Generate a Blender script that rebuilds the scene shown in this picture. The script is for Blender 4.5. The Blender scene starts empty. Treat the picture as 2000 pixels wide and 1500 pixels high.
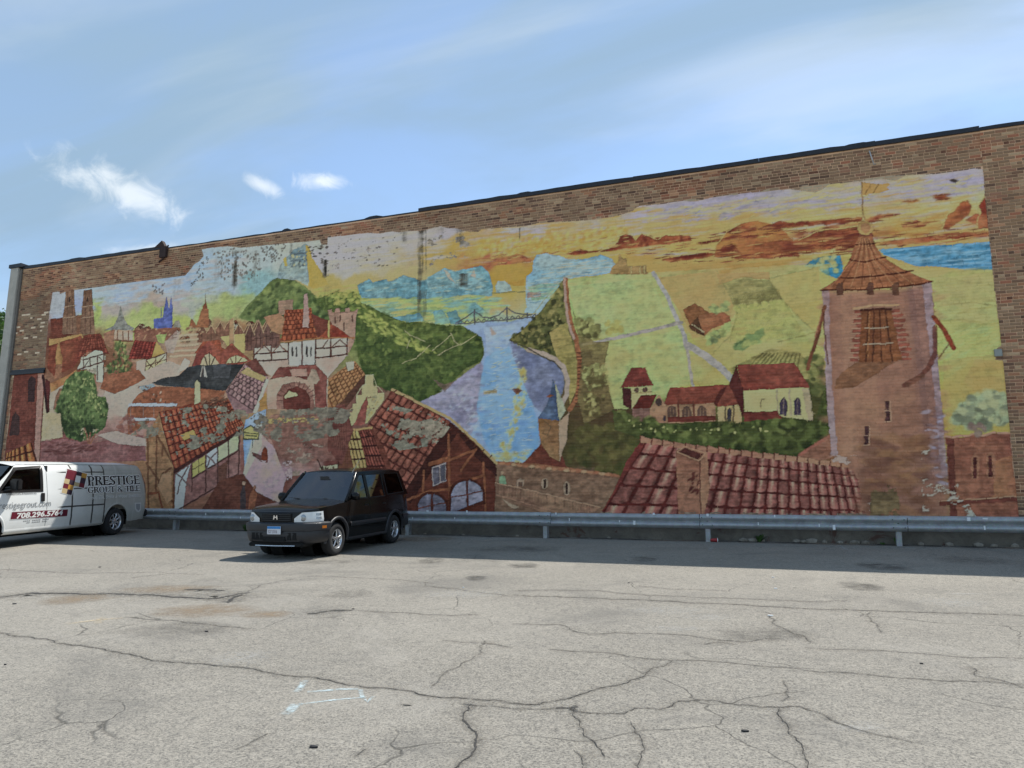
import bpy, bmesh, math, random
import numpy as np
from mathutils import Vector, Matrix
from mathutils.geometry import tessellate_polygon
random.seed(7)
scene = bpy.context.scene
R_ = math.radians

# ------------------------------------------------------------------ camera
# wall face = plane y 0, x along the wall, ground rises gently towards the wall
F_PX, PITCH, ROLL, YAW = 1450.876, R_(9.330525), R_(.399767), R_(20.380446)
DIST, EYE, SLOPE = 17.54053, .727736, .05115234
CAM = np.array([0., -DIST, EYE])
_fw = np.array([-math.sin(YAW) * math.cos(PITCH), math.cos(YAW) * math.cos(PITCH), math.sin(PITCH)])
_rt = np.array([math.cos(YAW), math.sin(YAW), 0.])
_up = np.cross(_rt, _fw)
_R = _rt * math.cos(ROLL) + _up * math.sin(ROLL)
_U = -_rt * math.sin(ROLL) + _up * math.cos(ROLL)
cam_data = bpy.data.cameras.new('camera')
cam_data.sensor_width = 36
cam_data.lens = F_PX / 2000 * 36
cam_data.clip_end = 2000
cam = bpy.data.objects.new('camera', cam_data)
scene.collection.objects.link(cam)
cam.matrix_world = Matrix(((_R[0], _U[0], -_fw[0], CAM[0]), (_R[1], _U[1], -_fw[1], CAM[1]),
                           (_R[2], _U[2], -_fw[2], CAM[2]), (0, 0, 0, 1)))
scene.camera = cam

# ------------------------------------------------------------------ sky and sun
SUN = Vector((.30, .505, 1)).normalized()          # direction towards the sun (behind the wall, to the right)
EL = math.asin(SUN.z)
world = bpy.data.worlds.new('World')
scene.world = world
world.use_nodes = True
wt = world.node_tree
wt.nodes.clear()
def wn(kind, **kw):
    n = wt.nodes.new(kind)
    for k, v in kw.items():
        setattr(n, k, v)
    return n
def wl(a, b): wt.links.new(a, b)
def wmath(op, a, b=None, c=None, clamp=False):
    n = wn('ShaderNodeMath', operation=op, use_clamp=clamp)
    for i, v in enumerate((a, b, c)):
        if v is None: continue
        if isinstance(v, (int, float)): n.inputs[i].default_value = v
        else: wl(v, n.inputs[i])
    return n.outputs[0]
def wdot(a, vec):
    n = wn('ShaderNodeVectorMath', operation='DOT_PRODUCT')
    wl(a, n.inputs[0]); n.inputs[1].default_value = vec
    return n.outputs['Value']
sky = wn('ShaderNodeTexSky', sky_type='NISHITA', sun_disc=False)
sky.sun_elevation = EL
sky.sun_rotation = math.atan2(SUN.x, SUN.y)
sky.altitude = 200; sky.air_density = 1.0; sky.dust_density = 0.3; sky.ozone_density = 1.2
tc = wn('ShaderNodeTexCoord')
sep = wn('ShaderNodeSeparateXYZ'); wl(tc.outputs['Generated'], sep.inputs[0])
zz = wmath('ADD', wmath('MAXIMUM', sep.outputs[2], 0.0), .22)
comb = wn('ShaderNodeCombineXYZ')
wl(wmath('DIVIDE', sep.outputs[0], zz), comb.inputs[0])
wl(wmath('DIVIDE', sep.outputs[1], zz), comb.inputs[1])
mp = wn('ShaderNodeMapping'); wl(comb.outputs[0], mp.inputs[0])
mp.inputs['Rotation'].default_value = (0, 0, R_(-35)); mp.inputs['Scale'].default_value = (.55, 1.35, 1)
mp.inputs['Location'].default_value = (3.1, 1.7, 0)
nz = wn('ShaderNodeTexNoise'); wl(mp.outputs[0], nz.inputs['Vector'])
nz.inputs['Scale'].default_value = 1.7; nz.inputs['Detail'].default_value = 9
nz.inputs['Roughness'].default_value = .52; nz.inputs['Distortion'].default_value = .9
mr = wn('ShaderNodeMapRange', interpolation_type='SMOOTHSTEP'); wl(nz.outputs[0], mr.inputs[0])
mr.inputs[1].default_value = .34; mr.inputs[2].default_value = .66
mr.inputs[3].default_value = .30; mr.inputs[4].default_value = .95
cirrus = mr.outputs[0]
# three small fair-weather puffs low in the sky
nz2 = wn('ShaderNodeTexNoise'); wl(tc.outputs['Generated'], nz2.inputs['Vector'])
nz2.inputs['Scale'].default_value = 30; nz2.inputs['Detail'].default_value = 10; nz2.inputs['Roughness'].default_value = .62; nz2.inputs['Distortion'].default_value = .6
puff = None
for (px, py, a, b, tilt, amp) in ((238, 372, 118, 40, 24, .62), (512, 362, 44, 17, 20, .6), (625, 354, 60, 19, -6, .7), (280, 486, 60, 12, -8, .5)):
    c = _fw + (px - 1000) / F_PX * _R - (py - 750) / F_PX * _U
    k = 1 / np.linalg.norm(c); c = c * k
    t1 = _R * math.cos(R_(tilt)) - _U * math.sin(R_(tilt)); t2 = _R * math.sin(R_(tilt)) + _U * math.cos(R_(tilt))
    t1 = t1 - c * (t1 @ c); t2 = t2 - c * (t2 @ c)
    d1 = wmath('DIVIDE', wdot(tc.outputs['Generated'], t1), a / F_PX * k)
    d2 = wmath('DIVIDE', wdot(tc.outputs['Generated'], t2), b / F_PX * k)
    rr = wmath('SQRT', wmath('ADD', wmath('MULTIPLY', d1, d1), wmath('MULTIPLY', d2, d2)))
    front = wmath('GREATER_THAN', wdot(tc.outputs['Generated'], c), 0.5)
    v = wmath('ADD', wmath('SUBTRACT', 1.0, rr), wmath('MULTIPLY', wmath('SUBTRACT', nz2.outputs[0], .5), 2.6))
    m = wn('ShaderNodeMapRange', interpolation_type='SMOOTHSTEP'); wl(v, m.inputs[0])
    m.inputs[1].default_value = -.15; m.inputs[2].default_value = 1.15; m.inputs[3].default_value = 0; m.inputs[4].default_value = amp
    o = wmath('MULTIPLY', m.outputs[0], front)
    puff = o if puff is None else wmath('MAXIMUM', puff, o)
mix1 = wn('ShaderNodeMix', data_type='RGBA'); wl(cirrus, mix1.inputs[0]); wl(sky.outputs[0], mix1.inputs[6])
CLOUD = 3.5
mix1.inputs[7].default_value = (CLOUD * .44, CLOUD * .64, CLOUD * .85, 1)
mp3 = wn('ShaderNodeMapping'); wl(comb.outputs[0], mp3.inputs[0]); mp3.inputs['Rotation'].default_value = (0, 0, R_(-20)); mp3.inputs['Scale'].default_value = (.7, 1.9, 1)
nz3 = wn('ShaderNodeTexNoise'); wl(mp3.outputs[0], nz3.inputs['Vector']); nz3.inputs['Scale'].default_value = 1.5; nz3.inputs['Detail'].default_value = 9; nz3.inputs['Roughness'].default_value = .5; nz3.inputs['Distortion'].default_value = .7
mr3 = wn('ShaderNodeMapRange', interpolation_type='SMOOTHSTEP'); wl(nz3.outputs[0], mr3.inputs[0])
for k_, v_ in enumerate((.46, .76, 0., .36)): mr3.inputs[k_ + 1].default_value = v_
mix3 = wn('ShaderNodeMix', data_type='RGBA'); wl(mr3.outputs[0], mix3.inputs[0]); wl(mix1.outputs[2], mix3.inputs[6]); mix3.inputs[7].default_value = (CLOUD * 1.05, CLOUD * 1.16, CLOUD * 1.22, 1)
mix2 = wn('ShaderNodeMix', data_type='RGBA'); wl(puff, mix2.inputs[0]); wl(mix3.outputs[2], mix2.inputs[6])
mix2.inputs[7].default_value = (CLOUD * 1.40, CLOUD * 1.47, CLOUD * 1.50, 1)
bg = wn('ShaderNodeBackground'); wl(mix2.outputs[2], bg.inputs[0]); bg.inputs[1].default_value = .125
wo = wn('ShaderNodeOutputWorld'); wl(bg.outputs[0], wo.inputs[0])

sun_data = bpy.data.lights.new('sun', 'SUN')
sun_data.energy = 3.2; sun_data.angle = R_(.53); sun_data.color = (1, .955, .88)
sun = bpy.data.objects.new('sun', sun_data)
scene.collection.objects.link(sun)
sun.rotation_euler = SUN.to_track_quat('Z', 'Y').to_euler()
sun.location = (10, 20, 40)
scene.view_settings.view_transform = 'Standard'
scene.view_settings.look = 'None'
scene.view_settings.gamma = 1
scene.view_settings.use_curve_mapping = False
scene.view_settings.exposure = 0.86

# ------------------------------------------------------------------ helpers
def ray(px, py): return _fw + (px - 1000) / F_PX * _R - (py - 750) / F_PX * _U
def on_wall(px, py, y=0.):
    d = ray(px, py); return CAM + d * ((y + DIST) / d[1])
def ground_z(y): return SLOPE * max(min(y, 0), -32)
def on_ground(px, py):
    d = ray(px, py); t = (SLOPE * CAM[1] - CAM[2]) / (d[2] - SLOPE * d[1]); return CAM + d * t
def lin(c):
    c = np.asarray(c, float) / 255
    return np.where(c <= .04045, c / 12.92, ((c + .055) / 1.055) ** 2.4)
COL = scene.collection
def tag(o, label=None, cat=None, group=None, kind=None):
    if label: o['label'] = label
    if cat: o['category'] = cat
    if group: o['group'] = group
    if kind: o['kind'] = kind
    return o
def empty(name, loc=(0, 0, 0), matrix=None):
    o = bpy.data.objects.new(name, None); COL.objects.link(o); o.empty_display_size = .2
    if matrix is not None: o.matrix_world = matrix
    else: o.location = loc
    return o
def link_mesh(name, me, mat=None, parent=None, smooth=False):
    if mat is not None and not me.materials: me.materials.append(mat)
    if smooth: me.polygons.foreach_set('use_smooth', [True] * len(me.polygons))
    o = bpy.data.objects.new(name, me); COL.objects.link(o)
    if parent is not None: o.parent = parent
    return o
class MB:
    def __init__(s): s.v = []; s.f = []
    def add(s, vs, fs):
        n = len(s.v); s.v += [tuple(map(float, p)) for p in vs]; s.f += [tuple(i + n for i in f) for f in fs]; return s
    def box(s, x0, x1, y0, y1, z0, z1):
        return s.add([(x0, y0, z0), (x1, y0, z0), (x1, y1, z0), (x0, y1, z0), (x0, y0, z1), (x1, y0, z1), (x1, y1, z1), (x0, y1, z1)],
                     [(0, 3, 2, 1), (4, 5, 6, 7), (0, 1, 5, 4), (1, 2, 6, 5), (2, 3, 7, 6), (3, 0, 4, 7)])
    def grid(s, rows, flip=False, close=False):
        n = len(rows[0]); vs = [p for r in rows for p in r]; fs = []
        for i in range(len(rows) - 1):
            for j in range(n if close else n - 1):
                k = (j + 1) % n
                q = (i * n + j, i * n + k, (i + 1) * n + k, (i + 1) * n + j)
                fs.append(q[::-1] if flip else q)
        return s.add(vs, fs)
    def tube(s, pts, r, n=8, caps=True):
        pts = [Vector(p) for p in pts]; rows = []
        rr = r if isinstance(r, (list, tuple)) else [r] * len(pts)
        for i, p in enumerate(pts):
            t = (pts[min(i + 1, len(pts) - 1)] - pts[max(i - 1, 0)]).normalized()
            a = t.orthogonal().normalized() if i == 0 else (a - t * a.dot(t)).normalized()
            b = t.cross(a)
            rows.append([p + (a * math.cos(2 * math.pi * k / n) + b * math.sin(2 * math.pi * k / n)) * rr[i] for k in range(n)])
        m = len(s.v); s.grid(rows, close=True)
        if caps:
            s.f.append(tuple(m + k for k in range(n))[::-1]); s.f.append(tuple(m + (len(pts) - 1) * n + k for k in range(n)))
        return s
    def lathe_y(s, prof, n=40, c=(0, 0, 0)):      # profile (y, r) turned round the y axis
        rows = [[(c[0] + r * math.cos(2 * math.pi * k / n), c[1] + y, c[2] + r * math.sin(2 * math.pi * k / n)) for k in range(n)] for y, r in prof]
        return s.grid(rows, close=True)
    def prism(s, pts2, to3, d):                   # polygon in 2-D, mapped by to3(u,v,depth)
        n = len(pts2)
        a = [to3(u, v, 0) for u, v in pts2]; b = [to3(u, v, d) for u, v in pts2]
        tri = tessellate_polygon([[Vector((u, v, 0)) for u, v in pts2]])
        fs = [tuple(t) for t in tri] + [tuple(n + i for i in t[::-1]) for t in tri]
        fs += [(i, (i + 1) % n, n + (i + 1) % n, n + i) for i in range(n)]
        return s.add(a + b, fs)
    def build(s, name, mat, parent=None, smooth=False, sharp=None, bevel=0):
        me = bpy.data.meshes.new(name); me.from_pydata(s.v, [], s.f); me.update()
        bm = bmesh.new(); bm.from_mesh(me)
        bmesh.ops.remove_doubles(bm, verts=bm.verts, dist=1e-5)
        bmesh.ops.recalc_face_normals(bm, faces=bm.faces)
        if bevel: bmesh.ops.bevel(bm, geom=[e for e in bm.edges if e.is_manifold and e.calc_face_angle(0) > .5], offset=bevel, segments=2, affect='EDGES')
        bm.to_mesh(me); bm.free()
        o = link_mesh(name, me, mat, parent, smooth)
        if smooth and sharp: me.set_sharp_from_angle(angle=R_(sharp))
        return o
class NT:
    def __init__(s, name):
        s.m = bpy.data.materials.new(name); s.m.use_nodes = True; s.t = s.m.node_tree; s.t.nodes.clear()
        s.out = s.t.nodes.new('ShaderNodeOutputMaterial')
    def n(s, kind, inputs=None, **kw):
        nd = s.t.nodes.new(kind)
        for k, v in kw.items(): setattr(nd, k, v)
        for k, v in (inputs or {}).items():
            if hasattr(v, 'is_linked') or isinstance(v, bpy.types.NodeSocket): s.t.links.new(v, nd.inputs[k])
            else: nd.inputs[k].default_value = v
        return nd
    def math(s, op, a, b=0., clamp=False):
        return s.n('ShaderNodeMath', {0: a, 1: b}, operation=op, use_clamp=clamp).outputs[0]
    def mix(s, f, a, b, blend='MIX'):
        return s.n('ShaderNodeMix', {0: f, 6: a, 7: b}, data_type='RGBA', blend_type=blend).outputs[2]
    def ramp(s, v, lo, hi, a=0., b=1.):
        return s.n('ShaderNodeMapRange', {0: v, 1: lo, 2: hi, 3: a, 4: b}).outputs[0]
    def noise(s, scale, detail=4., rough=.5, vec=None, dist=0.):
        i = {'Scale': scale, 'Detail': detail, 'Roughness': rough, 'Distortion': dist}
        if vec is not None: i['Vector'] = vec
        return s.n('ShaderNodeTexNoise', i).outputs[0]
    def pos(s): return s.n('ShaderNodeNewGeometry').outputs['Position']
    def obj(s): return s.n('ShaderNodeTexCoord').outputs['Object']
    def bsdf(s, **kw):
        b = s.n('ShaderNodeBsdfPrincipled', {k.replace('_', ' '): v for k, v in kw.items()})
        s.t.links.new(b.outputs[0], s.out.inputs[0]); return b
    def bump(s, h, strength=.3, dist=.01):
        return s.n('ShaderNodeBump', {'Height': h, 'Strength': strength, 'Distance': dist}).outputs[0]
def rgba(c): return (c[0], c[1], c[2], 1)
def simple(name, col, rough=.5, metal=0., var=.12, scale=9., spec=.5, coat=0., bump=0., bscale=60.):
    t = NT(name); n = t.noise(scale, 5, .6, t.obj())
    a = tuple(c * (1 - var) for c in col); b = tuple(min(1, c * (1 + var)) for c in col)
    kw = dict(Base_Color=t.mix(t.ramp(n, .3, .7), rgba(a), rgba(b)), Roughness=t.ramp(n, .2, .8, max(0, rough * .85), min(1, rough * 1.15)), Metallic=metal, Specular_IOR_Level=spec, Coat_Weight=coat, Coat_Roughness=.03)
    if bump: kw['Normal'] = t.bump(t.noise(bscale, 4, .6, t.obj()), bump, .004)
    t.bsdf(**kw); return t.m
def glass_mat(name, tint, rough=.02, clear=.5, lo=.02, hi=1.):
    t = NT(name)
    tr = t.n('ShaderNodeBsdfTransparent', {0: rgba(tuple(c * clear for c in tint))})
    gl = t.n('ShaderNodeBsdfGlossy', {'Color': (1, 1, 1, 1), 'Roughness': rough})
    lw = t.n('ShaderNodeFresnel', {'IOR': 1.5})
    mx = t.n('ShaderNodeMixShader', {0: t.ramp(lw.outputs[0], 0, 1, lo, hi), 1: tr.outputs[0], 2: gl.outputs[0]})
    t.t.links.new(mx.outputs[0], t.out.inputs[0]); return t.m
# ------------------------------------------------------------------ the mural: a painted picture, worked out in wall metres
XL, RES, CWD, CHT = -25.8, 72, 2236, 648
KS = RES / 60
rng = np.random.default_rng(11)
def to_cv(pts):
    out = []
    for p in pts:
        w = on_wall(p[0], p[1]); out.append(((w[0] - XL) * RES, w[2] * RES))
    return np.array(out)
def vnoise(sx, sz, seed, octv=3, pers=.55):
    r = np.random.default_rng(seed); tot = np.zeros((CHT, CWD)); a = 1.; s = 0.
    for o in range(octv):
        nx = max(2, int(CWD / RES / sx * 2 ** o) + 2); nz_ = max(2, int(CHT / RES / sz * 2 ** o) + 2)
        g = r.random((nz_, nx))
        zi = np.linspace(0, nz_ - 1.001, CHT); xi = np.linspace(0, nx - 1.001, CWD)
        z0 = zi.astype(int); x0 = xi.astype(int); fz = (zi - z0)[:, None]; fx = (xi - x0)[None]
        fz = fz * fz * (3 - 2 * fz); fx = fx * fx * (3 - 2 * fx)
        q = g[z0][:, x0] * (1 - fz) * (1 - fx) + g[z0 + 1][:, x0] * fz * (1 - fx) + g[z0][:, x0 + 1] * (1 - fz) * fx + g[z0 + 1][:, x0 + 1] * fz * fx
        tot += a * q; s += a; a *= pers
    tot /= s
    return np.clip((tot - .5) * 1.9 + .5, 0, 1)
N_BLOT = vnoise(.5, .4, 1, 4); N_FINE = vnoise(.10, .07, 2, 3); N_STRK = vnoise(.45, .05, 3, 3)
N_BIG = vnoise(2.2, 1.4, 4, 4); N_VERT = vnoise(.06, 1.2, 5, 3); N_PEEL = vnoise(.34, .22, 6, 5, .7); N_W1 = vnoise(.16, .16, 7, 2); N_W2 = vnoise(.16, .16, 8, 2)
GX, GZ = np.meshgrid(np.arange(CWD) + .5, np.arange(CHT) + .5)
# under-painting: colours sampled here and there, blended between (photo pixel x, y, r, g, b)
UNDER = np.array([
 (110,590,160,165,178),(150,600,150,160,195),(215,580,150,165,180),(260,570,148,165,195),(330,555,150,172,205),(380,530,155,180,210),(230,600,160,150,150),(300,590,165,148,142),(350,585,168,160,165),
 (300,605,150,165,95),(200,610,150,165,90),(250,640,165,175,100),(360,620,160,170,90),(380,600,150,155,150),(420,600,150,160,100),(440,560,150,165,180),(430,520,150,170,190),(470,500,165,175,180),(520,500,165,178,185),(500,560,120,155,165),(470,590,140,155,95),
 (580,480,170,175,170),(640,500,180,175,185),(700,480,185,180,190),(760,470,180,176,182),(820,465,168,160,158),(880,460,165,158,172),(680,530,185,180,178),(740,520,192,180,150),(800,510,185,165,130),(850,500,190,160,85),(700,545,195,175,110),(770,535,195,180,125),(650,560,180,160,90),
 (920,470,185,155,100),(960,460,175,150,125),(900,490,195,160,75),(960,480,200,175,80),(1000,450,165,160,165),(1040,455,170,160,170),(1020,480,200,178,85),(1070,480,195,165,70),(1000,500,160,85,60),(960,505,165,90,65),(1000,520,195,155,65),(1000,545,190,150,60),(1000,570,195,170,80),(1000,590,185,165,110),(980,600,150,165,150),
 (1100,455,195,175,120),(1150,445,165,155,160),(1200,440,195,175,110),(1120,480,200,175,85),(1170,475,205,185,100),(1200,495,200,170,85),(1250,425,160,150,165),(1300,410,165,155,165),(1350,415,145,138,165),(1400,410,150,142,168),(1280,445,190,165,100),(1340,445,185,155,90),(1400,435,190,165,95),(1330,480,195,170,90),(1280,490,190,150,75),(1360,500,200,175,95),
 (1450,395,150,142,170),(1500,400,145,138,165),(1550,390,150,145,165),(1600,375,190,175,120),(1480,420,190,170,110),(1560,420,190,170,110),(1620,400,165,155,155),(1650,385,165,150,160),(1600,430,200,185,115),(1660,420,195,170,100),(1640,455,160,95,60),(1600,470,135,60,42),(1650,475,140,60,42),(1580,500,190,165,90),(1640,495,195,175,95),(1500,515,185,145,75),(1350,520,190,150,80),(1450,520,180,135,70),
 (1750,390,170,160,160),(1800,365,200,185,130),(1850,370,165,158,180),(1900,355,160,152,180),(1780,400,190,175,120),(1850,395,200,190,130),(1900,380,190,185,140),(1760,415,200,175,105),(1820,410,205,190,110),(1780,440,195,155,75),(1850,430,195,165,90),(1750,460,180,120,60),(1810,455,185,130,65),(1880,455,200,170,100),(1900,425,185,150,95),(1850,472,200,180,110),(1750,485,205,185,110),(1920,462,200,175,120),
 (1640,515,195,180,95),(1600,540,190,180,100),(1560,560,185,175,95),(1850,540,190,175,110),(1900,560,180,175,105),(1850,580,180,180,110),(1920,600,175,172,105),(1870,620,185,182,105),(1930,640,190,185,105),(1860,660,160,165,95),(1900,680,180,180,100),(1850,720,165,165,85),(1930,720,190,165,85),(1870,760,186,164,82),(1930,750,184,158,86),(1860,800,184,160,78),(1860,840,178,152,70),
 (560,640,85,100,60),(650,640,90,105,55),(700,600,130,140,65),(750,600,125,150,120),(850,590,140,160,100),(900,580,120,155,150),(950,590,140,160,110),(760,640,110,125,65),(850,660,75,95,48),
 (130,660,110,55,42),(160,700,125,70,50),(230,700,120,80,60),(300,690,150,120,100),(350,660,170,150,130),(330,720,185,155,135),(380,680,165,130,110),(420,640,150,115,90),(470,650,150,110,80),(300,730,170,130,110),(250,740,140,80,60),(230,780,180,165,155),(280,760,175,160,150),(300,800,150,85,60),(360,780,140,80,58),
 (100,830,175,160,140),(130,860,130,75,72),(200,880,128,82,85),(260,880,150,110,100),(100,890,120,70,72),(200,850,150,110,105),(260,830,165,130,125),(280,900,150,105,75),
 (540,760,175,140,125),(520,830,150,120,90),(560,860,115,75,70),(620,850,120,75,68),(600,890,150,115,110),(530,920,160,125,140),(520,960,100,55,48),(470,960,105,60,45),(600,930,165,130,130),(640,900,115,62,58),(660,800,125,85,75),(660,870,125,72,66),(400,960,130,85,70),(440,900,140,90,85),
 (950,950,110,58,45),(1000,960,115,82,68),(1100,950,112,88,72),(1160,980,120,85,70),(1150,900,82,68,42),(1200,860,70,70,38),(1180,820,80,62,42),(1160,760,92,72,48),(1170,700,110,95,60),(1240,900,80,68,40),(1150,640,140,150,85),
 (1250,600,150,172,110),(1150,590,160,178,110),(1200,700,155,175,100),(1300,700,165,168,85),(1280,740,150,168,100),(1350,740,175,165,75),(1400,740,180,165,75),(1320,570,188,168,104),(1380,570,182,160,98),(1350,620,184,166,100),(1450,540,178,148,88),(1550,620,186,172,98),(1590,640,184,168,90),(1400,680,170,158,88),(1500,640,176,176,100),(1590,700,180,172,98),
 (1300,860,68,68,35),(1400,860,68,72,35),(1500,850,70,75,38),(1580,850,80,75,40),(1600,760,70,70,40),(1550,870,90,75,45),(1600,880,140,90,65)], float)
def build_under():
    s = 4; h, w = CHT // s, CWD // s
    pc = to_cv(UNDER[:, :2]) / s; col = UNDER[:, 2:]
    gx, gz = np.meshgrid(np.arange(w) + .5, np.arange(h) + .5)
    wx = (N_BLOT[::s, ::s][:h, :w] - .5) * 16; wz = (N_BLOT[::-s, ::s][:h, :w] - .5) * 7
    num = np.zeros((h, w, 3)); den = np.zeros((h, w))
    for (x, z), c in zip(pc, col):
        d2 = ((gx + wx - x) * .75) ** 2 + ((gz + wz - z) * 1.5) ** 2 + 6
        k = d2 ** -2.2; num += k[..., None] * c; den += k
    a = num / den[..., None]
    zi = np.clip((np.arange(CHT) / s), 0, h - 1.001); xi = np.clip(np.arange(CWD) / s, 0, w - 1.001)
    z0 = zi.astype(int); x0 = xi.astype(int); z1 = np.minimum(z0 + 1, h - 1); x1 = np.minimum(x0 + 1, w - 1)
    fz = (zi - z0)[:, None, None]; fx = (xi - x0)[None, :, None]
    return a[z0][:, x0] * (1 - fz) * (1 - fx) + a[z1][:, x0] * fz * (1 - fx) + a[z0][:, x1] * (1 - fz) * fx + a[z1][:, x1] * fz * fx
CV = build_under()
CV *= (1 + .07 * (N_STRK - .5) + .07 * (N_FINE - .5) + .08 * (N_BLOT - .5))[..., None]
def box_of(p, pad=1):
    x0 = int(max(0, np.floor(p[:, 0].min()) - pad)); x1 = int(min(CWD, np.ceil(p[:, 0].max()) + pad))
    z0 = int(max(0, np.floor(p[:, 1].min()) - pad)); z1 = int(min(CHT, np.ceil(p[:, 1].max()) + pad))
    return x0, max(x0 + 1, x1), z0, max(z0 + 1, z1)
def pmask(p):
    x0, x1, z0, z1 = box_of(p); X = GX[z0:z1, x0:x1]; Zr = GZ[z0:z1, x0:x0 + 1]
    ins = np.zeros(X.shape, bool)
    for (ax, az), (bx, bz) in zip(p, np.roll(p, -1, 0)):
        c = (az > Zr) != (bz > Zr)
        xi = ax + (Zr - az) / (bz - az if bz != az else 1e-9) * (bx - ax)
        ins ^= c & (X < xi)
    return ins, (slice(z0, z1), slice(x0, x1))
def put(m, sl, col, col2=None, amp=.13, alpha=1., tex=None):
    if not m.any(): return
    t = (N_BLOT if tex is None else tex)[sl][m]
    f = (1 + amp * 1.3 * (N_FINE[sl][m] - .5) + amp * .7 * (N_STRK[sl][m] - .5))[:, None]
    c = np.array(col, float)
    if col2 is not None: c = c + (np.array(col2, float) - c) * np.clip((t - .5) * 1.5 + .5, 0, 1)[:, None]
    a = alpha if np.isscalar(alpha) else alpha[m][:, None]
    v = CV[sl]; v[m] = v[m] * (1 - a) + c * f * a
def poly(pts, col, col2=None, **k):
    m, sl = pmask(to_cv(pts)); put(m, sl, col, col2, **k)
def px_scale(p):
    a, b = to_cv([p, (p[0], p[1] + 4)]); return abs(b[1] - a[1]) / 4
def line(pts, w, col, alpha=1., closed=False):
    p = to_cv(pts); w = w * px_scale(pts[0]) / 2
    if closed: p = np.vstack([p, p[:1]])
    x0, x1, z0, z1 = box_of(p, int(w + 3)); X, Z = GX[z0:z1, x0:x1], GZ[z0:z1, x0:x1]; d = np.full(X.shape, 1e9)
    for (ax, az), (bx, bz) in zip(p[:-1], p[1:]):
        L = (bx - ax) ** 2 + (bz - az) ** 2 + 1e-9
        t = np.clip(((X - ax) * (bx - ax) + (Z - az) * (bz - az)) / L, 0, 1)
        d = np.minimum(d, np.hypot(X - ax - t * (bx - ax), Z - az - t * (bz - az)))
    a = np.clip(w + .6 - d, 0, 1) * alpha; sl = (slice(z0, z1), slice(x0, x1))
    c = np.array(col, float) * (1 + .2 * (N_FINE[sl] - .5))[..., None]
    CV[sl] = CV[sl] * (1 - a[..., None]) + c * a[..., None]
def lines(segs, w, col, alpha=1.):
    for a in segs: line(a, w, col, alpha)
def oval(cx, cy, rx, ry, col, col2=None, **k):
    poly([(cx + rx * math.cos(t), cy + ry * math.sin(t)) for t in np.linspace(0, 2 * math.pi, 26)[:-1]], col, col2, **k)
def dab(x, z, lx, lz, ang, col, alpha=.9):
    lx *= KS; lz *= KS
    r = int(max(lx, lz) + 2); x0, x1, z0, z1 = int(max(0, x - r)), int(min(CWD, x + r + 1)), int(max(0, z - r)), int(min(CHT, z + r + 1))
    if x1 <= x0 or z1 <= z0: return
    X = GX[z0:z1, x0:x1] - x; Z = GZ[z0:z1, x0:x1] - z; c, s = math.cos(ang), math.sin(ang)
    q = ((X * c + Z * s) / lx) ** 2 + ((-X * s + Z * c) / lz) ** 2
    a = (np.clip(1.35 - q, 0, 1) * alpha)[..., None]
    CV[z0:z1, x0:x1] = CV[z0:z1, x0:x1] * (1 - a) + np.array(col, float) * a
def dabs(pts, n, cols, lx, lz, ang=0., jit=.5, alpha=.8, shade=True):
    """brush dabs scattered inside an outline; lighter towards the top where shade is set"""
    p = to_cv(pts); m, sl = pmask(p); zs, xs = np.nonzero(m)
    if not len(zs): return
    idx = rng.integers(0, len(zs), n); hz = zs.max() - zs.min() + 1
    for i in idx:
        x, z = xs[i] + sl[1].start, zs[i] + sl[0].start
        t = rng.random() * .75 + (.25 * (zs[i] - zs.min()) / hz if shade else .12)
        c = np.array(cols[min(len(cols) - 1, int(t * len(cols)))], float) * (1 + .16 * (rng.random() - .5))
        k = .6 + .8 * rng.random(); dab(x, z, lx * k, lz * k, ang + jit * (rng.random() - .5) * 2, c, alpha)
def quad_uv(q):
    q = to_cv(q); A = []; b = []
    for (x, z), (u, v) in zip(q, ((0, 0), (1, 0), (1, 1), (0, 1))):
        A.append([x, z, 1, 0, 0, 0, -u * x, -u * z]); b.append(u); A.append([0, 0, 0, x, z, 1, -v * x, -v * z]); b.append(v)
    h = np.linalg.solve(np.array(A), np.array(b))
    x0, x1, z0, z1 = box_of(q); X, Z = GX[z0:z1, x0:x1], GZ[z0:z1, x0:x1]
    w = h[6] * X + h[7] * Z + 1; w = np.where(abs(w) < 1e-6, 1e-6, w)
    return (h[0] * X + h[1] * Z + h[2]) / w, (h[3] * X + h[4] * Z + h[5]) / w, (slice(z0, z1), slice(x0, x1))
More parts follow.
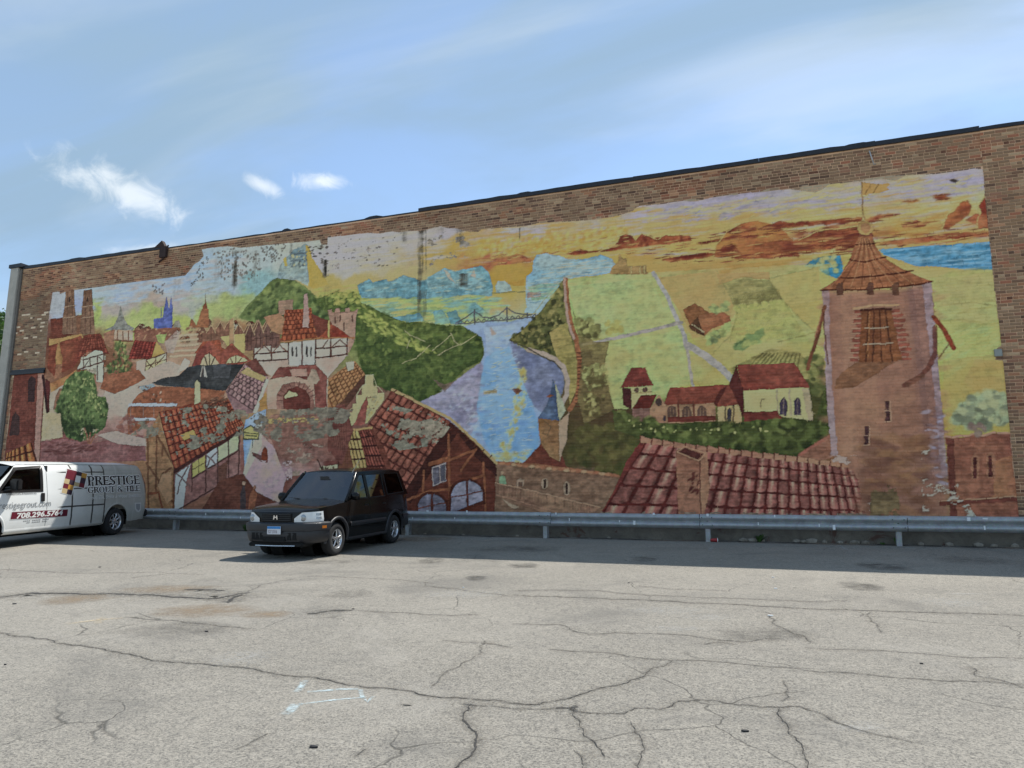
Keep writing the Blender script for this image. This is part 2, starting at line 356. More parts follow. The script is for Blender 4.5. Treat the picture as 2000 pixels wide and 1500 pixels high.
def tiles(q, nu, nv, base, dark, light, clip=None, hi=.35, stagger=.0, seed=0, lw=.13, lh=.16, alpha=1.):
    """rows of painted roof tiles in a four-cornered field: u along the eaves, v down the slope (top-left, top-right, bottom-right, bottom-left)"""
    u, v, sl = quad_uv(q); ins = (u >= 0) & (u < 1) & (v >= 0) & (v < 1)
    if clip is not None:
        cm, cs = pmask(to_cv(clip)); full = np.zeros((CHT, CWD), bool); full[cs] = cm; ins &= full[sl]
    iv = np.floor(v * nv); uu = u * nu + stagger * (iv % 2); iu = np.floor(uu); fu = uu - iu; fv = v * nv - iv
    rnd = np.abs(np.sin(iu * 12.9898 + iv * 78.233 + seed) * 43758.5453) % 1
    arc = fv + .55 * (fu - .5) ** 2
    e = np.clip((np.abs(fu - .5) - (.5 - lw)) / .06, 0, 1); e = np.maximum(e, np.clip((arc - (1 - lh)) / .06, 0, 1)); e = np.maximum(e, np.clip((.05 - fv) / .05, 0, 1) * .6)
    h = np.clip(1 - np.abs(fu - .42) / .20, 0, 1) * np.clip(1.1 - fv, 0, 1) * hi * (rnd > .25)
    c = np.array(base, float)[None, None] * ((.84 + .30 * rnd) * (.86 + .26 * np.cos(np.pi * (fu - .45))))[..., None]
    c = c + (np.array(light, float) - c) * h[..., None]; c = c + (np.array(dark, float) - c) * e[..., None]
    c *= (1 + .3 * (N_FINE[sl] - .5))[..., None]; v_ = CV[sl]; v_[ins] = v_[ins] * (1 - alpha) + c[ins] * alpha
def streaks(quad, n, cols, ln=26, th=1.3, alpha=.55, ang=0.):
    dabs(quad, n, cols, ln, th, ang, .06, alpha, shade=False)

def blur(a, r):
    for ax in (0, 1):
        p = np.concatenate([np.repeat(a.take([0], ax), r + 1, ax), a, np.repeat(a.take([-1], ax), r, ax)], ax).cumsum(ax); n = a.shape[ax]
        a = (p.take(range(2 * r + 1, 2 * r + 1 + n), ax) - p.take(range(0, n), ax)) / (2 * r + 1)
    return a
def soften(pts, r, a):
    m, sl = pmask(to_cv(pts)); v = CV[sl]; CV[sl] = np.where(m[..., None], v * (1 - a) + blur(v, r) * a, v)
def glaze(pts, col, tex, lo, hi, a):
    m, sl = pmask(to_cv(pts)); k = (np.clip((tex[sl] - lo) / (hi - lo), 0, 1) * a * m)[..., None]; CV[sl] = CV[sl] * (1 - k) + np.array(col, float) * k
# --- sky of the picture
dk = (132, 58, 42)
streaks([(1240,410),(1900,335),(1930,470),(1600,520),(1240,500)], 420, [(210,200,118),(200,175,100),(160,150,165),(195,150,80),(205,190,125)], 20, 1.5, .55)
streaks([(900,455),(1250,405),(1250,500),(900,520)], 260, [(205,185,95),(200,165,80),(175,155,125),(195,150,70),(165,155,165)], 16, 1.6, .5)
streaks([(1250,405),(1700,362),(1900,345),(1900,375),(1700,395),(1450,415),(1250,430)], 150, [(148,140,168),(155,148,172),(200,190,130),(140,134,162)], 22, 2.0, .55)
dabs([(930,470),(1060,455),(1240,440),(1200,490),(1060,500),(940,500)], 240, [(205,190,95),(200,165,70),(210,200,115),(190,140,60)], 4, 2.6, .4, .9, .6, False)
streaks([(640,470),(860,450),(880,500),(700,530),(640,540)], 150, [(185,180,192),(178,172,180),(190,182,170),(172,168,180)], 18, 1.8, .5)
streaks([(190,565),(360,540),(400,500),(480,490),(480,560),(360,590),(190,600)], 160, [(150,172,200),(170,165,170),(165,180,195),(160,150,152)], 15, 2.2, .5)
poly([(960,512),(985,503),(1010,496),(1035,505),(1040,510),(1000,516),(960,520)], (155,70,55), (185,120,70))
poly([(1012,550),(1024,545),(1025,558),(1003,560),(985,552)], (185,125,45), (195,150,60), alpha=.8)
poly([(1105,497),(1135,487),(1150,492),(1190,486),(1206,474),(1210,462),(1222,457),(1232,460),(1240,470),(1252,458),(1268,462),(1282,470),(1300,460),(1325,462),(1346,460),(1350,470),(1310,476),(1255,482),(1210,488),(1160,494),(1120,500)], dk, (165,85,50))
dabs([(1206,474),(1222,457),(1240,468),(1268,462),(1300,460),(1346,462),(1340,472),(1250,480)], 60, [(120,48,36),(155,75,48),(185,110,65)], 3, 2.2, 0, 2, .7, False)
# setting sun and the red cloud bars
poly([(1394,503),(1400,478),(1420,452),(1450,436),(1480,431),(1508,437),(1535,455),(1552,475),(1560,500)], (185,125,62), (172,98,55))
for a in ([(1408,455),(1440,443),(1480,442),(1478,450),(1430,458)], [(1478,448),(1510,437),(1520,432),(1540,436),(1690,424),(1690,433),(1560,443),(1500,450)],
          [(1400,495),(1412,480),(1430,477),(1440,488),(1452,497),(1400,500)], [(1470,478),(1520,470),(1560,470),(1600,452),(1690,442),(1690,484),(1600,490),(1550,492),(1470,492)],
          [(1425,502),(1470,496),(1560,494),(1560,502),(1440,506)], [(1290,508),(1330,500),(1380,494),(1400,497),(1380,504),(1310,512)], [(1360,474),(1420,465),(1480,459),(1480,462),(1380,476)]):
    poly(a, dk, (160,85,50))
    streaks(a, 14, [(185,120,65),(120,45,35),(200,150,85)], 8, 1.1, .6)
streaks([(1550,470),(1690,445),(1690,485),(1560,490)], 34, [(175,105,60),(110,40,34),(205,165,100)], 9, 1.2, .7)
poly([(1840,448),(1852,420),(1862,415),(1875,396),(1890,392),(1898,405),(1890,422),(1872,435),(1850,450)], (150,72,45), (185,120,65))
poly([(1908,445),(1916,412),(1910,405),(1922,386),(1930,384),(1936,446)], (140,55,40), (170,85,50))
poly([(1885,432),(1905,418),(1926,420),(1930,445),(1905,440)], (145,62,42), (185,110,70))
for a in ([(1715,477),(1780,466),(1860,456),(1932,452),(1932,463),(1850,468),(1760,480)], [(1760,440),(1790,430),(1800,436),(1820,432),(1805,444),(1765,448)], [(1820,388),(1838,380),(1856,388),(1840,393)], [(1690,430),(1720,418),(1760,420),(1720,428),(1690,436)], [(1765,394),(1790,390),(1785,397)]):
    poly(a, (150,68,48), (185,115,70)); streaks(a, 10, [(200,160,90),(120,45,36)], 8, 1, .6)
line([(1700,455),(1750,432),(1830,402)], 4, (205,170,90), .5); line([(1720,470),(1790,440),(1850,415)], 4, (190,140,70), .5)
poly([(1853,352),(1862,349),(1873,353),(1864,357)], (70,60,62)); 
soften([(100,575),(400,480),(900,440),(1250,405),(1920,330),(1940,520),(1200,540),(900,560),(400,600)], 2, .45)
streaks([(1240,480),(1400,455),(1700,428),(1930,440),(1932,466),(1600,506),(1290,516)], 150, [(140,64,46),(120,50,40),(168,96,58),(206,180,104)], 9, .8, .6)
streaks([(930,490),(1100,470),(1250,455),(1240,500),(1100,505),(960,515)], 80, [(150,80,52),(210,190,108),(186,128,66),(216,204,128)], 7, .9, .55)
dabs([(1250,408),(1600,372),(1900,340),(1920,372),(1600,415),(1260,440)], 150, [(214,204,140),(140,132,162),(206,186,120),(176,168,178)], 4, 1.1, .1, .5, .55, False)
for a in ([(1170,491),(1200,479),(1210,461),(1222,456),(1233,459),(1241,469),(1252,457),(1268,461),(1284,469),(1300,459),(1346,459)], [(1400,478),(1420,452),(1450,436),(1480,431),(1508,437)], [(1560,469),(1600,451),(1690,441)], [(1838,448),(1851,419),(1862,414),(1875,395),(1890,391)], [(1906,445),(1914,412),(1909,405),(1921,385)]): line(a, 1.6, (218,196,120), .75)
# far water on the right, far blue ranges
poly([(1570,520),(1590,505),(1612,500),(1640,500),(1650,543),(1632,544),(1600,530)], (60,125,155), (110,140,130))
poly([(1715,488),(1800,482),(1938,472),(1944,528),(1890,527),(1830,522),(1790,520),(1725,498)], (70,130,170), (110,155,185), tex=N_STRK)
dabs([(1590,500),(1632,488),(1636,530),(1596,524)], 26, [(195,180,100),(170,165,110)], 3, 3, 0, 1, .7)
# hills to the right of the windmill
poly([(1815,545),(1870,528),(1938,530),(1950,640),(1900,632),(1835,625)], (185,178,112), (165,168,105))
for i, a in enumerate(([(1820,590),(1870,580),(1945,590)], [(1830,628),(1880,625),(1950,638)], [(1830,660),(1890,640),(1952,632)], [(1835,720),(1890,680),(1955,650)], [(1835,735),(1900,700),(1955,672)], [(1870,612),(1905,604),(1935,600)])):
    line(a, 3, (150,140,75), .6)
for k in range(34):
    t = k / 34; line([(1836 + 10 * t, 655 + 90 * t), (1885 + 20 * t, 640 + 62 * t), (1950 + 12 * t, 622 + 92 * t)], 1.5, ((205,200,115), (165,165,85), (140,160,95))[k % 3], .5)
dabs([(1840,640),(1950,640),(1956,700),(1840,730)], 90, [(150,165,110),(195,192,110),(205,200,120)], 7, 1.8, .45, .15, .5, False)
poly([(1905,702),(1960,706),(1966,760),(1900,765),(1880,745)], (188,158,92), (182,158,100), alpha=.8)
# town of fields in the middle
poly([(1104,548),(1190,536),(1278,533),(1300,575),(1330,640),(1180,668),(1140,650),(1122,600)], (160,172,114), (180,178,116))
poly([(1178,668),(1330,640),(1352,752),(1270,758),(1225,800),(1200,800),(1175,720)], (156,168,108), (182,178,108))
poly([(1280,538),(1400,527),(1425,580),(1440,612),(1400,655),(1350,662),(1322,600)], (190,170,104), (180,154,92))
poly([(1400,545),(1450,540),(1502,545),(1532,590),(1436,604),(1424,588)], (128,122,72), (142,132,80))
poly([(1400,535),(1500,535),(1502,548),(1460,542),(1405,556)], (176,142,88), (186,160,100))
poly([(1430,606),(1532,590),(1592,648),(1545,662),(1500,690),(1425,722),(1392,690),(1400,655)], (178,178,102), (188,184,112))
poly([(1500,542),(1600,520),(1612,660),(1592,655),(1534,592)], (188,178,106), (190,168,94))
poly([(1424,722),(1502,682),(1560,690),(1592,716),(1575,738),(1440,742)], (122,112,66), (145,138,78))
poly([(1342,690),(1352,752),(1432,750),(1400,715)], (184,172,98), (184,160,86))
poly([(1520,665),(1592,648),(1600,700),(1560,690)], (160,160,92), (172,165,85))
streaks([(1110,550),(1278,535),(1330,640),(1350,750),(1200,790),(1150,660)], 260, [(174,184,124),(150,170,112),(186,186,118),(150,172,124)], 8, 1.6, .4)
streaks([(1280,540),(1400,530),(1590,640),(1400,700),(1350,660)], 130, [(198,178,112),(176,150,90),(184,180,108)], 9, 2, .4)
FLD = [(1100,545),(1280,532),(1400,525),(1620,515),(1615,740),(1430,750),(1200,800),(1140,660)]
soften(FLD, 3, .45); glaze(FLD, (190,166,98), N_BIG, .40, .85, .55); glaze(FLD, (134,148,92), vnoise(1.2, .8, 31, 3), .5, .85, .45); glaze(FLD, (206,194,138), vnoise(.5, .3, 32, 3), .6, .9, .35); glaze(FLD, (150,132,78), vnoise(.7, .5, 35, 3), .62, .95, .5)
HL = [(1815,530),(1945,520),(1975,850),(1850,850)]; soften(HL, 3, .45); glaze(HL, (196,178,112), vnoise(.8, .4, 33, 3), .55, .9, .45); glaze(HL, (145,150,85), vnoise(.9, .35, 34, 3), .6, .9, .45)
streaks(FLD, 240, [(188,182,118),(160,158,100),(198,182,116),(146,148,90)], 6, .9, .4)
for a in ([(1400,530),(1425,580),(1440,612)], [(1405,556),(1450,542),(1502,546),(1534,592)], [(1424,590),(1436,604),(1532,591),(1592,650)], [(1425,722),(1502,683),(1560,690)], [(1502,545),(1600,522)], [(1392,690),(1428,655),(1440,612)], [(1520,668),(1592,650)], [(1180,668),(1130,640)], [(1850,545),(1945,560)], [(1830,600),(1900,590),(1948,600)]): line(a, 2.2, (138,128,76), .55)
poly([(1402,560),(1450,546),(1502,548),(1531,590),(1438,603),(1424,588)], (122,116,70), (140,130,82), alpha=.75); poly([(1426,722),(1502,684),(1560,691),(1590,716),(1575,738),(1440,742)], (120,110,66), (146,136,80), alpha=.8)
dabs([(1430,596),(1530,584),(1532,592),(1436,606)], 30, [(190,182,112),(150,148,84)], 2.6, 2.4, 0, 1, .8)
poly([(1285,542),(1400,529),(1424,580),(1438,612),(1402,652),(1352,660),(1322,600)], (190,150,90), (182,158,98), alpha=.62); poly([(1502,546),(1598,522),(1608,640),(1592,648),(1534,592)], (190,162,92), (184,174,104), alpha=.55); poly([(1400,535),(1502,532),(1502,547),(1450,542),(1404,556)], (182,138,84), alpha=.55)
poly([(1112,560),(1270,545),(1296,600),(1322,636),(1180,664),(1135,645)], (142,164,112), (172,178,116), alpha=.45); poly([(1180,672),(1330,645),(1345,740),(1230,785),(1195,790)], (148,168,112), (180,178,108), alpha=.4)
poly([(1840,705),(1962,690),(1970,770),(1850,845)], (190,158,84), (178,160,92), alpha=.5); poly([(1826,545),(1940,532),(1948,590),(1830,600)], (186,170,112), (168,162,100), alpha=.5)
for k in range(40):
    t = k / 40; line([(1440 + 95 * t, 606 - 14 * t), (1425 + 150 * t, 668 - 12 * t)], 1.3, (148,142,66), .5)
for k in range(11):
    t = k / 11; line([(1438 + 130 * t, 738 - 14 * t), (1490 + 80 * t, 690 + 2 * t)], 2, (92,86,48), .6)
for k in range(16):
    t = k / 16; line([(1540 + 50 * t, 600 + 45 * t), (1600, 590 + 50 * t)], 1.6, (205,180,88), .5)
for k in range(30): 
    t = k / 30; line([(1432 + 90 * t, 578 - 14 * t), (1438 + 92 * t, 600 - 12 * t)], 1.2, (110,104,60), .5)
line([(1276,534),(1300,574),(1324,628),(1336,655),(1340,680)], 7, (160,155,152)); line([(1340,676),(1346,712),(1353,756)], 5, (160,150,140))
line([(1342,674),(1372,692),(1404,716),(1430,742)], 13, (158,150,145)); line([(1100,680),(1160,670),(1262,647),(1330,630)], 6, (150,142,135))
poly([(1334,606),(1357,592),(1384,612),(1364,620),(1346,636)], (128,80,50), (150,95,60))
poly([(1362,619),(1404,606),(1424,618),(1426,628),(1392,642),(1376,656)], (150,86,56), (165,105,70))
poly([(1345,636),(1363,620),(1376,657),(1350,646)], (92,60,42)); line([(1350,634),(1374,650)], 2, (190,170,130))
dabs([(1376,655),(1426,632),(1428,645),(1385,672)], 40, [(95,105,72),(130,135,80),(150,160,95)], 4, 3, 0, 2, .8)
dabs([(1425,680),(1455,660),(1488,646),(1490,660),(1450,682)], 50, [(88,112,72),(110,128,78),(145,150,85)], 5, 3, .3, 1, .8)
dabs([(1385,600),(1420,588),(1420,605),(1390,612)], 20, [(120,130,85),(150,155,95)], 4, 3, 0, 1, .8)
dabs([(1430,600),(1530,586),(1530,592),(1440,610)], 36, [(185,180,100),(150,150,80)], 3, 3, 0, 1, .8)
# blue ranges, cliff
poly([(698,558),(720,545),(728,552),(754,546),(760,551),(788,538),(812,545),(822,548),(840,545),(868,525),(880,532),(905,527),(940,520),(955,535),(962,560),(960,578),(880,585),(705,582)], (84,128,146), (112,148,158))
poly([(832,546),(868,524),(890,532),(940,520),(956,538),(962,562),(940,572),(880,562),(840,570)], (122,154,164), (96,138,152))
poly([(866,526),(874,530),(890,555),(876,545)], (200,190,175)); poly([(925,528),(930,545),(918,540)], (185,175,165))
poly([(967,560),(972,550),(985,549),(997,560),(1000,569),(968,573)], (110,140,150), (150,165,160))
streaks([(705,585),(960,576),(990,600),(900,640),(800,630),(740,600)], 150, [(160,178,100),(175,185,105),(110,155,160),(195,185,110),(130,160,120)], 12, 2, .6)
poly([(765,620),(820,612),(830,628),(795,630)], (80,130,155), (110,150,150), alpha=.8); poly([(845,610),(862,604),(880,632),(850,632)], (80,130,155), (120,160,150), alpha=.8)
poly([(905,600),(925,590),(945,605),(975,630),(920,628)], (90,135,150), (150,165,120), alpha=.8); poly([(872,612),(890,606),(905,634),(880,634)], (75,125,150), alpha=.75)
poly([(1022,612),(1028,600),(1026,575),(1028,540),(1040,530),(1040,512),(1048,498),(1064,495),(1090,500),(1112,507),(1140,507),(1175,498),(1192,505),(1205,520),(1190,535),(1150,540),(1106,545),(1080,592),(1050,612)], (112,148,168), (148,170,178))
poly([(1030,560),(1100,550),(1085,582),(1040,590)], (115,150,140), (130,160,120), alpha=.7); poly([(1028,572),(1056,570),(1056,580),(1030,582)], (150,110,100), alpha=.7)
streaks([(1030,540),(1100,510),(1190,505),(1190,532),(1105,545),(1080,580),(1030,600)], 110, [(95,136,158),(156,180,190),(172,170,156),(128,140,130)], 7, 1.1, .55); streaks([(700,575),(760,548),(830,545),(870,528),(955,530),(960,575)], 60, [(96,140,156),(140,166,168),(168,172,150),(70,112,132)], 6, 1.2, .5)
line([(960,573),(1024,570)], 1.3, (110,110,80)); line([(1042,612),(1060,590),(1100,546)], 1, (150,150,110))
poly([(1190,536),(1194,524),(1206,512),(1210,496),(1216,506),(1222,505),(1226,520),(1262,519),(1264,536)], (138,108,66), (155,125,80)); lines([[(1232,522),(1232,534)],[(1250,521),(1250,534)],[(1258,521),(1258,534)]], 1.5, (205,190,130))
# dark hill, castle rock
poly([(466,622),(480,600),(505,575),(528,550),(548,540),(572,546),(596,560),(620,582),(650,600),(690,622),(690,650),(560,650),(480,625)], (72,88,52), (100,115,68))
dabs([(470,620),(530,552),(560,545),(610,575),(660,615),(560,630)], 210, [(46,58,36),(62,78,46),(82,98,58),(124,136,76)], 5, 3.5, .6, .8, .6)
poly([(542,544),(546,520),(556,506),(566,498),(572,488),(586,484),(596,476),(602,480),(606,500),(602,560),(580,548)], (108,132,146), (135,150,150))
poly([(596,478),(604,482),(610,505),(630,535),(642,556),(612,565),(604,560),(600,520)], (205,178,88), (190,160,70))
poly([(552,506),(558,502),(562,520),(556,520)], (200,180,90)); lines([[(568,510),(590,508)],[(570,520),(592,519)],[(572,498),(598,494)]], 3, (85,98,110), .7)
dabs([(566,500),(600,480),(602,520),(566,525)], 30, [(75,90,100),(190,185,140),(95,110,125)], 2.4, 2, 0, 1, .8)
streaks([(610,560),(690,555),(705,590),(640,600)], 50, [(190,165,85),(170,165,80),(150,155,80)], 9, 2, .5)
soften([(460,625),(530,545),(600,550),(700,600),(690,650),(560,650)], 3, .4)
# wooded slopes beside the river
forest = [(612,588),(650,572),(690,570),(706,592),(740,608),(790,630),(830,630),(872,636),(905,637),(926,640),(938,655),(941,675),(946,690),(938,706),(905,722),(880,748),(850,770),(820,790),(780,772),(712,745),(700,700),(692,640),(640,612)]
poly(forest, (62,80,42), (84,98,50)); poly([(690,600),(740,612),(800,634),(930,644),(930,660),(840,665),(740,650)], (120,128,62), (84,100,50), alpha=.6)
dabs(forest, 900, [(46,60,34),(56,73,38),(68,86,44),(84,100,50),(118,130,64)], 5, 3, .3, 1.6, .5)
dabs([(690,600),(710,597),(800,655),(860,690),(800,680),(720,640)], 120, [(140,150,70),(160,165,80),(90,108,50)], 6, 2.6, -.5, .6, .6, False)
dabs([(640,575),(695,568),(700,590),(660,600)], 60, [(150,155,75),(165,160,80),(110,125,60)], 5, 3, 0, 1, .6)
for a in ([(790,645),(800,655),(815,660),(830,668)], [(880,655),(860,672),(845,685)], [(880,652),(888,668),(900,675),(930,655)], [(855,695),(880,680),(900,672)], [(785,710),(812,700),(840,675)], [(870,685),(858,695)], [(795,680),(800,665)]):
    line(a, 1.8, (165,160,120), .8)
# river
river = [(905,637),(950,628),(1000,628),(1052,612),(1030,640),(994,664),(1005,672),(1032,688),(1065,698),(1088,708),(1100,730),(1102,755),(1095,778),(1085,800),(1060,850),(1050,880),(1040,905),(965,906),(930,870),(895,838),(850,815),(820,785),(862,765),(900,735),(938,708),(946,690),(940,660)]
poly(river, (130,150,190), (150,172,205))
poly([(820,785),(862,765),(900,735),(938,708),(946,720),(945,790),(920,850),(895,838),(850,815)], (125,120,150), (145,140,165))
poly([(994,664),(1032,688),(1065,698),(1088,708),(1100,730),(1102,755),(1085,800),(1060,810),(1040,790),(1010,720)], (98,105,140), (112,118,150))
poly([(946,700),(990,670),(1010,720),(1040,790),(1055,840),(1045,900),(965,900),(945,860),(930,800)], (110,155,205), (140,178,215))
poly([(945,640),(1000,632),(1040,620),(995,662),(990,680),(950,690)], (165,182,208), (150,170,200))
streaks([(955,640),(1000,632),(1010,720),(1050,850),(960,900),(920,830),(955,720)], 220, [(120,160,205),(150,185,218),(175,195,215),(105,135,185)], 7, 1.6, .5)
streaks([(830,785),(940,715),(945,800),(890,835)], 80, [(110,108,140),(150,150,180),(165,170,195)], 7, 1.4, .5)
dabs([(1012,718),(1026,722),(1030,780),(1012,830),(995,880),(1020,895),(985,900),(975,870),(1000,820)], 130, [(205,195,110),(195,170,80),(180,190,150)], 3, 2.2, .9, .5, .7, False)
dabs([(955,885),(1030,880),(1040,905),(965,906)], 60, [(190,180,110),(180,160,90),(150,165,170)], 5, 2, 0, .4, .6, False)
dabs([(860,790),(930,740),(940,880),(900,840)], 70, [(170,185,210),(190,195,205),(110,112,145)], 3, 1.6, .6, .6, .5, False)
poly([(943,763),(971,761),(970,769),(943,770)], (140,128,105)); poly([(1000,760),(1012,758),(1021,765),(1008,770)], (110,65,52)); poly([(957,637),(970,654),(960,655)], (175,155,150))
line([(962,758),(1040,766)], .8, (90,95,120), .7)
poly([(845,740),(868,752),(888,744),(880,755),(868,766),(856,754)], (110,90,82), alpha=.8)
soften(river, 3, .5)
dabs([(955,700),(990,640),(1020,720),(1040,800),(1040,890),(970,890),(935,820)], 140, [(205,214,222),(176,198,222),(222,214,170)], 5, .8, .15, .3, .5, False)
# truss bridge
def truss(x0, y0, x1, y1, n):
    for k in range(n):
        a, b = k / n, (k + 1) / n; m = (a + b) / 2; P = lambda t, o=0: (x0 + (x1 - x0) * t, y0 + (y1 - y0) * t + o)
        line([P(a), P(m, -6), P(b)], 1.1, (92,92,102))
truss(895, 633, 1050, 620, 14); line([(890,634),(1055,619)], 1.6, (95,95,105))
line([(890,632),(908,622),(926,608),(942,620),(958,622),(975,616),(989,601),(1004,612),(1020,615),(1040,614)], 1.6, (90,90,100)); lines([[(926,605),(927,634)],[(989,600),(990,628)],[(1030,612),(1030,622)]], 2.4, (85,85,95))
# dark wooded headland with the long town wall
poly([(994,664),(1020,645),(1052,612),(1080,578),(1102,543),(1106,580),(1112,620),(1125,660),(1130,700),(1100,705),(1072,690),(1030,682)], (75,78,46), (105,104,60))
dabs([(994,664),(1052,612),(1102,548),(1110,640),(1070,690),(1030,682)], 190, [(50,52,32),(72,74,42),(120,112,66),(155,142,86)], 4, 3, .4, 1.6, .7)
poly([(1072,650),(1105,630),(1128,700),(1128,760),(1112,790),(1105,740),(1090,710)], (150,132,78), (135,122,70))
line([(1032,684),(1062,692),(1084,702),(1100,718),(1108,745),(1106,772),(1096,790)], 9, (168,150,140)); line([(996,666),(1028,680),(1062,698),(1082,708),(1096,722)], 2, (75,70,58))
line([(1104,548),(1107,590),(1114,630),(1126,668),(1131,700),(1132,740),(1128,775),(1112,800)], 9, (150,92,60)); line([(1102,545),(1104,590),(1110,630),(1120,662)], 5, (170,140,125))
for k in range(16): line([(1126 + 3 * math.sin(k * .3), 690 + 7 * k), (1136 - .2 * k, 690 + 7 * k)], 1.5, (95,52,38))
poly([(1118,600),(1128,640),(1160,668),(1190,668),(1178,720),(1200,800),(1140,830),(1128,780),(1136,700)], (98,82,54), (112,98,62), alpha=.85)
dabs([(1122,625),(1150,625),(1172,640),(1168,662),(1140,660)], 80, [(85,80,48),(120,118,70),(160,158,95)], 4.5, 3.5, 0, 2, .75)
dabs([(1140,720),(1165,710),(1185,725),(1186,760),(1150,765),(1142,745)], 80, [(90,80,48),(125,122,74),(170,168,105)], 4, 3, 0, 2, .75)
dabs([(1140,770),(1180,770),(1170,815),(1145,805)], 50, [(80,68,42),(120,110,66),(170,160,100)], 4, 3, 0, 2, .7)
dabs([(1182,630),(1212,628),(1214,650),(1184,654)], 26, [(150,140,75),(170,165,90)], 5, 3, 0, 2, .8)
# steeple
poly([(1019,906),(1056,868),(1092,880),(1110,920),(1060,912)], (112,52,42), (130,66,52))
poly([(1050,818),(1091,822),(1092,902),(1072,890),(1056,868),(1052,850)], (142,104,72), (130,90,60)); poly([(1091,824),(1112,804),(1106,860),(1092,902)], (182,152,128), (160,130,108))
poly([(1049,818),(1066,795),(1074,770),(1080,739),(1086,770),(1090,795),(1092,822)], (66,80,112), (82,98,128)); poly([(1083,745),(1094,772),(1104,802),(1092,822),(1087,780)], (150,152,135), (165,160,120))
line([(1060,822),(1075,833),(1070,850),(1058,846)], 1, (100,80,60)); poly([(1066,774),(1074,770),(1081,773),(1072,778)], (140,82,60))
dabs([(1130,830),(1250,830),(1255,900),(1200,930),(1110,900)], 220, [(62,62,34),(82,78,42),(100,92,52),(74,66,40)], 6, 4, 0, 1, .6)
# church of the valley, trees in front
poly([(1215,758),(1233,760),(1232,800),(1216,792)], (86,42,42)); poly([(1232,758),(1273,755),(1271,776),(1250,778),(1233,800)], (200,184,130), (190,172,120)); poly([(1211,759),(1233,719),(1258,718),(1276,754)], (126,52,46), (138,62,54))
oval(1243,763,5,5,(92,66,58)); oval(1259,762,5,5,(92,66,58)); line([(1232,770),(1272,766)], 1.2, (140,120,80))
poly([(1294,792),(1309,758),(1424,752),(1452,792),(1396,788)], (132,60,48), (145,72,58)); poly([(1302,792),(1396,787),(1398,824),(1304,828)], (148,108,84), (160,120,92))
for x in (1312, 1341, 1371):
    poly([(x-9,818),(x-9,802),(x-5,795),(x,792),(x+6,796),(x+9,803),(x+9,818)], (98,70,62)); lines([[(x-3,818),(x-3,798)],[(x+3,818),(x+3,798)]], 1, (150,110,85))
lines([[(1324,785),(1326,815)],[(1354,784),(1356,814)]], 3, (112,56,46)); poly([(1303,816),(1396,812),(1400,822),(1304,826)], (118,52,44))
poly([(1394,788),(1404,764),(1418,754),(1400,798)], (98,42,38)); poly([(1399,796),(1412,768),(1432,756),(1447,790),(1432,792)], (134,64,52)); poly([(1400,796),(1446,790),(1449,828),(1402,834)], (205,180,128), (190,160,110))
lines([[(1416,795),(1417,832)],[(1432,792),(1432,828)]], 2, (80,60,52)); poly([(1420,826),(1420,802),(1424,797),(1428,802),(1428,824)], (70,62,70))
poly([(1234,798),(1252,772),(1282,772),(1268,799)], (112,44,38), (126,56,48)); poly([(1234,798),(1268,799),(1268,832),(1234,825)], (122,86,78)); poly([(1268,799),(1286,772),(1303,794),(1304,828),(1268,832)], (166,124,96), (150,108,84)); oval(1286,786,7,7,(82,62,58)); oval(1297,818,3,6,(70,58,66))
poly([(1438,714),(1452,764),(1452,818),(1424,752)], (96,42,40)); poly([(1439,714),(1551,708),(1581,758),(1451,763)], (130,56,46), (142,68,56)); poly([(1452,763),(1580,758),(1588,824),(1524,814),(1453,806)], (212,202,142), (200,186,128))
for x in (1530, 1557): poly([(x-7,812),(x-7,786),(x,775),(x+7,786),(x+7,812)], (78,66,82)); line([(x,778),(x,812)], 1, (140,120,110))
lines([[(1516,762),(1520,812)],[(1541,762),(1544,812)]], 3, (165,150,120)); poly([(1565,760),(1580,758),(1588,824),(1578,822)], (165,148,118)); poly([(1453,806),(1518,803),(1528,822),(1452,824)], (118,52,44)); line([(1486,798),(1486,781),(1492,781)], 1.4, (140,115,80))
poly([(1196,800),(1236,824),(1304,828),(1400,834),(1450,824),(1530,818),(1590,822),(1610,760),(1620,880),(1560,895),(1400,880),(1260,862),(1200,840)], (66,72,38), (84,88,48))
dabs([(1200,800),(1300,830),(1450,826),(1590,820),(1618,780),(1620,872),(1450,880),(1260,858)], 420, [(46,52,28),(62,70,36),(84,94,48),(110,118,62)], 6, 3.6, 0, 1.4, .65)
dabs([(1220,815),(1300,832),(1500,830),(1500,845),(1230,845)], 26, [(190,185,115),(150,155,90)], 1.8, 1.6, 0, 2, .8)
dabs([(1575,700),(1606,690),(1612,760),(1590,770)], 60, [(60,64,36),(84,88,50),(130,125,72)], 5, 4, 0, 2, .7)
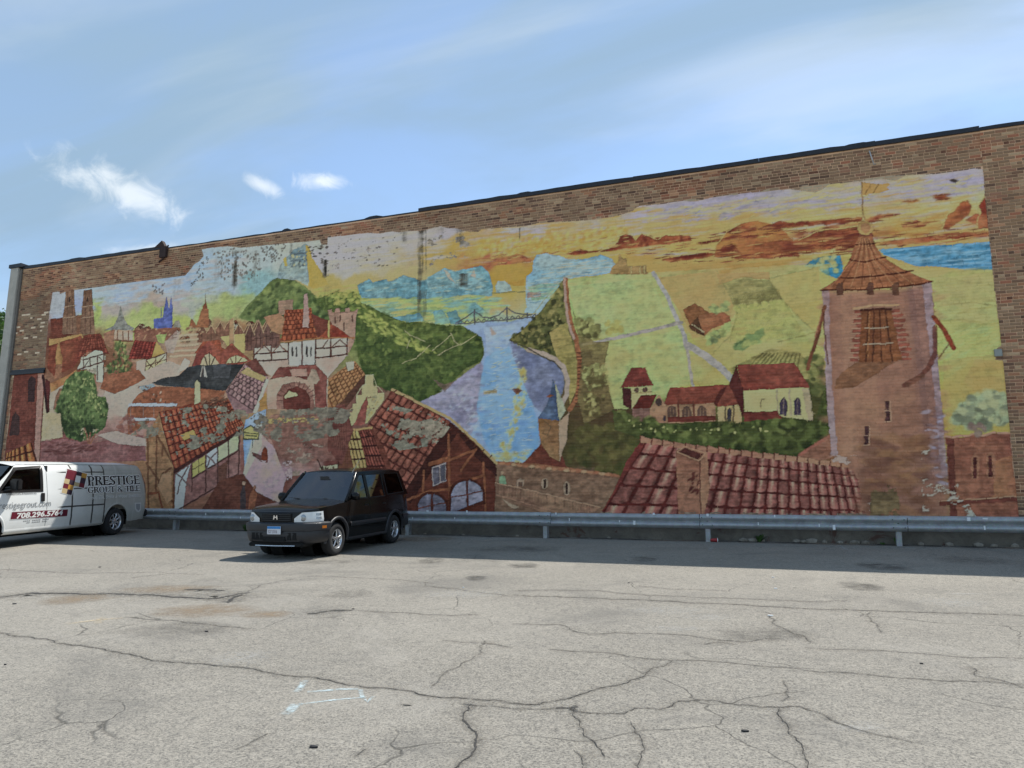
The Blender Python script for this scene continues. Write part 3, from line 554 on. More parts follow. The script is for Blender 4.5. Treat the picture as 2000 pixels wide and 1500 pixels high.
# wall walk with slit windows and stair
poly([(966,906),(1010,904),(1100,914),(1212,930),(1178,1002),(950,1002)], (112,80,64), (128,96,78)); line([(972,905),(1010,906),(1060,910),(1120,918),(1208,930)], 5, (150,92,66))
for k in range(20): dab(*to_cv([(980 + 11.5 * k, 906 + 1.15 * k)])[0], 5, 2.6, 0, ((190,130,95), (165,100,72), (205,170,130))[k % 3], .8)
poly([(946,938),(1172,992),(1160,1002),(1060,1002),(946,962)], (128,90,74), (145,108,86)); line([(944,938),(1050,962),(1172,992)], 2.4, (178,138,112)); line([(950,962),(1085,1000)], 2, (165,120,98))
for k in range(26): line([(950 + 8.4 * k, 941 + 2 * k), (950 + 8.4 * k, 962 + 1.6 * k)], 1, ((108,76,62), (165,130,105))[k % 2], .7)
for x, y, h in ((1063, 945, 8), (1106, 955, 11)): oval(x, y, 7, h + 3, (158,130,110)); poly([(x-2,y+h),(x-2,y-h),(x+2,y-h),(x+2,y+h)], (62,36,34))
poly([(1008,950),(1008,938),(1015,934),(1023,939),(1022,950)], (150,122,104)); poly([(1011,950),(1011,941),(1020,941),(1020,950)], (100,72,60)); poly([(974,944),(975,932),(980,928),(986,932),(988,946)], (120,142,112)); oval(980,924,3,4,(160,130,105))
poly([(980,975),(1000,985),(1013,990),(1005,996),(990,985)], (165,140,118))
# big half-timbered house
poly([(765,762),(800,778),(880,824),(835,900),(785,968),(700,940),(690,905),(712,842)], (125,62,52), (112,52,44))
tiles([(766,764),(882,826),(792,972),(668,900)], 11, 8, (136,72,60), (86,38,34), (170,112,92), hi=.45, seed=3, lw=.10)
poly([(880,824),(925,862),(968,905),(966,1002),(792,1002),(785,968),(835,900)], (112,54,42), (98,46,37)); poly([(880,824),(896,842),(800,985),(785,968)], (72,34,30)); poly([(880,826),(968,905),(970,932),(930,895)], (70,35,32))
line([(766,762),(800,778),(842,800),(882,820),(925,860),(970,906)], 5, (190,160,112)); 
for k in range(13): line([(770 + 15.5 * k, 766 + 10.6 * k), (774 + 15.5 * k, 763 + 10.6 * k)], 2, (95,50,40))
lines([[(876,850),(878,1000)],[(838,908),(880,898),(930,878)],[(880,950),(945,928)],[(828,920),(826,960)],[(790,978),(840,960),(880,955)],[(928,880),(900,920)],[(944,905),(948,1000)],[(838,905),(878,893)]], 5, (142,78,52))
poly([(843,913),(870,903),(871,940),(845,950)], (170,150,150)); poly([(845,915),(857,911),(858,943),(847,947)], (90,82,95), (190,195,210)); poly([(859,910),(869,906),(870,939),(860,942)], (85,78,90), (160,165,180))
for (x, y, r) in ((843, 990, 27), (912, 968, 31)):
    A = lambda r: [(x + r * math.cos(t), y - r * .92 * math.sin(t)) for t in np.linspace(0, math.pi, 14)]
    poly(A(r + 5) + [(x - r - 5, 1003), (x + r + 5, 1003 if y > 980 else 985)], (88,42,34)); poly(A(r) + [(x - r, 1002), (x + r, 1002 if y > 980 else 978)], (140,132,150), (95,88,105)); line([(x, y - r), (x + 1, 1002)], 4, (100,46,36)); line([(x - r, y + 4), (x + r, y - 8)], 2, (120,60,46))
poly([(672,842),(728,838),(752,880),(770,930),(700,935),(690,925)], (118,58,48))
tiles([(672,842),(724,838),(762,936),(694,936)], 11, 5, (124,58,50), (72,32,30), (165,105,85), hi=.5, seed=5, lw=.14)
tiles([(672,842),(700,840),(722,936),(694,936)], 4, 5, (196,160,98), (78,42,34), (225,200,140), hi=.6, seed=9, lw=.14)
poly([(670,842),(676,846),(694,930),(664,925),(660,915)], (112,66,50)); line([(671,842),(658,922)], 4, (85,42,36)); line([(672,841),(700,839),(726,836)], 4, (190,150,100))
# gate house, tower, roofs
poly([(640,742),(692,704),(712,732),(664,788),(640,800)], (165,112,74), (150,98,66)); tiles([(692,704),(714,732),(650,800),(632,752)], 6, 9, (168,116,76), (118,72,48), (205,160,112), stagger=.5, seed=2, lh=.2)
poly([(712,732),(716,745),(672,800),(660,800),(664,788)], (92,58,48)); poly([(675,708),(691,706),(690,722),(680,726)], (185,178,160))
poly([(640,606),(648,604),(648,612),(654,612),(655,603),(664,603),(665,611),(673,611),(674,602),(683,602),(684,610),(690,610),(699,602),(694,625),(694,662),(682,690),(648,664)], (165,132,116), (150,116,102))
lines([[(654,620),(654,632)],[(672,632),(672,645)],[(688,618),(688,628)],[(664,618),(664,628)]], 2.4, (92,60,54)); line([(646,612),(696,610)], 1.5, (128,96,84))
poly([(544,588),(572,585),(572,612),(544,616)], (138,108,92), (152,122,104))
poly([(556,606),(608,602),(614,640),(620,664),(548,668),(552,640)], (150,66,44), (165,90,58)); tiles([(558,606),(607,603),(618,662),(550,667)], 7, 7, (155,72,48), (100,38,30), (200,140,88), stagger=.5, seed=4, alpha=.8)
poly([(594,575),(600,573),(604,625),(602,640),(590,640),(592,625)], (178,148,142), (160,128,122)); poly([(608,613),(645,628),(656,650),(620,664),(612,630)], (118,58,48))
poly([(496,676),(510,664),(530,644),(540,650),(552,668)], (140,52,40), (160,78,52)); poly([(618,664),(632,650),(645,634),(660,640),(692,664),(680,660)], (142,54,42), (160,80,55))
line([(494,676),(550,668),(620,662),(692,660)], 3.4, (165,110,75)); lines([[(532,668),(532,642)],[(642,658),(642,628)]], 4, (205,180,110))
poly([(495,678),(560,670),(620,664),(680,661),(680,696),(620,702),(560,704),(495,706)], (208,198,188), (192,176,165)); poly([(564,672),(616,666),(616,714),(564,716)], (214,210,206), (196,190,188))
tm = (96, 48, 42)
lines([[(496,678),(496,706)],[(530,674),(530,704)],[(563,670),(563,712)],[(590,668),(590,714)],[(616,665),(616,712)],[(646,663),(646,698)],[(678,661),(678,694)]], 3, tm)
lines([[(496,692),(563,687)],[(616,682),(678,676)],[(496,706),(563,702)],[(616,700),(678,692)]], 2.6, tm); lines([[(500,690),(514,676)],[(546,674),(560,688)],[(516,676),(530,690)],[(532,690),(544,676)],[(630,680),(640,664)],[(648,678),(664,664)],[(664,664),(678,676)]], 1.8, (120,70,58))
for x in (571, 579, 599, 607): poly([(x-1.6,697),(x-1.6,680),(x,676),(x+1.6,680),(x+1.6,697)], (72,62,64))
poly([(497,707),(563,703),(563,714),(616,714),(616,702),(678,694),(640,738),(600,742),(540,742),(520,730)], (188,160,148), (205,190,180)); 
poly([(522,742),(548,716),(612,716),(640,742),(640,800),(522,800)], (182,148,132), (198,178,160)); poly([(527,742),(545,718),(615,712),(638,735),(638,800),(616,800),(612,745),(570,735),(548,738)], (122,62,58), (140,80,74)); poly([(566,722),(598,721),(600,735),(570,736)], (180,140,128))
poly([(540,800),(540,772),(552,752),(572,746),(596,750),(610,766),(616,800)], (150,108,98), (132,88,80)); poly([(553,800),(553,775),(563,760),(580,755),(598,762),(606,780),(606,800)], (118,58,52), (98,46,42)); poly([(555,776),(564,764),(578,768),(582,774),(556,779)], (200,190,150))
for k in range(12):
    t = math.pi * k / 11; line([(580 + 27 * math.cos(t), 782 - 26 * math.sin(t)), (580 + 38 * math.cos(t), 782 - 36 * math.sin(t))], 1.2, (110,70,66))
poly([(600,740),(608,722),(616,722),(624,742),(618,750),(604,750)], (165,145,130), (150,128,114))
# stepped cream gable
poly([(680,832),(678,806),(688,805),(688,790),(695,789),(696,772),(706,771),(707,754),(713,753),(714,732),(729,732),(729,753),(737,753),(737,769),(751,768),(751,780),(716,828)], (202,190,142), (185,172,128)); line([(680,804),(697,788),(697,770),(707,754),(714,752),(714,733),(728,733),(736,754),(750,770)], 1.3, (225,215,170))
poly([(705,795),(718,773),(718,795),(712,830),(690,832)], (150,80,72)); dabs([(716,775),(748,775),(730,810),(715,825)], 30, [(190,170,110),(150,140,110),(120,70,60)], 2.5, 2, 0, 2, .8)
# roofs of the old town, left of the gate
def cottages(region, n, s0, s1, seed):
    r = random.Random(seed); q = to_cv(region); xs0, xs1 = min(p[0] for p in region), max(p[0] for p in region); ys0, ys1 = min(p[1] for p in region), max(p[1] for p in region); spots = []
    for _ in range(n): spots.append((r.uniform(xs0, xs1), r.uniform(ys0, ys1)))
    for x, y in sorted(spots, key=lambda p: p[1]):
        w = r.uniform(s0, s1); h = w * r.uniform(.7, 1.1); rc_ = r.choice([(126,58,46),(140,72,54),(112,52,44),(150,92,66),(120,76,60)]); wc = r.choice([(176,140,112),(196,176,146),(140,100,82),(166,122,96),(205,196,178)])
        poly([(x, y + h), (x, y), (x + w * .5, y - w * .5), (x + w, y), (x + w, y + h)], wc, tuple(int(c * .85) for c in wc)); poly([(x + w * .5, y - w * .5), (x + w * 1.25, y - w * .55), (x + w * 1.75, y - w * .02), (x + w, y + w * .08)], rc_, tuple(int(c * .8) for c in rc_)); poly([(x + w, y), (x + w * 1.7, y), (x + w * 1.68, y + h * .9), (x + w, y + h)], tuple(int(c * .72) for c in wc))
        line([(x - 1, y + 1), (x + w * .5, y - w * .5), (x + w + 1, y + 1)], 1.2, tuple(int(c * .7) for c in rc_)); line([(x + w * .5, y), (x + w * .5, y + h)], 1, (92,60,52), .8); line([(x, y + h * .45), (x + w, y + h * .45)], .9, (92,60,52), .7); dab(*to_cv([(x + w * .3, y + h * .7)])[0], 1.2, 1.6, 0, (70,50,48), .8)
cottages([(262,640),(345,636),(345,662),(262,662)], 16, 6, 10, 1); cottages([(100,672),(190,664),(195,700),(100,720)], 9, 9, 14, 2); cottages([(350,636),(500,628),(500,668),(350,668)], 30, 7, 12, 3)
for k in range(9):
    x = 385 + 18 * k; y = 640 + 5 * math.sin(k * 1.7); poly([(x,y+30),(x,y+6),(x+9,y-10),(x+18,y+6),(x+18,y+30)], (128,88,72), (110,72,60)); line([(x,y+6),(x+9,y-10),(x+18,y+6)], 1.6, (190,160,125)); line([(x+9,y-6),(x+9,y+26)], 1, (90,60,52))
for x, y, w in ((505,640,20),(525,636,18),(488,645,18),(536,640,16)):
    poly([(x-w/2,y+40),(x-w/2,y+10),(x,y-14),(x+w/2,y+10),(x+w/2,y+40)], (112,80,74), (98,66,60)); line([(x-w/2,y+10),(x,y-14),(x+w/2,y+10)], 2, (170,140,112)); lines([[(x-5,y+12),(x-5,y+38)],[(x+3,y+6),(x+3,y+38)],[(x-w/2,y+22),(x+w/2,y+20)]], 1, (75,48,46))
poly([(515,620),(545,612),(556,622),(550,655),(530,648)], (165,122,92), (150,105,80)); poly([(430,658),(478,652),(478,690),(452,688)], (196,180,118), (180,160,100)); poly([(448,625),(457,620),(457,672),(448,674)], (165,130,98)); line([(456,622),(457,672)], 1.4, (215,190,150))
poly([(396,600),(402,588),(404,600),(408,622),(396,624)], (140,76,52)); line([(401,574),(401,592)], 1.4, (130,70,50)); poly([(368,640),(374,622),(384,636),(394,604),(407,604),(408,640)], (138,80,55), (155,98,66))
poly([(300,642),(300,624),(308,622),(318,620),(321,600),(325,579),(329,600),(331,604),(334,577),(337,602),(336,643)], (74,86,152), (92,104,165)); line([(315,603),(315,622)], 1.4, (85,100,150)); poly([(338,640),(342,628),(350,626),(354,640)], (130,125,115))
poly([(204,646),(222,636),(231,618),(235,596),(240,618),(249,634),(263,641),(256,648),(225,645)], (112,112,112), (128,128,124)); poly([(202,652),(224,643),(222,668),(218,682),(202,670)], (150,105,84)); poly([(224,644),(260,646),(259,668),(222,666)], (196,184,172), (170,140,118))
lines([[(230,646),(229,665)],[(240,648),(240,668)],[(251,648),(251,667)],[(224,665),(259,667)]], 2.4, (128,84,66))
poly([(262,645),(345,640),(345,660),(300,672),(262,668)], (142,92,76), (125,76,64)); dabs([(262,644),(400,636),(400,655),(262,662)], 60, [(150,100,78),(170,130,100),(120,75,62),(190,165,130)], 4, 2, 0, .8, .7, False)
for k in range(5): line([(340 - 2 * k, 657 + 10 * k), (386, 653 + 10 * k)], 4, (212,196,168), .75)
# cathedral towers on the far left
poly([(98,624),(125,620),(126,655),(102,652)], (102,46,38), (118,58,46)); poly([(140,618),(160,615),(160,655),(142,655)], (120,80,62))
for x in (136, 171): 
    poly([(x-8,568),(x+9,565),(x+10,598),(x+13,622),(x+14,653),(x-15,653),(x-13,620),(x-10,598)], (122,92,76), (106,76,62)); lines([[(x-4,570),(x-5,650)],[(x+4,568),(x+6,650)]], 2, (98,68,58)); lines([[(x-11,600),(x+11,597)],[(x-13,622),(x+12,618)]], 1.8, (150,122,104)); poly([(x-2,590),(x-2,582),(x+1,580),(x+1,590)], (70,48,44))
poly([(96,662),(120,660),(160,652),(163,660),(120,672),(96,675)], (188,150,92), (165,120,75))
poly([(97,675),(120,668),(158,656),(168,672),(152,700),(140,720),(105,735),(92,720)], (128,58,44), (145,74,54)); poly([(165,655),(196,652),(208,680),(214,692),(200,690),(185,684),(165,690),(140,722),(150,690)], (132,58,46), (120,50,40)); tiles([(168,655),(198,653),(212,690),(150,700)], 9, 6, (138,66,52), (104,44,36), (165,100,76), alpha=.6, seed=8)
poly([(108,700),(113,668),(116,664),(119,690),(122,700),(121,712),(109,712)], (176,130,82), (150,105,66)); poly([(110,712),(121,712),(120,740),(126,752),(104,752)], (140,92,70))
poly([(160,704),(172,692),(186,684),(200,686),(204,695),(200,748),(188,745),(188,720),(150,722)], (206,204,192), (190,190,178)); lines([[(162,704),(206,690)],[(152,722),(206,706)],[(163,704),(163,720)],[(176,699),(176,716)],[(190,695),(190,742)],[(203,690),(202,740)]], 2.2, (92,56,48)); lines([[(164,718),(175,702)],[(192,698),(203,706)]], 1.6, (100,62,52))
poly([(95,745),(100,748),(128,735),(150,722),(132,748),(100,768)], (165,105,66), (185,145,90)); poly([(96,770),(150,735),(170,745),(140,770),(112,800),(96,800)], (190,176,160), (175,155,140))
poly([(88,740),(98,745),(96,810),(90,800)], (96,42,42)); poly([(104,800),(108,775),(116,760),(128,758),(125,800)], (130,92,74))
poly([(250,702),(262,665),(304,668),(295,702)], (128,44,40), (140,56,48)); tiles([(262,666),(305,668),(296,703),(250,700)], 7, 8, (134,50,44), (98,30,30), (175,95,78), alpha=.75, seed=12)
poly([(295,702),(305,668),(312,675),(322,690),(310,700)], (190,160,90), (170,130,70)); poly([(266,706),(284,703),(284,728),(266,728)], (188,170,158)); poly([(284,704),(325,690),(324,714),(283,730)], (208,204,190), (200,190,150)); lines([[(285,704),(325,690)],[(283,730),(324,714)],[(284,716),(325,702)],[(285,704),(283,730)],[(304,698),(304,722)],[(325,690),(324,714)],[(284,730),(303,704)],[(286,706),(302,722)],[(306,712),(322,694)]], 1.6, (104,50,48))
poly([(304,655),(326,652),(320,672),(308,668)], (150,160,95)); poly([(322,670),(345,645),(352,650),(338,690),(326,690)], (165,150,150), alpha=.6)
dabs([(222,692),(228,668),(236,664),(246,672),(250,690),(258,710),(255,730),(235,740),(212,735),(207,715)], 170, [(48,62,38),(64,82,48),(88,104,60),(146,154,94)], 3.6, 2.8, 0, 2, .65)
# lane and market ground
poly([(206,760),(260,735),(330,705),(355,715),(350,735),(300,752),(262,790),(240,815),(195,795)], (190,176,166), (176,158,148)); poly([(345,730),(360,700),(372,705),(366,720)], (205,195,185)); poly([(205,735),(270,722),(285,740),(225,770),(195,760)], (142,82,60), (155,95,70))
poly([(380,690),(396,668),(430,664),(432,678),(448,690),(440,700)], (150,74,52), (140,66,50)); poly([(374,716),(384,690),(408,665),(430,688),(432,712)], (140,70,60), (128,58,54)); poly([(408,665),(430,686),(430,712),(420,710)], (155,78,62)); poly([(430,712),(432,690),(452,670),(474,690),(492,706),(472,712)], (142,68,58), (155,80,64))
poly([(390,714),(400,694),(409,690),(420,700),(428,712)], (196,180,150)); lines([[(409,688),(409,713)],[(399,696),(405,713)],[(420,698),(412,713)]], 2, (68,48,44)); poly([(441,710),(450,698),(462,694),(478,700),(484,706)], (196,188,150)); lines([[(460,694),(460,709)],[(450,700),(455,709)],[(471,700),(465,708)]], 2, (120,80,64))
poly([(296,749),(320,738),(350,734),(366,718),(384,714),(478,711),(440,764),(360,757),(320,755)], (46,46,50), (66,68,74)); poly([(415,712),(452,711),(448,740),(418,738)], (92,94,104), alpha=.45); lines([[(395,716),(392,735)],[(398,716),(403,736)],[(398,716),(400,735)]], 2.6, (200,195,190)); line([(396,716),(394,736)], 3, (70,50,48), .6)
poly([(300,755),(360,758),(440,765),(430,790),(330,800),(300,820),(250,850),(248,800),(270,770)], (152,90,64), (138,78,56)); poly([(270,755),(298,750),(304,755),(280,765)], (130,140,150))
poly([(252,788),(346,788),(345,794),(250,794)], (190,190,200), (170,172,182)); poly([(250,816),(300,817),(310,822),(250,822)], (185,186,196)); lines([[(255,794),(256,850)],[(300,794),(300,815)],[(280,794),(280,815)],[(320,794),(318,815)]], 1.2, (130,110,104)); dabs([(268,752),(330,760),(330,786),(270,786)], 20, [(90,62,52),(190,175,160),(110,70,56)], 1.8, 2.4, 0, 1, .8)
dabs([(225,815),(260,815),(280,860),(225,850)], 60, [(150,95,85),(125,75,72),(165,115,100)], 6, 3, 0, 1, .6)
# tall green tree
T1 = [(118,770),(128,742),(145,728),(165,724),(182,730),(188,755),(190,775),(206,775),(212,800),(205,835),(185,850),(160,862),(130,855),(120,830),(108,800)]
poly(T1, (72,92,56), (92,112,66)); dabs(T1, 420, [(40,55,33),(52,70,41),(66,86,50),(86,106,64),(140,150,96)], 3.8, 3.0, 0, 2, .6); dabs([(160,735),(184,732),(190,775),(206,780),(208,815),(180,800)], 60, [(110,126,76),(150,158,100),(176,178,116)], 2.6, 2, 0, 2, .6); dabs([(112,800),(160,820),(190,835),(160,860),(125,850)], 110, [(38,52,32),(48,64,38)], 5, 4, 0, 2, .5)
lines([[(172,868),(170,850),(165,838)],[(176,868),(186,848)],[(174,866),(176,846)]], 4, (132,84,66)); dabs([(158,838),(192,838),(190,858),(160,860)], 22, [(196,186,160),(150,130,100)], 2, 1.8, 0, 2, .8)
poly([(78,862),(130,858),(175,868),(215,858),(280,850),(285,900),(78,905)], (128,78,80), (142,96,98)); dabs([(80,862),(180,866),(200,880),(90,890)], 60, [(95,50,52),(110,62,62),(140,90,88)], 9, 2, 0, .4, .6); poly([(190,850),(225,842),(285,858),(285,872),(230,868)], (190,176,168), alpha=.8)
poly([(78,805),(118,808),(122,855),(80,860)], (188,174,150), (176,160,128))
# far left: red building with dark windows and a scrap of tiled roof
poly([(28,727),(88,722),(84,800),(78,905),(8,905)], (122,64,56), (108,52,46)); poly([(74,728),(86,726),(76,905),(66,905)], (160,120,112)); poly([(54,785),(55,742),(62,735),(70,740),(67,785)], (58,38,42)); poly([(17,852),(24,815),(30,805),(38,815),(38,850)], (66,44,46)); line([(84,735),(92,805)], 6, (58,30,34))
poly([(12,886),(60,866),(68,885),(72,905),(10,905)], (120,58,40)); tiles([(12,886),(62,864),(74,908),(8,910)], 6, 2, (150,82,46), (84,38,28), (215,178,96), hi=.9, seed=6, lw=.2)
# tiled house, bottom left
poly([(286,852),(312,805),(345,918),(342,1000),(284,1000)], (152,112,80), (140,98,70)); lines([[(288,850),(290,1000)],[(300,838),(342,915)],[(306,850),(304,960)],[(286,905),(336,980)],[(318,870),(316,890)],[(340,920),(338,1000)],[(292,838),(300,838)],[(310,945),(318,925),(334,915)]], 4, (112,72,52)); poly([(308,950),(316,926),(334,922),(336,975),(326,985)], (172,130,98)); line([(290,965),(310,962),(318,1000)], 4, (130,68,46))
poly([(310,805),(395,784),(462,788),(472,842),(340,920)], (146,66,48), (132,56,42)); tiles([(310,806),(452,778),(478,836),(340,920)], 20, 8, (150,68,50), (98,38,32), (205,150,92), stagger=.0, seed=1, hi=.55)
poly([(352,850),(378,840),(382,850),(360,860)], (195,175,95), alpha=.8)
poly([(340,922),(470,842),(470,930),(342,1000)], (140,98,96), (125,82,80)); line([(340,922),(470,842)], 6, (78,42,40))
poly([(343,926),(372,908),(364,940),(356,1000),(340,1000)], (205,208,212), (190,192,198)); poly([(376,905),(400,890),(400,918),(376,932)], (205,192,110), (188,172,92)); poly([(403,888),(424,874),(424,905),(403,920)], (204,206,214)); poly([(426,874),(445,862),(445,890),(426,903)], (186,186,158), (170,172,140)); poly([(447,860),(466,848),(465,878),(447,888)], (190,190,160), (172,175,142))
lines([[(375,905),(375,960)],[(402,890),(402,960)],[(425,874),(425,950)],[(446,862),(446,935)],[(467,848),(466,930)],[(375,935),(466,880)],[(342,1000),(466,925)]], 2.6, (84,52,50)); lines([[(388,898),(388,925)],[(376,918),(400,904)]], 1.4, (110,90,60)); lines([[(403,918),(410,898),(423,884)],[(404,890),(415,900),(424,910)],[(346,965),(352,940),(368,912)],[(344,925),(356,935),(370,950)]], 2.8, (112,86,86))
poly([(426,912),(444,900),(442,938),(427,948)], (100,62,54)); poly([(428,940),(470,926),(500,935),(560,1002),(390,1002)], (96,52,44), (110,62,52))
# violet tiled roof, chimney
poly([(440,765),(478,712),(524,738),(496,806),(462,812)], (142,108,112), (128,94,100)); tiles([(478,714),(524,738),(498,806),(440,766)], 7, 8, (144,110,114), (92,66,72), (196,175,160), stagger=.5, seed=7, hi=.4); poly([(478,712),(500,700),(524,736),(505,732)], (112,64,58)); poly([(470,728),(482,718),(520,738),(512,746)], (196,178,110), alpha=.7)
poly([(519,740),(525,742),(500,812),(494,806)], (196,190,180)); poly([(506,785),(520,765),(522,800),(510,805)], (160,112,62), (190,150,90)); poly([(380,790),(380,748),(385,742),(390,748),(391,786)], (198,196,160), (180,172,138)); dabs([(392,785),(440,770),(448,790),(400,800)], 60, [(72,46,40),(100,66,54),(140,100,80)], 5, 1.6, .3, .5, .8)
# street, sign and figures
poly([(474,850),(480,820),(505,805),(520,800),(515,870),(478,915)], (120,150,190), (160,175,195)); poly([(474,925),(505,840),(530,860),(560,940),(548,985),(500,960)], (178,148,160), (190,165,150)); poly([(500,830),(512,826),(512,870),(480,930),(474,925)], (195,192,175), alpha=.7)
poly([(475,858),(477,840),(489,832),(504,841),(505,858)], (196,186,118)); line([(475,858),(476,840),(489,832),(505,841),(505,859)], 2, (70,72,58), closed=True); lines([[(478,846),(502,848)],[(479,851),(501,853)]], 2, (84,84,62)); lines([[(494,858),(493,874)]], 1.6, (80,70,60))
poly([(508,903),(512,880),(517,872),(523,880),(522,904)], (128,58,42)); poly([(510,902),(493,890),(492,884),(510,890)], (110,72,72))
poly([(468,995),(470,960),(476,945),(480,960),(480,995)], (70,56,60)); oval(476,944,3,4,(178,140,120)); poly([(484,994),(488,965),(494,955),(502,962),(498,995)], (140,80,58)); oval(497,952,3,4,(150,100,82))
poly([(530,810),(640,805),(660,830),(655,900),(560,905),(505,840)], (120,78,72), (135,95,85), alpha=.7); streaks([(520,818),(620,815),(620,826),(522,826)], 40, [(205,190,110),(180,165,100)], 4, 1.6, .7)
poly([(640,800),(672,790),(690,840),(668,910),(640,880)], (124,72,64), (112,60,56)); 
for k in range(7): line([(645 + 5 * k, 800 + 3 * k), (655 + 4 * k, 880 + 5 * k)], 1.2, (98,52,50), .7)
poly([(624,912),(658,908),(660,920),(626,924)], (186,178,150)); dabs([(626,912),(658,910),(658,920),(628,922)], 30, [(60,46,40),(90,70,56)], 1.4, 1.4, 0, 2, .9); line([(620,898),(632,925)], 2.4, (72,42,38))
poly([(560,930),(640,925),(640,1000),(540,1000)], (112,62,56), (128,80,74))
# foreground tiled roof with chimney
RF = [(1256,854),(1300,868),(1380,878),(1480,890),(1560,898),(1668,908),(1680,955),(1692,1010),(1172,1006),(1205,945),(1222,905),(1238,880)]
poly(RF, (120,46,44), (132,58,52)); tiles([(1262,862),(1668,912),(1694,1016),(1170,1012)], 20, 4.6, (142,80,74), (100,38,36), (232,196,164), hi=.95, seed=13, lw=.12, lh=.13, clip=RF)
for k in range(19):
    x = 1258 + 21.8 * k; y = 860 + 48 * (k / 18) ** .85; poly([(x-9,y-1),(x-7,y-8),(x+13,y-3),(x+14,y+6),(x-6,y+5)], (176,126,100), (158,104,84)); line([(x-8,y+4),(x-7,y-8)], 1.8, (108,44,38))
poly([(1320,882),(1336,872),(1380,884),(1378,905),(1386,955),(1372,1006),(1324,1006)], (150,98,78), (135,84,68)); poly([(1366,898),(1380,884),(1386,955),(1374,1006),(1366,1006)], (168,118,92), (150,98,78)); poly([(1326,884),(1337,876),(1372,888),(1362,898)], (92,46,42)); line([(1322,884),(1336,873),(1378,886),(1364,900)], 2, (190,142,112), closed=True); line([(1366,900),(1368,1006)], 1.6, (98,52,46))
dabs([(1343,925),(1365,925),(1365,965),(1345,965)], 16, [(95,42,40),(110,50,46)], 4, 1.4, .8, .4, .8)
poly([(1560,892),(1590,872),(1620,852),(1640,890),(1600,900)], (142,92,74), (128,80,64)); line([(1560,890),(1592,868),(1620,852)], 5, (160,92,76))
# windmill tower
BODY = [(1605,566),(1660,568),(1740,566),(1818,552),(1826,620),(1834,740),(1842,840),(1850,930),(1856,1012),(1690,1012),(1672,930),(1640,892),(1622,892),(1612,740)]
poly(BODY, (158,108,86), (144,96,80)); dabs(BODY, 300, [(166,118,92),(150,102,84),(172,126,98),(138,92,80)], 14, 4, 0, .3, .35, False); poly([(1624,566),(1660,568),(1668,760),(1680,900),(1640,890),(1630,740)], (172,128,104), alpha=.35); poly([(1760,562),(1800,556),(1820,740),(1836,935),(1800,935),(1786,740)], (112,80,78), alpha=.30)
soften(BODY, 6, .6); glaze(BODY, (128,86,78), N_BIG, .1, .9, .40); poly([(1660,800),(1836,790),(1856,1012),(1690,1012),(1672,930)], (112,74,64), (136,92,76), alpha=.32); poly([(1770,562),(1818,552),(1834,740),(1852,940),(1810,950),(1794,740)], (104,76,84), alpha=.34); poly([(1640,570),(1700,570),(1712,740),(1720,880),(1660,880),(1648,740)], (182,134,104), alpha=.25); soften(BODY, 8, .5)
poly([(1605,566),(1618,568),(1624,740),(1636,892),(1622,892),(1612,740)], (156,142,156), (146,120,128), alpha=.7); poly([(1800,556),(1818,552),(1834,740),(1850,930),(1838,935),(1822,740)], (134,110,118), (150,132,146), alpha=.75); poly([(1782,560),(1800,556),(1822,740),(1838,935),(1822,935),(1806,740)], (146,102,92), alpha=.5)
dabs([(1808,800),(1840,800),(1852,960),(1826,960)], 60, [(150,142,165),(120,92,98),(135,105,105)], 5, 2, 0, .4, .6, False)
dabs([(1690,860),(1800,850),(1810,1000),(1700,1005)], 130, [(128,84,62),(150,104,72),(110,70,58),(140,96,84)], 13, 5, 0, .5, .5, False)
poly([(1600,568),(1622,556),(1640,540),(1660,505),(1670,478),(1678,462),(1702,462),(1708,478),(1722,500),(1760,525),(1820,551),(1770,560),(1755,562),(1690,566)], (150,86,56), (164,100,66))
for a in ([(1672,478),(1708,476)], [(1658,508),(1690,512),(1728,502)], [(1636,544),(1690,542),(1782,530)], [(1602,568),(1690,566),(1770,560),(1820,551)]): line(a, 2.6, (96,46,34))
for k in range(9): line([(1682 + 1.6 * k, 466), (1668 + 6 * k, 505), (1622 + 20 * k, 562 - .9 * k)], 1.6, ((200,145,100), (112,58,40))[k % 2], .55)
for x in (1640, 1700, 1748): poly([(x-8,563),(x-2,552),(x+6,553),(x+6,576),(x-6,577)], (112,72,54), (92,56,46))
poly([(1677,463),(1680,450),(1702,450),(1704,463)], (140,76,56)); oval(1690,446,15,14,(196,168,104),(170,130,78)); oval(1690,446,9,9,(170,120,80)); lines([[(1687,434),(1684,400),(1682,356)]], 1.8, (150,112,72)); poly([(1682,432),(1686,420),(1690,433)], (190,165,110))
poly([(1683,357),(1700,358),(1725,360),(1740,359),(1732,366),(1738,370),(1718,377),(1700,379),(1685,383)], (194,152,88), (178,132,74)); lines([[(1700,360),(1690,380)],[(1716,360),(1706,378)]], 1.3, (140,98,58))
for k in range(11):
    y = 606 + 9.4 * k; poly([(1668 - .8 * k + (k % 2) * 6, y), (1684 - .8 * k, y), (1684 - .8 * k, y + 6), (1668 - .8 * k + (k % 2) * 6, y + 6)], (146,76,62)); poly([(1741 + 2.0 * k, y - 1), (1757 + 2 * k + (k % 3) * 4, y - 1), (1757 + 2 * k + (k % 3) * 4, y + 5), (1741 + 2 * k, y + 5)], (146,76,62)); lines([[(1666 - k, y - 1.6), (1682 - k, y - 1.6)]], 1, (205,160,130), .7)
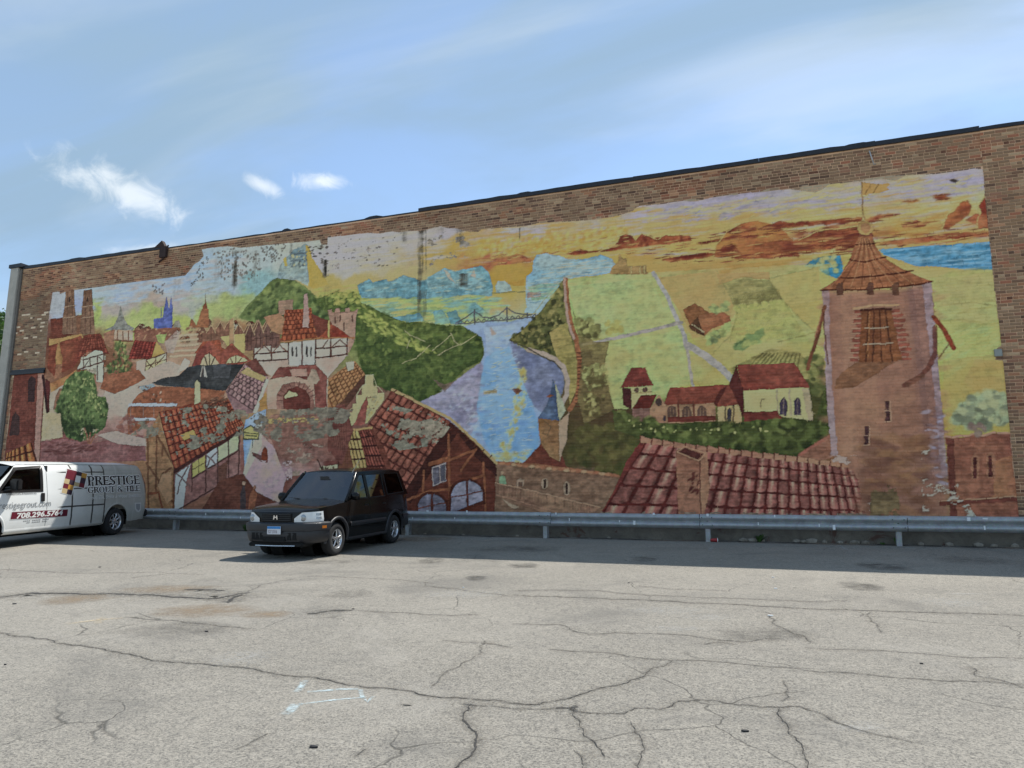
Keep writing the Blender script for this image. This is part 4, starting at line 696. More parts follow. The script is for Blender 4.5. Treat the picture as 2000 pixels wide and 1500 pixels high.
line([(1667,603),(1700,598),(1755,596)], 4, (190,148,112)); poly([(1682,604),(1740,602),(1761,704),(1720,710),(1676,708)], (138,80,50), (120,66,42)); lines([[(1696,606),(1690,706)],[(1706,606),(1704,708)],[(1718,605),(1722,708)],[(1729,604),(1742,706)]], 2, (88,46,34)); lines([[(1688,642),(1735,640)],[(1686,674),(1742,671)]], 2, (165,140,120)); line([(1682,606),(1740,604)], 4, (86,44,34)); line([(1698,610),(1694,700)], 2, (185,120,74), .6)
poly([(1632,742),(1650,722),(1672,708),(1745,708),(1700,738),(1665,758),(1630,762)], (118,74,52), (134,88,62), alpha=.85); line([(1826,640),(1826,690),(1812,722),(1790,740),(1765,754)], 8, (112,62,54), .85); line([(1800,735),(1772,752)], 9, (122,78,62), .6)
for x, y, h in ((1733, 803, 20), (1692, 852, 18)): poly([(x-4,y+h),(x-4,y-h),(x+4,y-h),(x+4,y+h)], (84,52,54)); line([(x+5,y-h),(x+6,y+h),(x-5,y+h+1)], 1.6, (196,150,124)); line([(x-4,y),(x+4,y)], 1.4, (180,140,118))
line([(1610,600),(1598,650),(1576,722)], 6, (124,72,50)); line([(1604,612),(1592,660)], 2, (170,110,80)); line([(1824,620),(1844,645),(1861,680)], 8, (146,66,42)); line([(1852,672),(1834,700)], 1.5, (130,95,60)); line([(1606,605),(1610,650),(1616,712)], 2, (112,62,48))
line([(1618,892),(1642,892),(1660,905)], 2, (150,110,96), .5)
# annex with two slits, tree above it
poly([(1846,852),(1880,855),(1900,850),(1935,848),(1978,846),(1992,1014),(1856,1014),(1850,930)], (150,92,72), (138,80,64)); poly([(1938,900),(1980,890),(1986,970),(1940,975)], (178,122,80), (165,108,76), alpha=.6); poly([(1848,860),(1862,858),(1868,1010),(1856,1012)], (112,58,50))
line([(1846,853),(1862,856),(1875,851),(1890,852),(1902,847),(1918,851),(1936,846),(1976,846)], 4, (190,140,115)); poly([(1834,980),(1990,970),(1990,980),(1836,988)], (122,62,52)); line([(1834,980),(1985,970)], 1.8, (196,150,120))
for x, y in ((1903, 914), (1934, 912)): poly([(x-6,y+22),(x-8,y-18),(x,y-30),(x+9,y-20),(x+8,y+22)], (156,100,78)); poly([(x-3,y+20),(x-4,y-20),(x+2,y-21),(x+5,y+20)], (96,46,44))
dabs([(1862,820),(1880,790),(1905,772),(1940,768),(1968,775),(1972,822),(1930,836),(1890,832)], 210, [(95,100,82),(116,122,100),(140,150,118),(170,172,130)], 6, 4.2, .2, 1.4, .75); dabs([(1895,830),(1925,828),(1922,848),(1898,848)], 16, [(120,100,92)], 3, 4, 0, 1, .8)
line([(1975,852),(1983,930)], 3, (196,180,160), .6)

# --- wear: peeled plaster, run-off stains, flaked spots
def peel(pts, thr, col, col2=None, noise=N_PEEL, soft=.06):
    m, sl = pmask(to_cv(pts)); a = np.clip((noise[sl] - thr) / soft, 0, 1) * m
    c = np.array(col, float) + ((np.array(col2 if col2 else col, float) - np.array(col, float)) * N_BLOT[sl][..., None])
    CV[sl] = CV[sl] * (1 - a[..., None]) + c * (1 + .2 * (N_FINE[sl] - .5))[..., None] * a[..., None]
PL, PL2 = (128,118,106), (112,106,96)
peel([(315,805),(400,790),(470,800),(500,830),(470,850),(400,870),(345,890)], .56, PL, PL2)
peel([(455,800),(520,805),(640,795),(690,800),(660,850),(560,870),(480,835)], .47, PL, (104,96,88))
peel([(760,790),(850,810),(880,835),(850,870),(780,880),(735,850)], .50, (142,128,114), PL2)
peel([(250,830),(320,810),(320,850),(260,860)], .6, PL, PL2); peel([(1170,1000),(1690,1004),(1700,1030),(1170,1030)], .6, (120,100,88))
peel([(540,860),(650,870),(650,930),(560,930)], .66, (140,118,108)); peel([(500,900),(570,900),(570,960),(520,960)], .66, (190,165,170))
peel([(1700,960),(1730,945),(1752,955),(1757,1008),(1700,1008)], .25, (112,92,66), (96,76,54)); peel([(1800,880),(1880,880),(1880,1000),(1800,1000)], .76, (196,178,165)); peel([(1860,1000),(1890,985),(1905,1010),(1870,1012)], .5, (190,180,168))
peel([(1620,890),(1700,890),(1700,1000),(1640,930)], .78, (190,160,150)); peel([(780,448),(920,448),(920,520),(800,520)], .70, (138,128,120)); peel([(640,470),(760,455),(760,500),(640,540)], .80, (150,140,138))
def stain(px, y0, y1, w, a, col=(62,58,54)):
    p = to_cv([(px - w, y0), (px + w, y0), (px + w, y1), (px - w, y1)]); m, sl = pmask(p)
    z = GZ[sl]; t = (z - z.min()) / max(1, z.max() - z.min()); x = np.abs(GX[sl] - GX[sl].mean()) / max(1, (GX[sl].max() - GX[sl].min()) / 2)
    k = np.clip(1.3 * (N_VERT[sl] * .6 + N_PEEL[sl] * .6 - .25), 0, 1) * (1 - x ** 2) * np.clip(t * 4, 0, 1) * a * m
    CV[sl] = CV[sl] * (1 - k[..., None]) + np.array(col, float) * k[..., None]
for s_ in ((458,485,570,5,1.2),(430,500,550,12,.5),(634,508,545,5,1.4),(500,490,560,8,.4),(824,448,640,9,.9),(897,446,480,8,.9),(905,535,562,10,.9),(790,450,475,8,.6),(570,472,500,5,.5),(860,445,470,6,.4),(640,560,590,8,.3),(345,545,580,8,.3),(1015,445,470,2,.7)): stain(*s_)
dabs([(372,560),(395,505),(410,498),(400,545)], 34, [(70,66,66),(90,84,80)], 1.8, 1.2, 0, 2, .7, False)
dabs([(415,488),(475,484),(520,500),(500,545),(430,545)], 120, [(78,72,70),(96,90,86),(110,104,100)], 2.4, 1.6, .3, 2, .65, False)
dabs([(510,480),(560,476),(545,515),(515,510)], 60, [(82,76,74),(100,94,88)], 2, 1.4, 0, 2, .65, False); dabs([(296,556),(322,552),(318,575),(300,572)], 26, [(80,74,80),(100,95,100)], 2, 1.4, 0, 2, .7, False); dabs([(600,478),(640,472),(640,520),(612,505)], 34, [(70,62,58),(90,80,76)], 2.6, 1.2, 0, .3, .75, False)
dabs([(650,470),(780,455),(780,520),(650,530)], 40, [(80,70,68),(110,98,92)], 2.2, 1.1, 0, .4, .7, False)

# --- outline of the paint on the wall
MURAL = [(103,571),(116,570),(118,574),(130,569),(180,562),(260,551),(340,541),(362,538),(372,527),(380,516),(390,510),(398,500),(396,492),(394,487),(412,484),(446,481),(470,484),(500,481),(560,475),(600,472),(625,469),(628,478),(640,478),(640,464),(680,459),(717,455),(742,456),(765,452),(781,454),(800,451),(824,451),(842,446),(861,442),(876,446),(890,446),(912,452),(935,453),(940,448),(985,444),(1026,442),(1050,436),(1081,434),(1120,432),(1164,429),(1205,422),(1236,412),(1244,404),(1254,402),(1290,399),(1334,392),(1356,394),(1390,386),(1440,380),(1456,377),(1500,374),(1540,369),(1562,372),(1592,376),(1606,370),(1620,360),(1680,354),(1720,349),(1750,353),(1770,342),(1826,340),(1858,336),(1876,334),(1902,329),(1920,331),(1922,360),(1927,420),(1934,490),(1942,560),(1950,620),(1956,674),(1946,682),(1944,703),(1961,705),(1966,756),(1971,820),(1976,860),(1982,920),(1990,1006),(1994,1060),(1600,1052),(1200,1044),(800,1034),(400,1026),(0,1040),(8,900),(28,727),(88,722),(89,700),(95,625)]
MASK = np.zeros((CHT, CWD)); mm, ms = pmask(to_cv(MURAL)); MASK[ms] = mm
PATCH = np.zeros((CHT, CWD))                      # bare cement patches along the top edge
for a in ([(1560,371),(1568,362),(1620,358),(1618,366),(1600,378)], [(1372,390),(1400,384),(1440,377),(1445,382),(1400,392)], [(1680,354),(1700,346),(1735,344),(1768,342),(1752,354),(1722,350)], [(1318,398),(1345,388),(1370,390),(1340,398)], [(1480,376),(1502,368),(1504,376)], [(1150,432),(1170,424),(1180,428)]):
    m_, s_ = pmask(to_cv(a)); PATCH[s_] = np.maximum(PATCH[s_], m_)
# hand-painted wobble of every edge, then loose brush marks that pick up the colour below them
wx = np.clip(GX - .5 + (N_W1 - .5) * 1.5, 0, CWD - 1.01); wz = np.clip(GZ - .5 + (N_W2 - .5) * 1.3, 0, CHT - 1.01)
CV = np.clip(CV[wz.astype(int), wx.astype(int)], 8, 250)
NB = 24000
bx_ = rng.random(NB) * CWD; bz_ = rng.random(NB) * CHT; keep = MASK[bz_.astype(int), bx_.astype(int)] > .5
for x, z in zip(bx_[keep], bz_[keep]):
    c = CV[int(z), int(x)] * (1 + .26 * (rng.random() - .5)) + np.array([4., 4., -3.]) * (rng.random() - .3)
    dab(x, z, 1.0 + 3.0 * rng.random() ** 2, .5 + .7 * rng.random(), .35 * rng.standard_normal() + 1.2 * (N_BIG[int(z), int(x)] - .5), c, .40)
CV = np.clip(CV + .40 * (CV - blur(CV, 2)) + .15 * (CV - blur(CV, 14)), 10, 248)
lum = CV @ np.array([.3, .59, .11]); gx = np.abs(np.diff(lum, axis=1, append=lum[:, -1:])); gz = np.abs(np.diff(lum, axis=0, append=lum[-1:]))
CV *= (1 - .16 * np.clip((gx + gz) / 60, 0, 1))[..., None]
lum = (CV @ np.array([.3, .59, .11]))[..., None]
warm = np.clip((CV[..., :1] - CV[..., 1:2] - 22) / 45, 0, 1)                       # earth reds are duller and deeper than the rest
yg = np.clip((CV[..., 1:2] - CV[..., 2:3] - 40) / 40, 0, 1) * (1 - warm)
CV = (lum + (CV - lum) * (.84 - .08 * warm - .08 * yg)) * (1 - .07 * warm) + np.array([2., 1., -2.])
CV *= np.array([.985, 1.0, .985])                                                  # faint green tint over the whole picture
CV = CV * (1 - .10 * np.clip((95 - lum) / 60, 0, 1))                              # deep tones stay deep
CV *= (1 + .10 * (N_FINE - .5) + .05 * (N_STRK - .5))[..., None]
WALL_GAIN = np.array([.405, .465, .535])                # how bright a white wall stands in this shade, set once for the whole wall
def albedo(c):
    a = lin(np.clip(c, 0, 255)) / WALL_GAIN; m = a.max(-1, keepdims=True)
    k = np.where(m > .62, .62 + .26 * (1 - np.exp(-(m - .62) / .26)), m) / np.maximum(m, 1e-6)      # no paint is whiter than about .88
    return np.clip(a * k, .004, .88)
ALB = albedo(CV)
# ------------------------------------------------------------------ materials of the place
def attr_mat(name, rough=.85, bump=.35, var=.10, spec=.25):
    t = NT(name); a = t.n('ShaderNodeAttribute', attribute_name='Col').outputs[0]; p = t.pos()
    n = t.noise(38, 6, .65, p); n2 = t.noise(240, 3, .6, p)
    f = t.math('ADD', t.ramp(n, .2, .8, 1 - var, 1 + var), t.ramp(n2, .2, .8, -var * .6, var * .6))
    v = t.n('ShaderNodeVectorMath', {0: a, 1: t.n('ShaderNodeCombineXYZ', {0: f, 1: f, 2: f}).outputs[0]}, operation='MULTIPLY')
    t.bsdf(Base_Color=v.outputs[0], Roughness=rough, Specular_IOR_Level=spec, Normal=t.bump(t.math('ADD', n, t.math('MULTIPLY', n2, .5)), bump, .006)); return t.m
M_BRICK = attr_mat('fired_clay_brick', .92, .55, .16, .15)
M_PAINT = attr_mat('mural_paint_on_brick', .72, .35, .05, .25)
M_MORTAR = attr_mat('mortar', .95, .6, .10, .1)

def asphalt():
    t = NT('worn_asphalt'); p = t.pos()
    big = t.noise(.16, 7, .6, p, .8); mid = t.noise(1.1, 6, .65, p, .5); fine = t.noise(62, 4, .75, p); grit = t.noise(170, 2, .6, p)
    vor = t.n('ShaderNodeTexVoronoi', {'Vector': p, 'Scale': 58.}); g2 = t.noise(17, 5, .8, p)
    base = t.mix(t.ramp(big, .36, .64), (.184, .172, .149, 1), (.268, .250, .216, 1))
    base = t.mix(t.ramp(mid, .45, .72, 0, .55), base, (.155, .148, .134, 1)); base = t.mix(t.ramp(mid, .42, .25, 0, .40), base, (.31, .288, .252, 1))
    base = t.mix(t.ramp(fine, .42, .66, 0, .85), base, (.385, .354, .298, 1)); base = t.mix(t.ramp(fine, .48, .32, 0, .9), base, (.070, .067, .061, 1))
    base = t.mix(t.ramp(vor.outputs['Color'], .86, .97, 0, .45), base, (.38, .36, .32, 1))
    base = t.mix(t.ramp(g2, .50, .70, 0, .50), base, (.372, .342, .288, 1)); base = t.mix(t.ramp(g2, .48, .30, 0, .60), base, (.098, .094, .086, 1))
    grime = t.ramp(t.noise(.42, 6, .65, p, 1.5), .52, .70, 0, .45); base = t.mix(grime, base, (.125, .120, .110, 1))
    pale = t.ramp(t.noise(.30, 6, .65, p, 2.), .58, .74, 0, .40); base = t.mix(pale, base, (.34, .318, .28, 1))
    # hairline crazing
    wv = t.n('ShaderNodeVectorMath', {0: p, 1: t.n('ShaderNodeVectorMath', {0: t.n('ShaderNodeTexNoise', {'Vector': p, 'Scale': 1.6, 'Detail': 4.}).outputs['Color'], 1: (.55, .55, 0)}, operation='MULTIPLY').outputs[0]}, operation='ADD').outputs[0]
    cr = t.n('ShaderNodeTexVoronoi', {'Vector': wv, 'Scale': .62}, feature='DISTANCE_TO_EDGE').outputs[0]
    m = t.math('MULTIPLY', t.ramp(cr, .007, .001), t.ramp(t.noise(.5, 3, .5, p), .5, .6)); base = t.mix(t.math('MULTIPLY', m, .6), base, (.04, .038, .034, 1))
    h = t.math('ADD', t.math('MULTIPLY', fine, .7), t.math('MULTIPLY', grit, .4))
    t.bsdf(Base_Color=base, Roughness=.93, Specular_IOR_Level=.2, Normal=t.bump(t.math('SUBTRACT', h, t.math('MULTIPLY', m, .6)), .75, .012)); return t.m
M_ASPHALT = asphalt()
def decal(name, col, noise_scale=8., lo=.35, hi=.65, rough=.9):
    t = NT(name); a = t.n('ShaderNodeAttribute', attribute_name='Col').outputs[0]; sx = t.n('ShaderNodeSeparateColor', {0: a}).outputs[0]
    n = t.noise(noise_scale, 6, .7, t.pos()); n2 = t.noise(70, 3, .7, t.pos())
    k = t.math('MULTIPLY', sx, t.math('MULTIPLY', t.ramp(n, lo, hi), t.ramp(n2, .3, .55, .35, 1)), True)
    b = t.n('ShaderNodeBsdfPrincipled', {'Base Color': rgba(col), 'Roughness': rough, 'Specular IOR Level': .2}); tr = t.n('ShaderNodeBsdfTransparent')
    mx = t.n('ShaderNodeMixShader', {0: k, 1: tr.outputs[0], 2: b.outputs[0]}); t.t.links.new(mx.outputs[0], t.out.inputs[0]); return t.m
M_OIL = decal('oil_stain', (.052, .050, .047), 3.2, .34, .62); M_DIRT = decal('sandy_dirt', (.27, .205, .14), 6., .3, .6)
M_CHALK = decal('blue_chalk', (.50, .60, .62), 20., .35, .6); M_WHITE = decal('worn_white_paint', (.46, .45, .42), 14., .4, .65); M_CREAM = decal('cream_smear', (.55, .46, .32), 20., .35, .6)
M_CRACK = simple('crack_filler', (.026, .025, .024), .95, var=.35, scale=30., bump=.5)
M_CRACKD = simple('open_crack', (.040, .037, .033), .95, var=.4, scale=20., bump=.6)
def concrete(name, a, b, paint=None):
    t = NT(name); p = t.pos(); n = t.noise(3.2, 6, .65, p, .6); f = t.noise(55, 5, .7, p)
    c = t.mix(t.ramp(n, .3, .7), rgba(a), rgba(b)); c = t.mix(t.ramp(f, .5, .75, 0, .3), c, (.02, .018, .015, 1))
    if paint: c = t.mix(t.ramp(t.noise(1.9, 6, .7, p, .8), .60, .64, 0, .8), c, rgba(paint))
    t.bsdf(Base_Color=c, Roughness=.93, Specular_IOR_Level=.2, Normal=t.bump(t.math('ADD', n, f), .6, .02)); return t.m
M_FOUND = concrete('foundation_concrete', (.13, .115, .094), (.23, .205, .168), (.12, .062, .05))
M_PIER = concrete('grey_stone_pier', (.44, .41, .35), (.56, .52, .45))
M_STONE = concrete('rubble', (.24, .21, .17), (.36, .33, .28))
M_COPING = simple('black_coping_metal', (.020, .021, .026), .45, .2, var=.3)
M_ROOF = simple('roof_felt', (.05, .05, .05), .95)
def galv():
    t = NT('galvanised_steel'); p = t.pos(); n = t.noise(6, 6, .6, p); v = t.n('ShaderNodeTexVoronoi', {'Vector': p, 'Scale': 60.}).outputs['Color']
    c = t.mix(t.ramp(n, .3, .7), (.30, .315, .32, 1), (.45, .465, .47, 1)); c = t.mix(.12, c, v, 'OVERLAY')
    c = t.mix(t.ramp(t.noise(2.2, 6, .75, p, 1.), .56, .72, 0, .55), c, (.13, .105, .085, 1))
    t.bsdf(Base_Color=c, Metallic=.35, Roughness=t.ramp(n, .2, .8, .38, .62), Normal=t.bump(t.noise(3, 3, .5, p), .12, .03)); return t.m
M_GALV = galv()
M_BOLT = simple('dark_bolt', (.015, .015, .017), .6); M_TAPE = simple('white_tape', (.80, .82, .82), .5, var=.05)
M_RUST = simple('rusty_iron', (.045, .026, .022), .85, .1, var=.4); M_ROD = simple('pale_rod', (.55, .52, .50), .5, .4)

# ------------------------------------------------------------------ ground
g = MB(); ys = [-400, -120, -60, -40, -32] + [-32 + 2 * k for k in range(1, 17)] + [20, 60, 150, 400]
xs = [-400, -150, -80, -50] + list(range(-40, 31, 5)) + [60, 150, 400]
g.grid([[(x, y, ground_z(y)) for x in xs] for y in ys])
ground = g.build('asphalt_lot', M_ASPHALT); tag(ground, 'pale worn asphalt parking lot crossed by cracks, rising to the mural wall', 'ground', kind='structure')
def gpt(x, y, lift=0.): return (x, y, ground_z(y) + lift)
def wander(pts_px, seed):
    '''a crack's path on the ground: straight legs broken up again and again into ever smaller kinks'''
    r = random.Random(seed + 77); P = [np.array(on_ground(*p)) for p in pts_px]
    for lv in range(6):
        Q = [P[0]]
        for a, b in zip(P[:-1], P[1:]):
            d = b - a; L = math.hypot(d[0], d[1])
            if L > .05: k = (r.random() - .5) * .26 * (.9 if L < .6 else .35 if L < 1.5 else .12); Q.append((a + b) / 2 + np.array([-d[1], d[0], 0]) * k)
            Q.append(b)
        P = Q
    return P
def ribbon(pts_px, w, mat, name, lift=.004, jag=.5, seed=0, n_sub=9, taper=True):
    r = random.Random(seed); line_ = wander(pts_px, seed); N = len(line_); rows = []; off = 0.
    for i, p in enumerate(line_):
        q = line_[min(i + 1, N - 1)] - line_[max(i - 1, 0)]; nx, ny = -q[1], q[0]; l = math.hypot(nx, ny) + 1e-9; nx /= l; ny /= l
        off = off * .6 + (r.random() - .5) * w * .5; ww = w * (.5 + jag * (r.random() + r.random() - .6))
        if taper: ww *= min(1, .25 + 8 * min(i, N - 1 - i) / N)
        ww = max(ww, w * .16)
        rows.append([gpt(p[0] + nx * (off + ww / 2), p[1] + ny * (off + ww / 2), lift), gpt(p[0] + nx * (off - ww / 2), p[1] + ny * (off - ww / 2), lift)])
    m = MB(); m.grid(rows); return m.build(name, mat, ground)
CR = [
 ([(-20,1234),(0,1237),(100,1250),(165,1262),(240,1277),(330,1293),(415,1300),(480,1305),(530,1315),(600,1322),(665,1335),(720,1344),(810,1352),(925,1366),(1000,1374),(1050,1377),(1100,1367),(1150,1352),(1200,1340),(1240,1327),(1275,1305),(1315,1290)], .019, 0),
 ([(920,1375),(905,1395),(915,1417),(930,1445),(920,1475),(895,1497),(870,1520)], .026, 0),
 ([(-10,1168),(15,1165),(60,1159),(110,1159),(200,1160),(280,1162),(370,1167),(415,1170),(450,1164),(490,1157)], .13, 0),
 ([(360,1151),(400,1152),(440,1154)], .11, 0), ([(443,1178),(455,1170),(472,1161)], .12, 0),
 ([(600,1200),(640,1194),(690,1192)], .10, 0), ([(690,1192),(750,1196),(850,1201),(940,1200)], .012, 1),
 ([(240,1205),(270,1208),(400,1219),(500,1229)], .012, 1), ([(1000,1162),(1250,1172),(1500,1185),(1750,1195),(2010,1204)], .024, 0),
 ([(1000,1153),(1150,1153),(1350,1167),(1575,1175),(1660,1174)], .012, 1), ([(1070,1267),(1200,1277),(1310,1290),(1400,1293),(1490,1302),(1650,1314),(1800,1327),(2010,1337)], .013, 0),
 ([(1000,1219),(1090,1220),(1150,1239),(1250,1237),(1350,1242),(1400,1250),(1450,1254),(1530,1248)], .011, 1),
 ([(1080,1382),(1215,1395),(1240,1384),(1290,1387),(1325,1370),(1400,1369),(1490,1382),(1565,1381),(1620,1405),(1700,1432),(1780,1450),(1805,1449)], .011, 1),
 ([(1520,1380),(1540,1420),(1560,1450),(1572,1475),(1585,1510)], .012, 1), ([(1130,1378),(1132,1420),(1165,1455),(1180,1485)], .011, 1), ([(1230,1408),(1255,1455),(1245,1495),(1240,1520)], .008, 1),
 ([(1120,1465),(1140,1495),(1138,1520)], .010, 1), ([(1495,1195),(1535,1230),(1575,1245),(1585,1257)], .010, 1), ([(1530,1328),(1524,1372)], .006, 1), ([(1570,1265),(1690,1270),(1850,1282),(2010,1286)], .008, 1),
 ([(840,1345),(860,1322),(900,1300),(940,1275),(948,1250)], .006, 1), ([(860,1250),(920,1255),(1000,1266)], .008, 1), ([(905,1375),(990,1383),(1080,1385),(1130,1380)], .006, 1), ([(460,1465),(500,1445),(525,1432)], .008, 1), ([(690,1480),(720,1462)], .008, 1),
 ([(1700,1195),(1715,1228),(1722,1238)], .006, 1), ([(1890,1300),(1905,1320),(1960,1330),(2000,1345)], .008, 1), ([(1240,1145),(1300,1150),(1420,1155)], .008, 1), ([(820,1145),(900,1152),(1000,1165)], .010, 1), ([(1370,1260),(1400,1255),(1440,1260)], .012, 1), ([(780,1376),(805,1379)], .02, 1),
 ([(480,1158),(510,1142),(580,1130)], .006, 1), ([(0,1112),(150,1120),(330,1118)], .007, 1), ([(250,1130),(330,1120),(400,1122)], .006, 1), ([(600,1125),(780,1132),(850,1140)], .006, 1)]
def halo(pts, w, mat, name, amp, lift, seed=0):
    P = wander(pts, seed)[::2]; rows = []; cols = []
    for i, p in enumerate(P):
        q = P[min(i + 1, len(P) - 1)] - P[max(i - 1, 0)]; nx, ny = -q[1], q[0]; l = math.hypot(nx, ny) + 1e-9; e = .2 if i in (0, len(P) - 1) else 1
        rows.append([gpt(p[0] + nx / l * w * k, p[1] + ny / l * w * k, lift) for k in (-1, -.45, 0, .45, 1)]); cols += [0, amp * e * .7, amp * e, amp * e * .7, 0]
    m = MB(); m.grid(rows); me = bpy.data.meshes.new(name); me.from_pydata(m.v, [], m.f); at = me.color_attributes.new('Col', 'FLOAT_COLOR', 'POINT'); at.data.foreach_set('color', np.repeat(np.array(cols, float)[:, None], 4, 1).ravel()); return link_mesh(name, me, mat, ground)
M_CRUMB = decal('crumbled_edge', (.085, .080, .072), 26., .42, .58); M_DUST = decal('crack_dust', (.30, .275, .235), 9., .40, .66)
for i, (p, w, k) in enumerate(CR):
    ribbon(p, w * .54, (M_CRACKD, M_CRACK)[k], 'crack', seed=i, jag=.75 if k else .6)
    halo(p, w * 1.7 + .012, M_CRUMB, 'crack_edge', .42, .0032, i); halo(p, w * 4 + .08, M_DUST, 'crack_dust', .40, .0012, i)
def blot(px, py, rx, ry, mat, name, lift=.002, seed=0, rot=0., amp=1.):
    c = on_ground(px, py); ex = np.linalg.norm(on_ground(px + rx, py) - c); r = random.Random(seed); ey = np.linalg.norm(on_ground(px, py + ry) - c)
    vs = [gpt(c[0], c[1], lift)]; cols = [amp]; rings, n = 4, 22; wob = [1 + .25 * (r.random() - .5) for _ in range(n)]
    d = math.atan2(_rt[1], _rt[0]) + rot; ca, sa = math.cos(d), math.sin(d)
    for q in range(1, rings + 1):
        for k in range(n):
            a = 2 * math.pi * k / n; u = ex * q / rings * wob[k] * math.cos(a); v = ey * q / rings * wob[k] * math.sin(a)
            vs.append(gpt(c[0] + u * ca - v * sa, c[1] + u * sa + v * ca, lift)); cols.append(amp * (1 - (q / rings) ** 2))
    fs = [(0, 1 + k, 1 + (k + 1) % n) for k in range(n)]
    for q in range(rings - 1):
        for k in range(n): a = 1 + q * n; fs.append((a + k, a + n + k, a + n + (k + 1) % n, a + (k + 1) % n))
    me = bpy.data.meshes.new(name); me.from_pydata(vs, [], fs); at = me.color_attributes.new('Col', 'FLOAT_COLOR', 'POINT')
    at.data.foreach_set('color', np.repeat(np.array(cols)[:, None], 4, 1).ravel()); return link_mesh(name, me, mat, ground)
for i, a in enumerate(((1725,1106,52,9),(1680,1145,50,10),(1258,1092,30,6),(844,1095,30,6),(930,1129,28,6),(1022,1105,34,6),(640,1098,60,5),(680,1160,60,10),(1000,1072,120,8),(1905,1095,90,9),(350,1230,120,20),(1500,1240,120,16))): blot(*a, M_OIL, 'oil_stain', seed=i, amp=.75 if i < 6 else .4)
for i, a in enumerate(((400,1192,110,14),(330,1150,100,8),(150,1170,70,10),(520,1200,60,8),(830,1052,70,6))): blot(*a, M_DIRT, 'sandy_patch', .0015, seed=i, amp=.8)
for i, a in enumerate(((1300,1192,95,9),(1380,1205,60,9),(1320,1228,70,6),(1680,1420,60,14),(1860,1176,80,10),(470,1285,70,16),(900,1160,90,10))): blot(*a, M_WHITE, 'pale_scuff', .0025, seed=i, rot=-.06, amp=.55)
def smear(pts, w, mat, name, seed=0):
    P = [on_ground(*p) for p in pts]; m = MB(); rows = []; cols = []
    for i, p in enumerate(P):
        q = P[min(i + 1, len(P) - 1)] - P[max(i - 1, 0)]; nx, ny = -q[1], q[0]; l = math.hypot(nx, ny)
        rows.append([gpt(p[0] + nx / l * w * k, p[1] + ny / l * w * k, .003) for k in (-1, -.4, .4, 1)]); e = .4 if i in (0, len(P) - 1) else 1; cols += [0, e, e, 0]
    m.grid(rows); me = bpy.data.meshes.new(name); me.from_pydata(m.v, [], m.f); at = me.color_attributes.new('Col', 'FLOAT_COLOR', 'POINT'); at.data.foreach_set('color', np.repeat(np.array(cols, float)[:, None], 4, 1).ravel()); return link_mesh(name, me, mat, ground)
for p, w in (([(596,1329),(590,1340),(578,1352)], .035), ([(558,1396),(572,1382),(582,1374)], .05), ([(582,1376),(650,1368),(716,1362)], .022), ([(704,1347),(708,1362),(718,1371),(730,1360)], .022), ([(600,1352),(660,1347),(700,1346)], .03)): smear(p, w, M_CHALK, 'chalk_mark')
for p, w in (([(130,1219),(165,1214),(195,1211),(240,1207)], .05), ([(190,1218),(198,1206)], .06)): smear(p, w, M_CREAM, 'cream_smear')
for a, b in (((1640,1066),(1662,1078)), ((1392,1066),(1384,1078)), ((965,1049),(930,1056)), ((1720,1068),(1840,1072)), ((1850,1160),(1925,1161))): smear([a, ((a[0] + b[0]) / 2, (a[1] + b[1]) / 2), b], .06, M_WHITE, 'parking_line')
for i, (px, py) in enumerate(((905,1148),(1515,1150),(1505,1203),(1800,1297),(1510,1128),(195,1108),(690,1190),(403,1234),(612,1460),(10,1299),(1455,1429),(28,1180),(1228,1139))):
    c = on_ground(px, py); s = .011 + .006 * (i % 3); m = MB(); r = random.Random(i); a0 = r.random() * 3
    m.prism([(s * (1 + .5 * r.random()) * math.cos(a0 + t), s * (.5 + .4 * r.random()) * math.sin(a0 + t)) for t in np.linspace(0, 6.28, 8)[:-1]], lambda u, v, d: gpt(c[0] + u, c[1] + v, .002 + d), .008)
    m.build('litter_scrap' if i < 4 else 'pebble', M_TAPE if i in (0, 1, 2, 4) else M_BOLT, ground)

# ------------------------------------------------------------------ the brick building
B_X0, B_X1, PIERX, TOPZ = -24.83, 12.0, 4.236, 8.80
building = empty('brick_building', (-10, 0, 0))
tag(building, 'long brown brick building with a huge faded river town mural on its wall', 'building')
BINV = Matrix.Translation((10, 0, 0))
def bpart(o): o.parent = building; o.matrix_parent_inverse = BINV; return o
core = MB(); core.box(-25.32, B_X1, .03, 16, -.3, 8.55); bpart(core.build('wall', M_MORTAR and concrete('rear_wall_render', (.2, .17, .14), (.26, .22, .18))))
rf = MB(); rf.box(-25.2, B_X1 - .1, .35, 15.8, 8.30, 8.56); bpart(rf.build('roof', M_ROOF))
def np_mesh(name, v, f, c, mat):
    me = bpy.data.meshes.new(name); v = np.asarray(v, np.float32); f = np.asarray(f, np.int32)
    me.vertices.add(len(v)); me.vertices.foreach_set('co', v.ravel()); me.loops.add(f.size); me.loops.foreach_set('vertex_index', f.ravel())
    me.polygons.add(len(f)); me.polygons.foreach_set('loop_start', np.arange(0, f.size, 4, dtype=np.int32))
    at = me.color_attributes.new('Col', 'FLOAT_COLOR', 'POINT'); c4 = np.ones((len(v), 4), np.float32); c4[:, :3] = c; at.data.foreach_set('color', c4.ravel())
    me.update(); me.validate(); me.materials.append(mat); return me
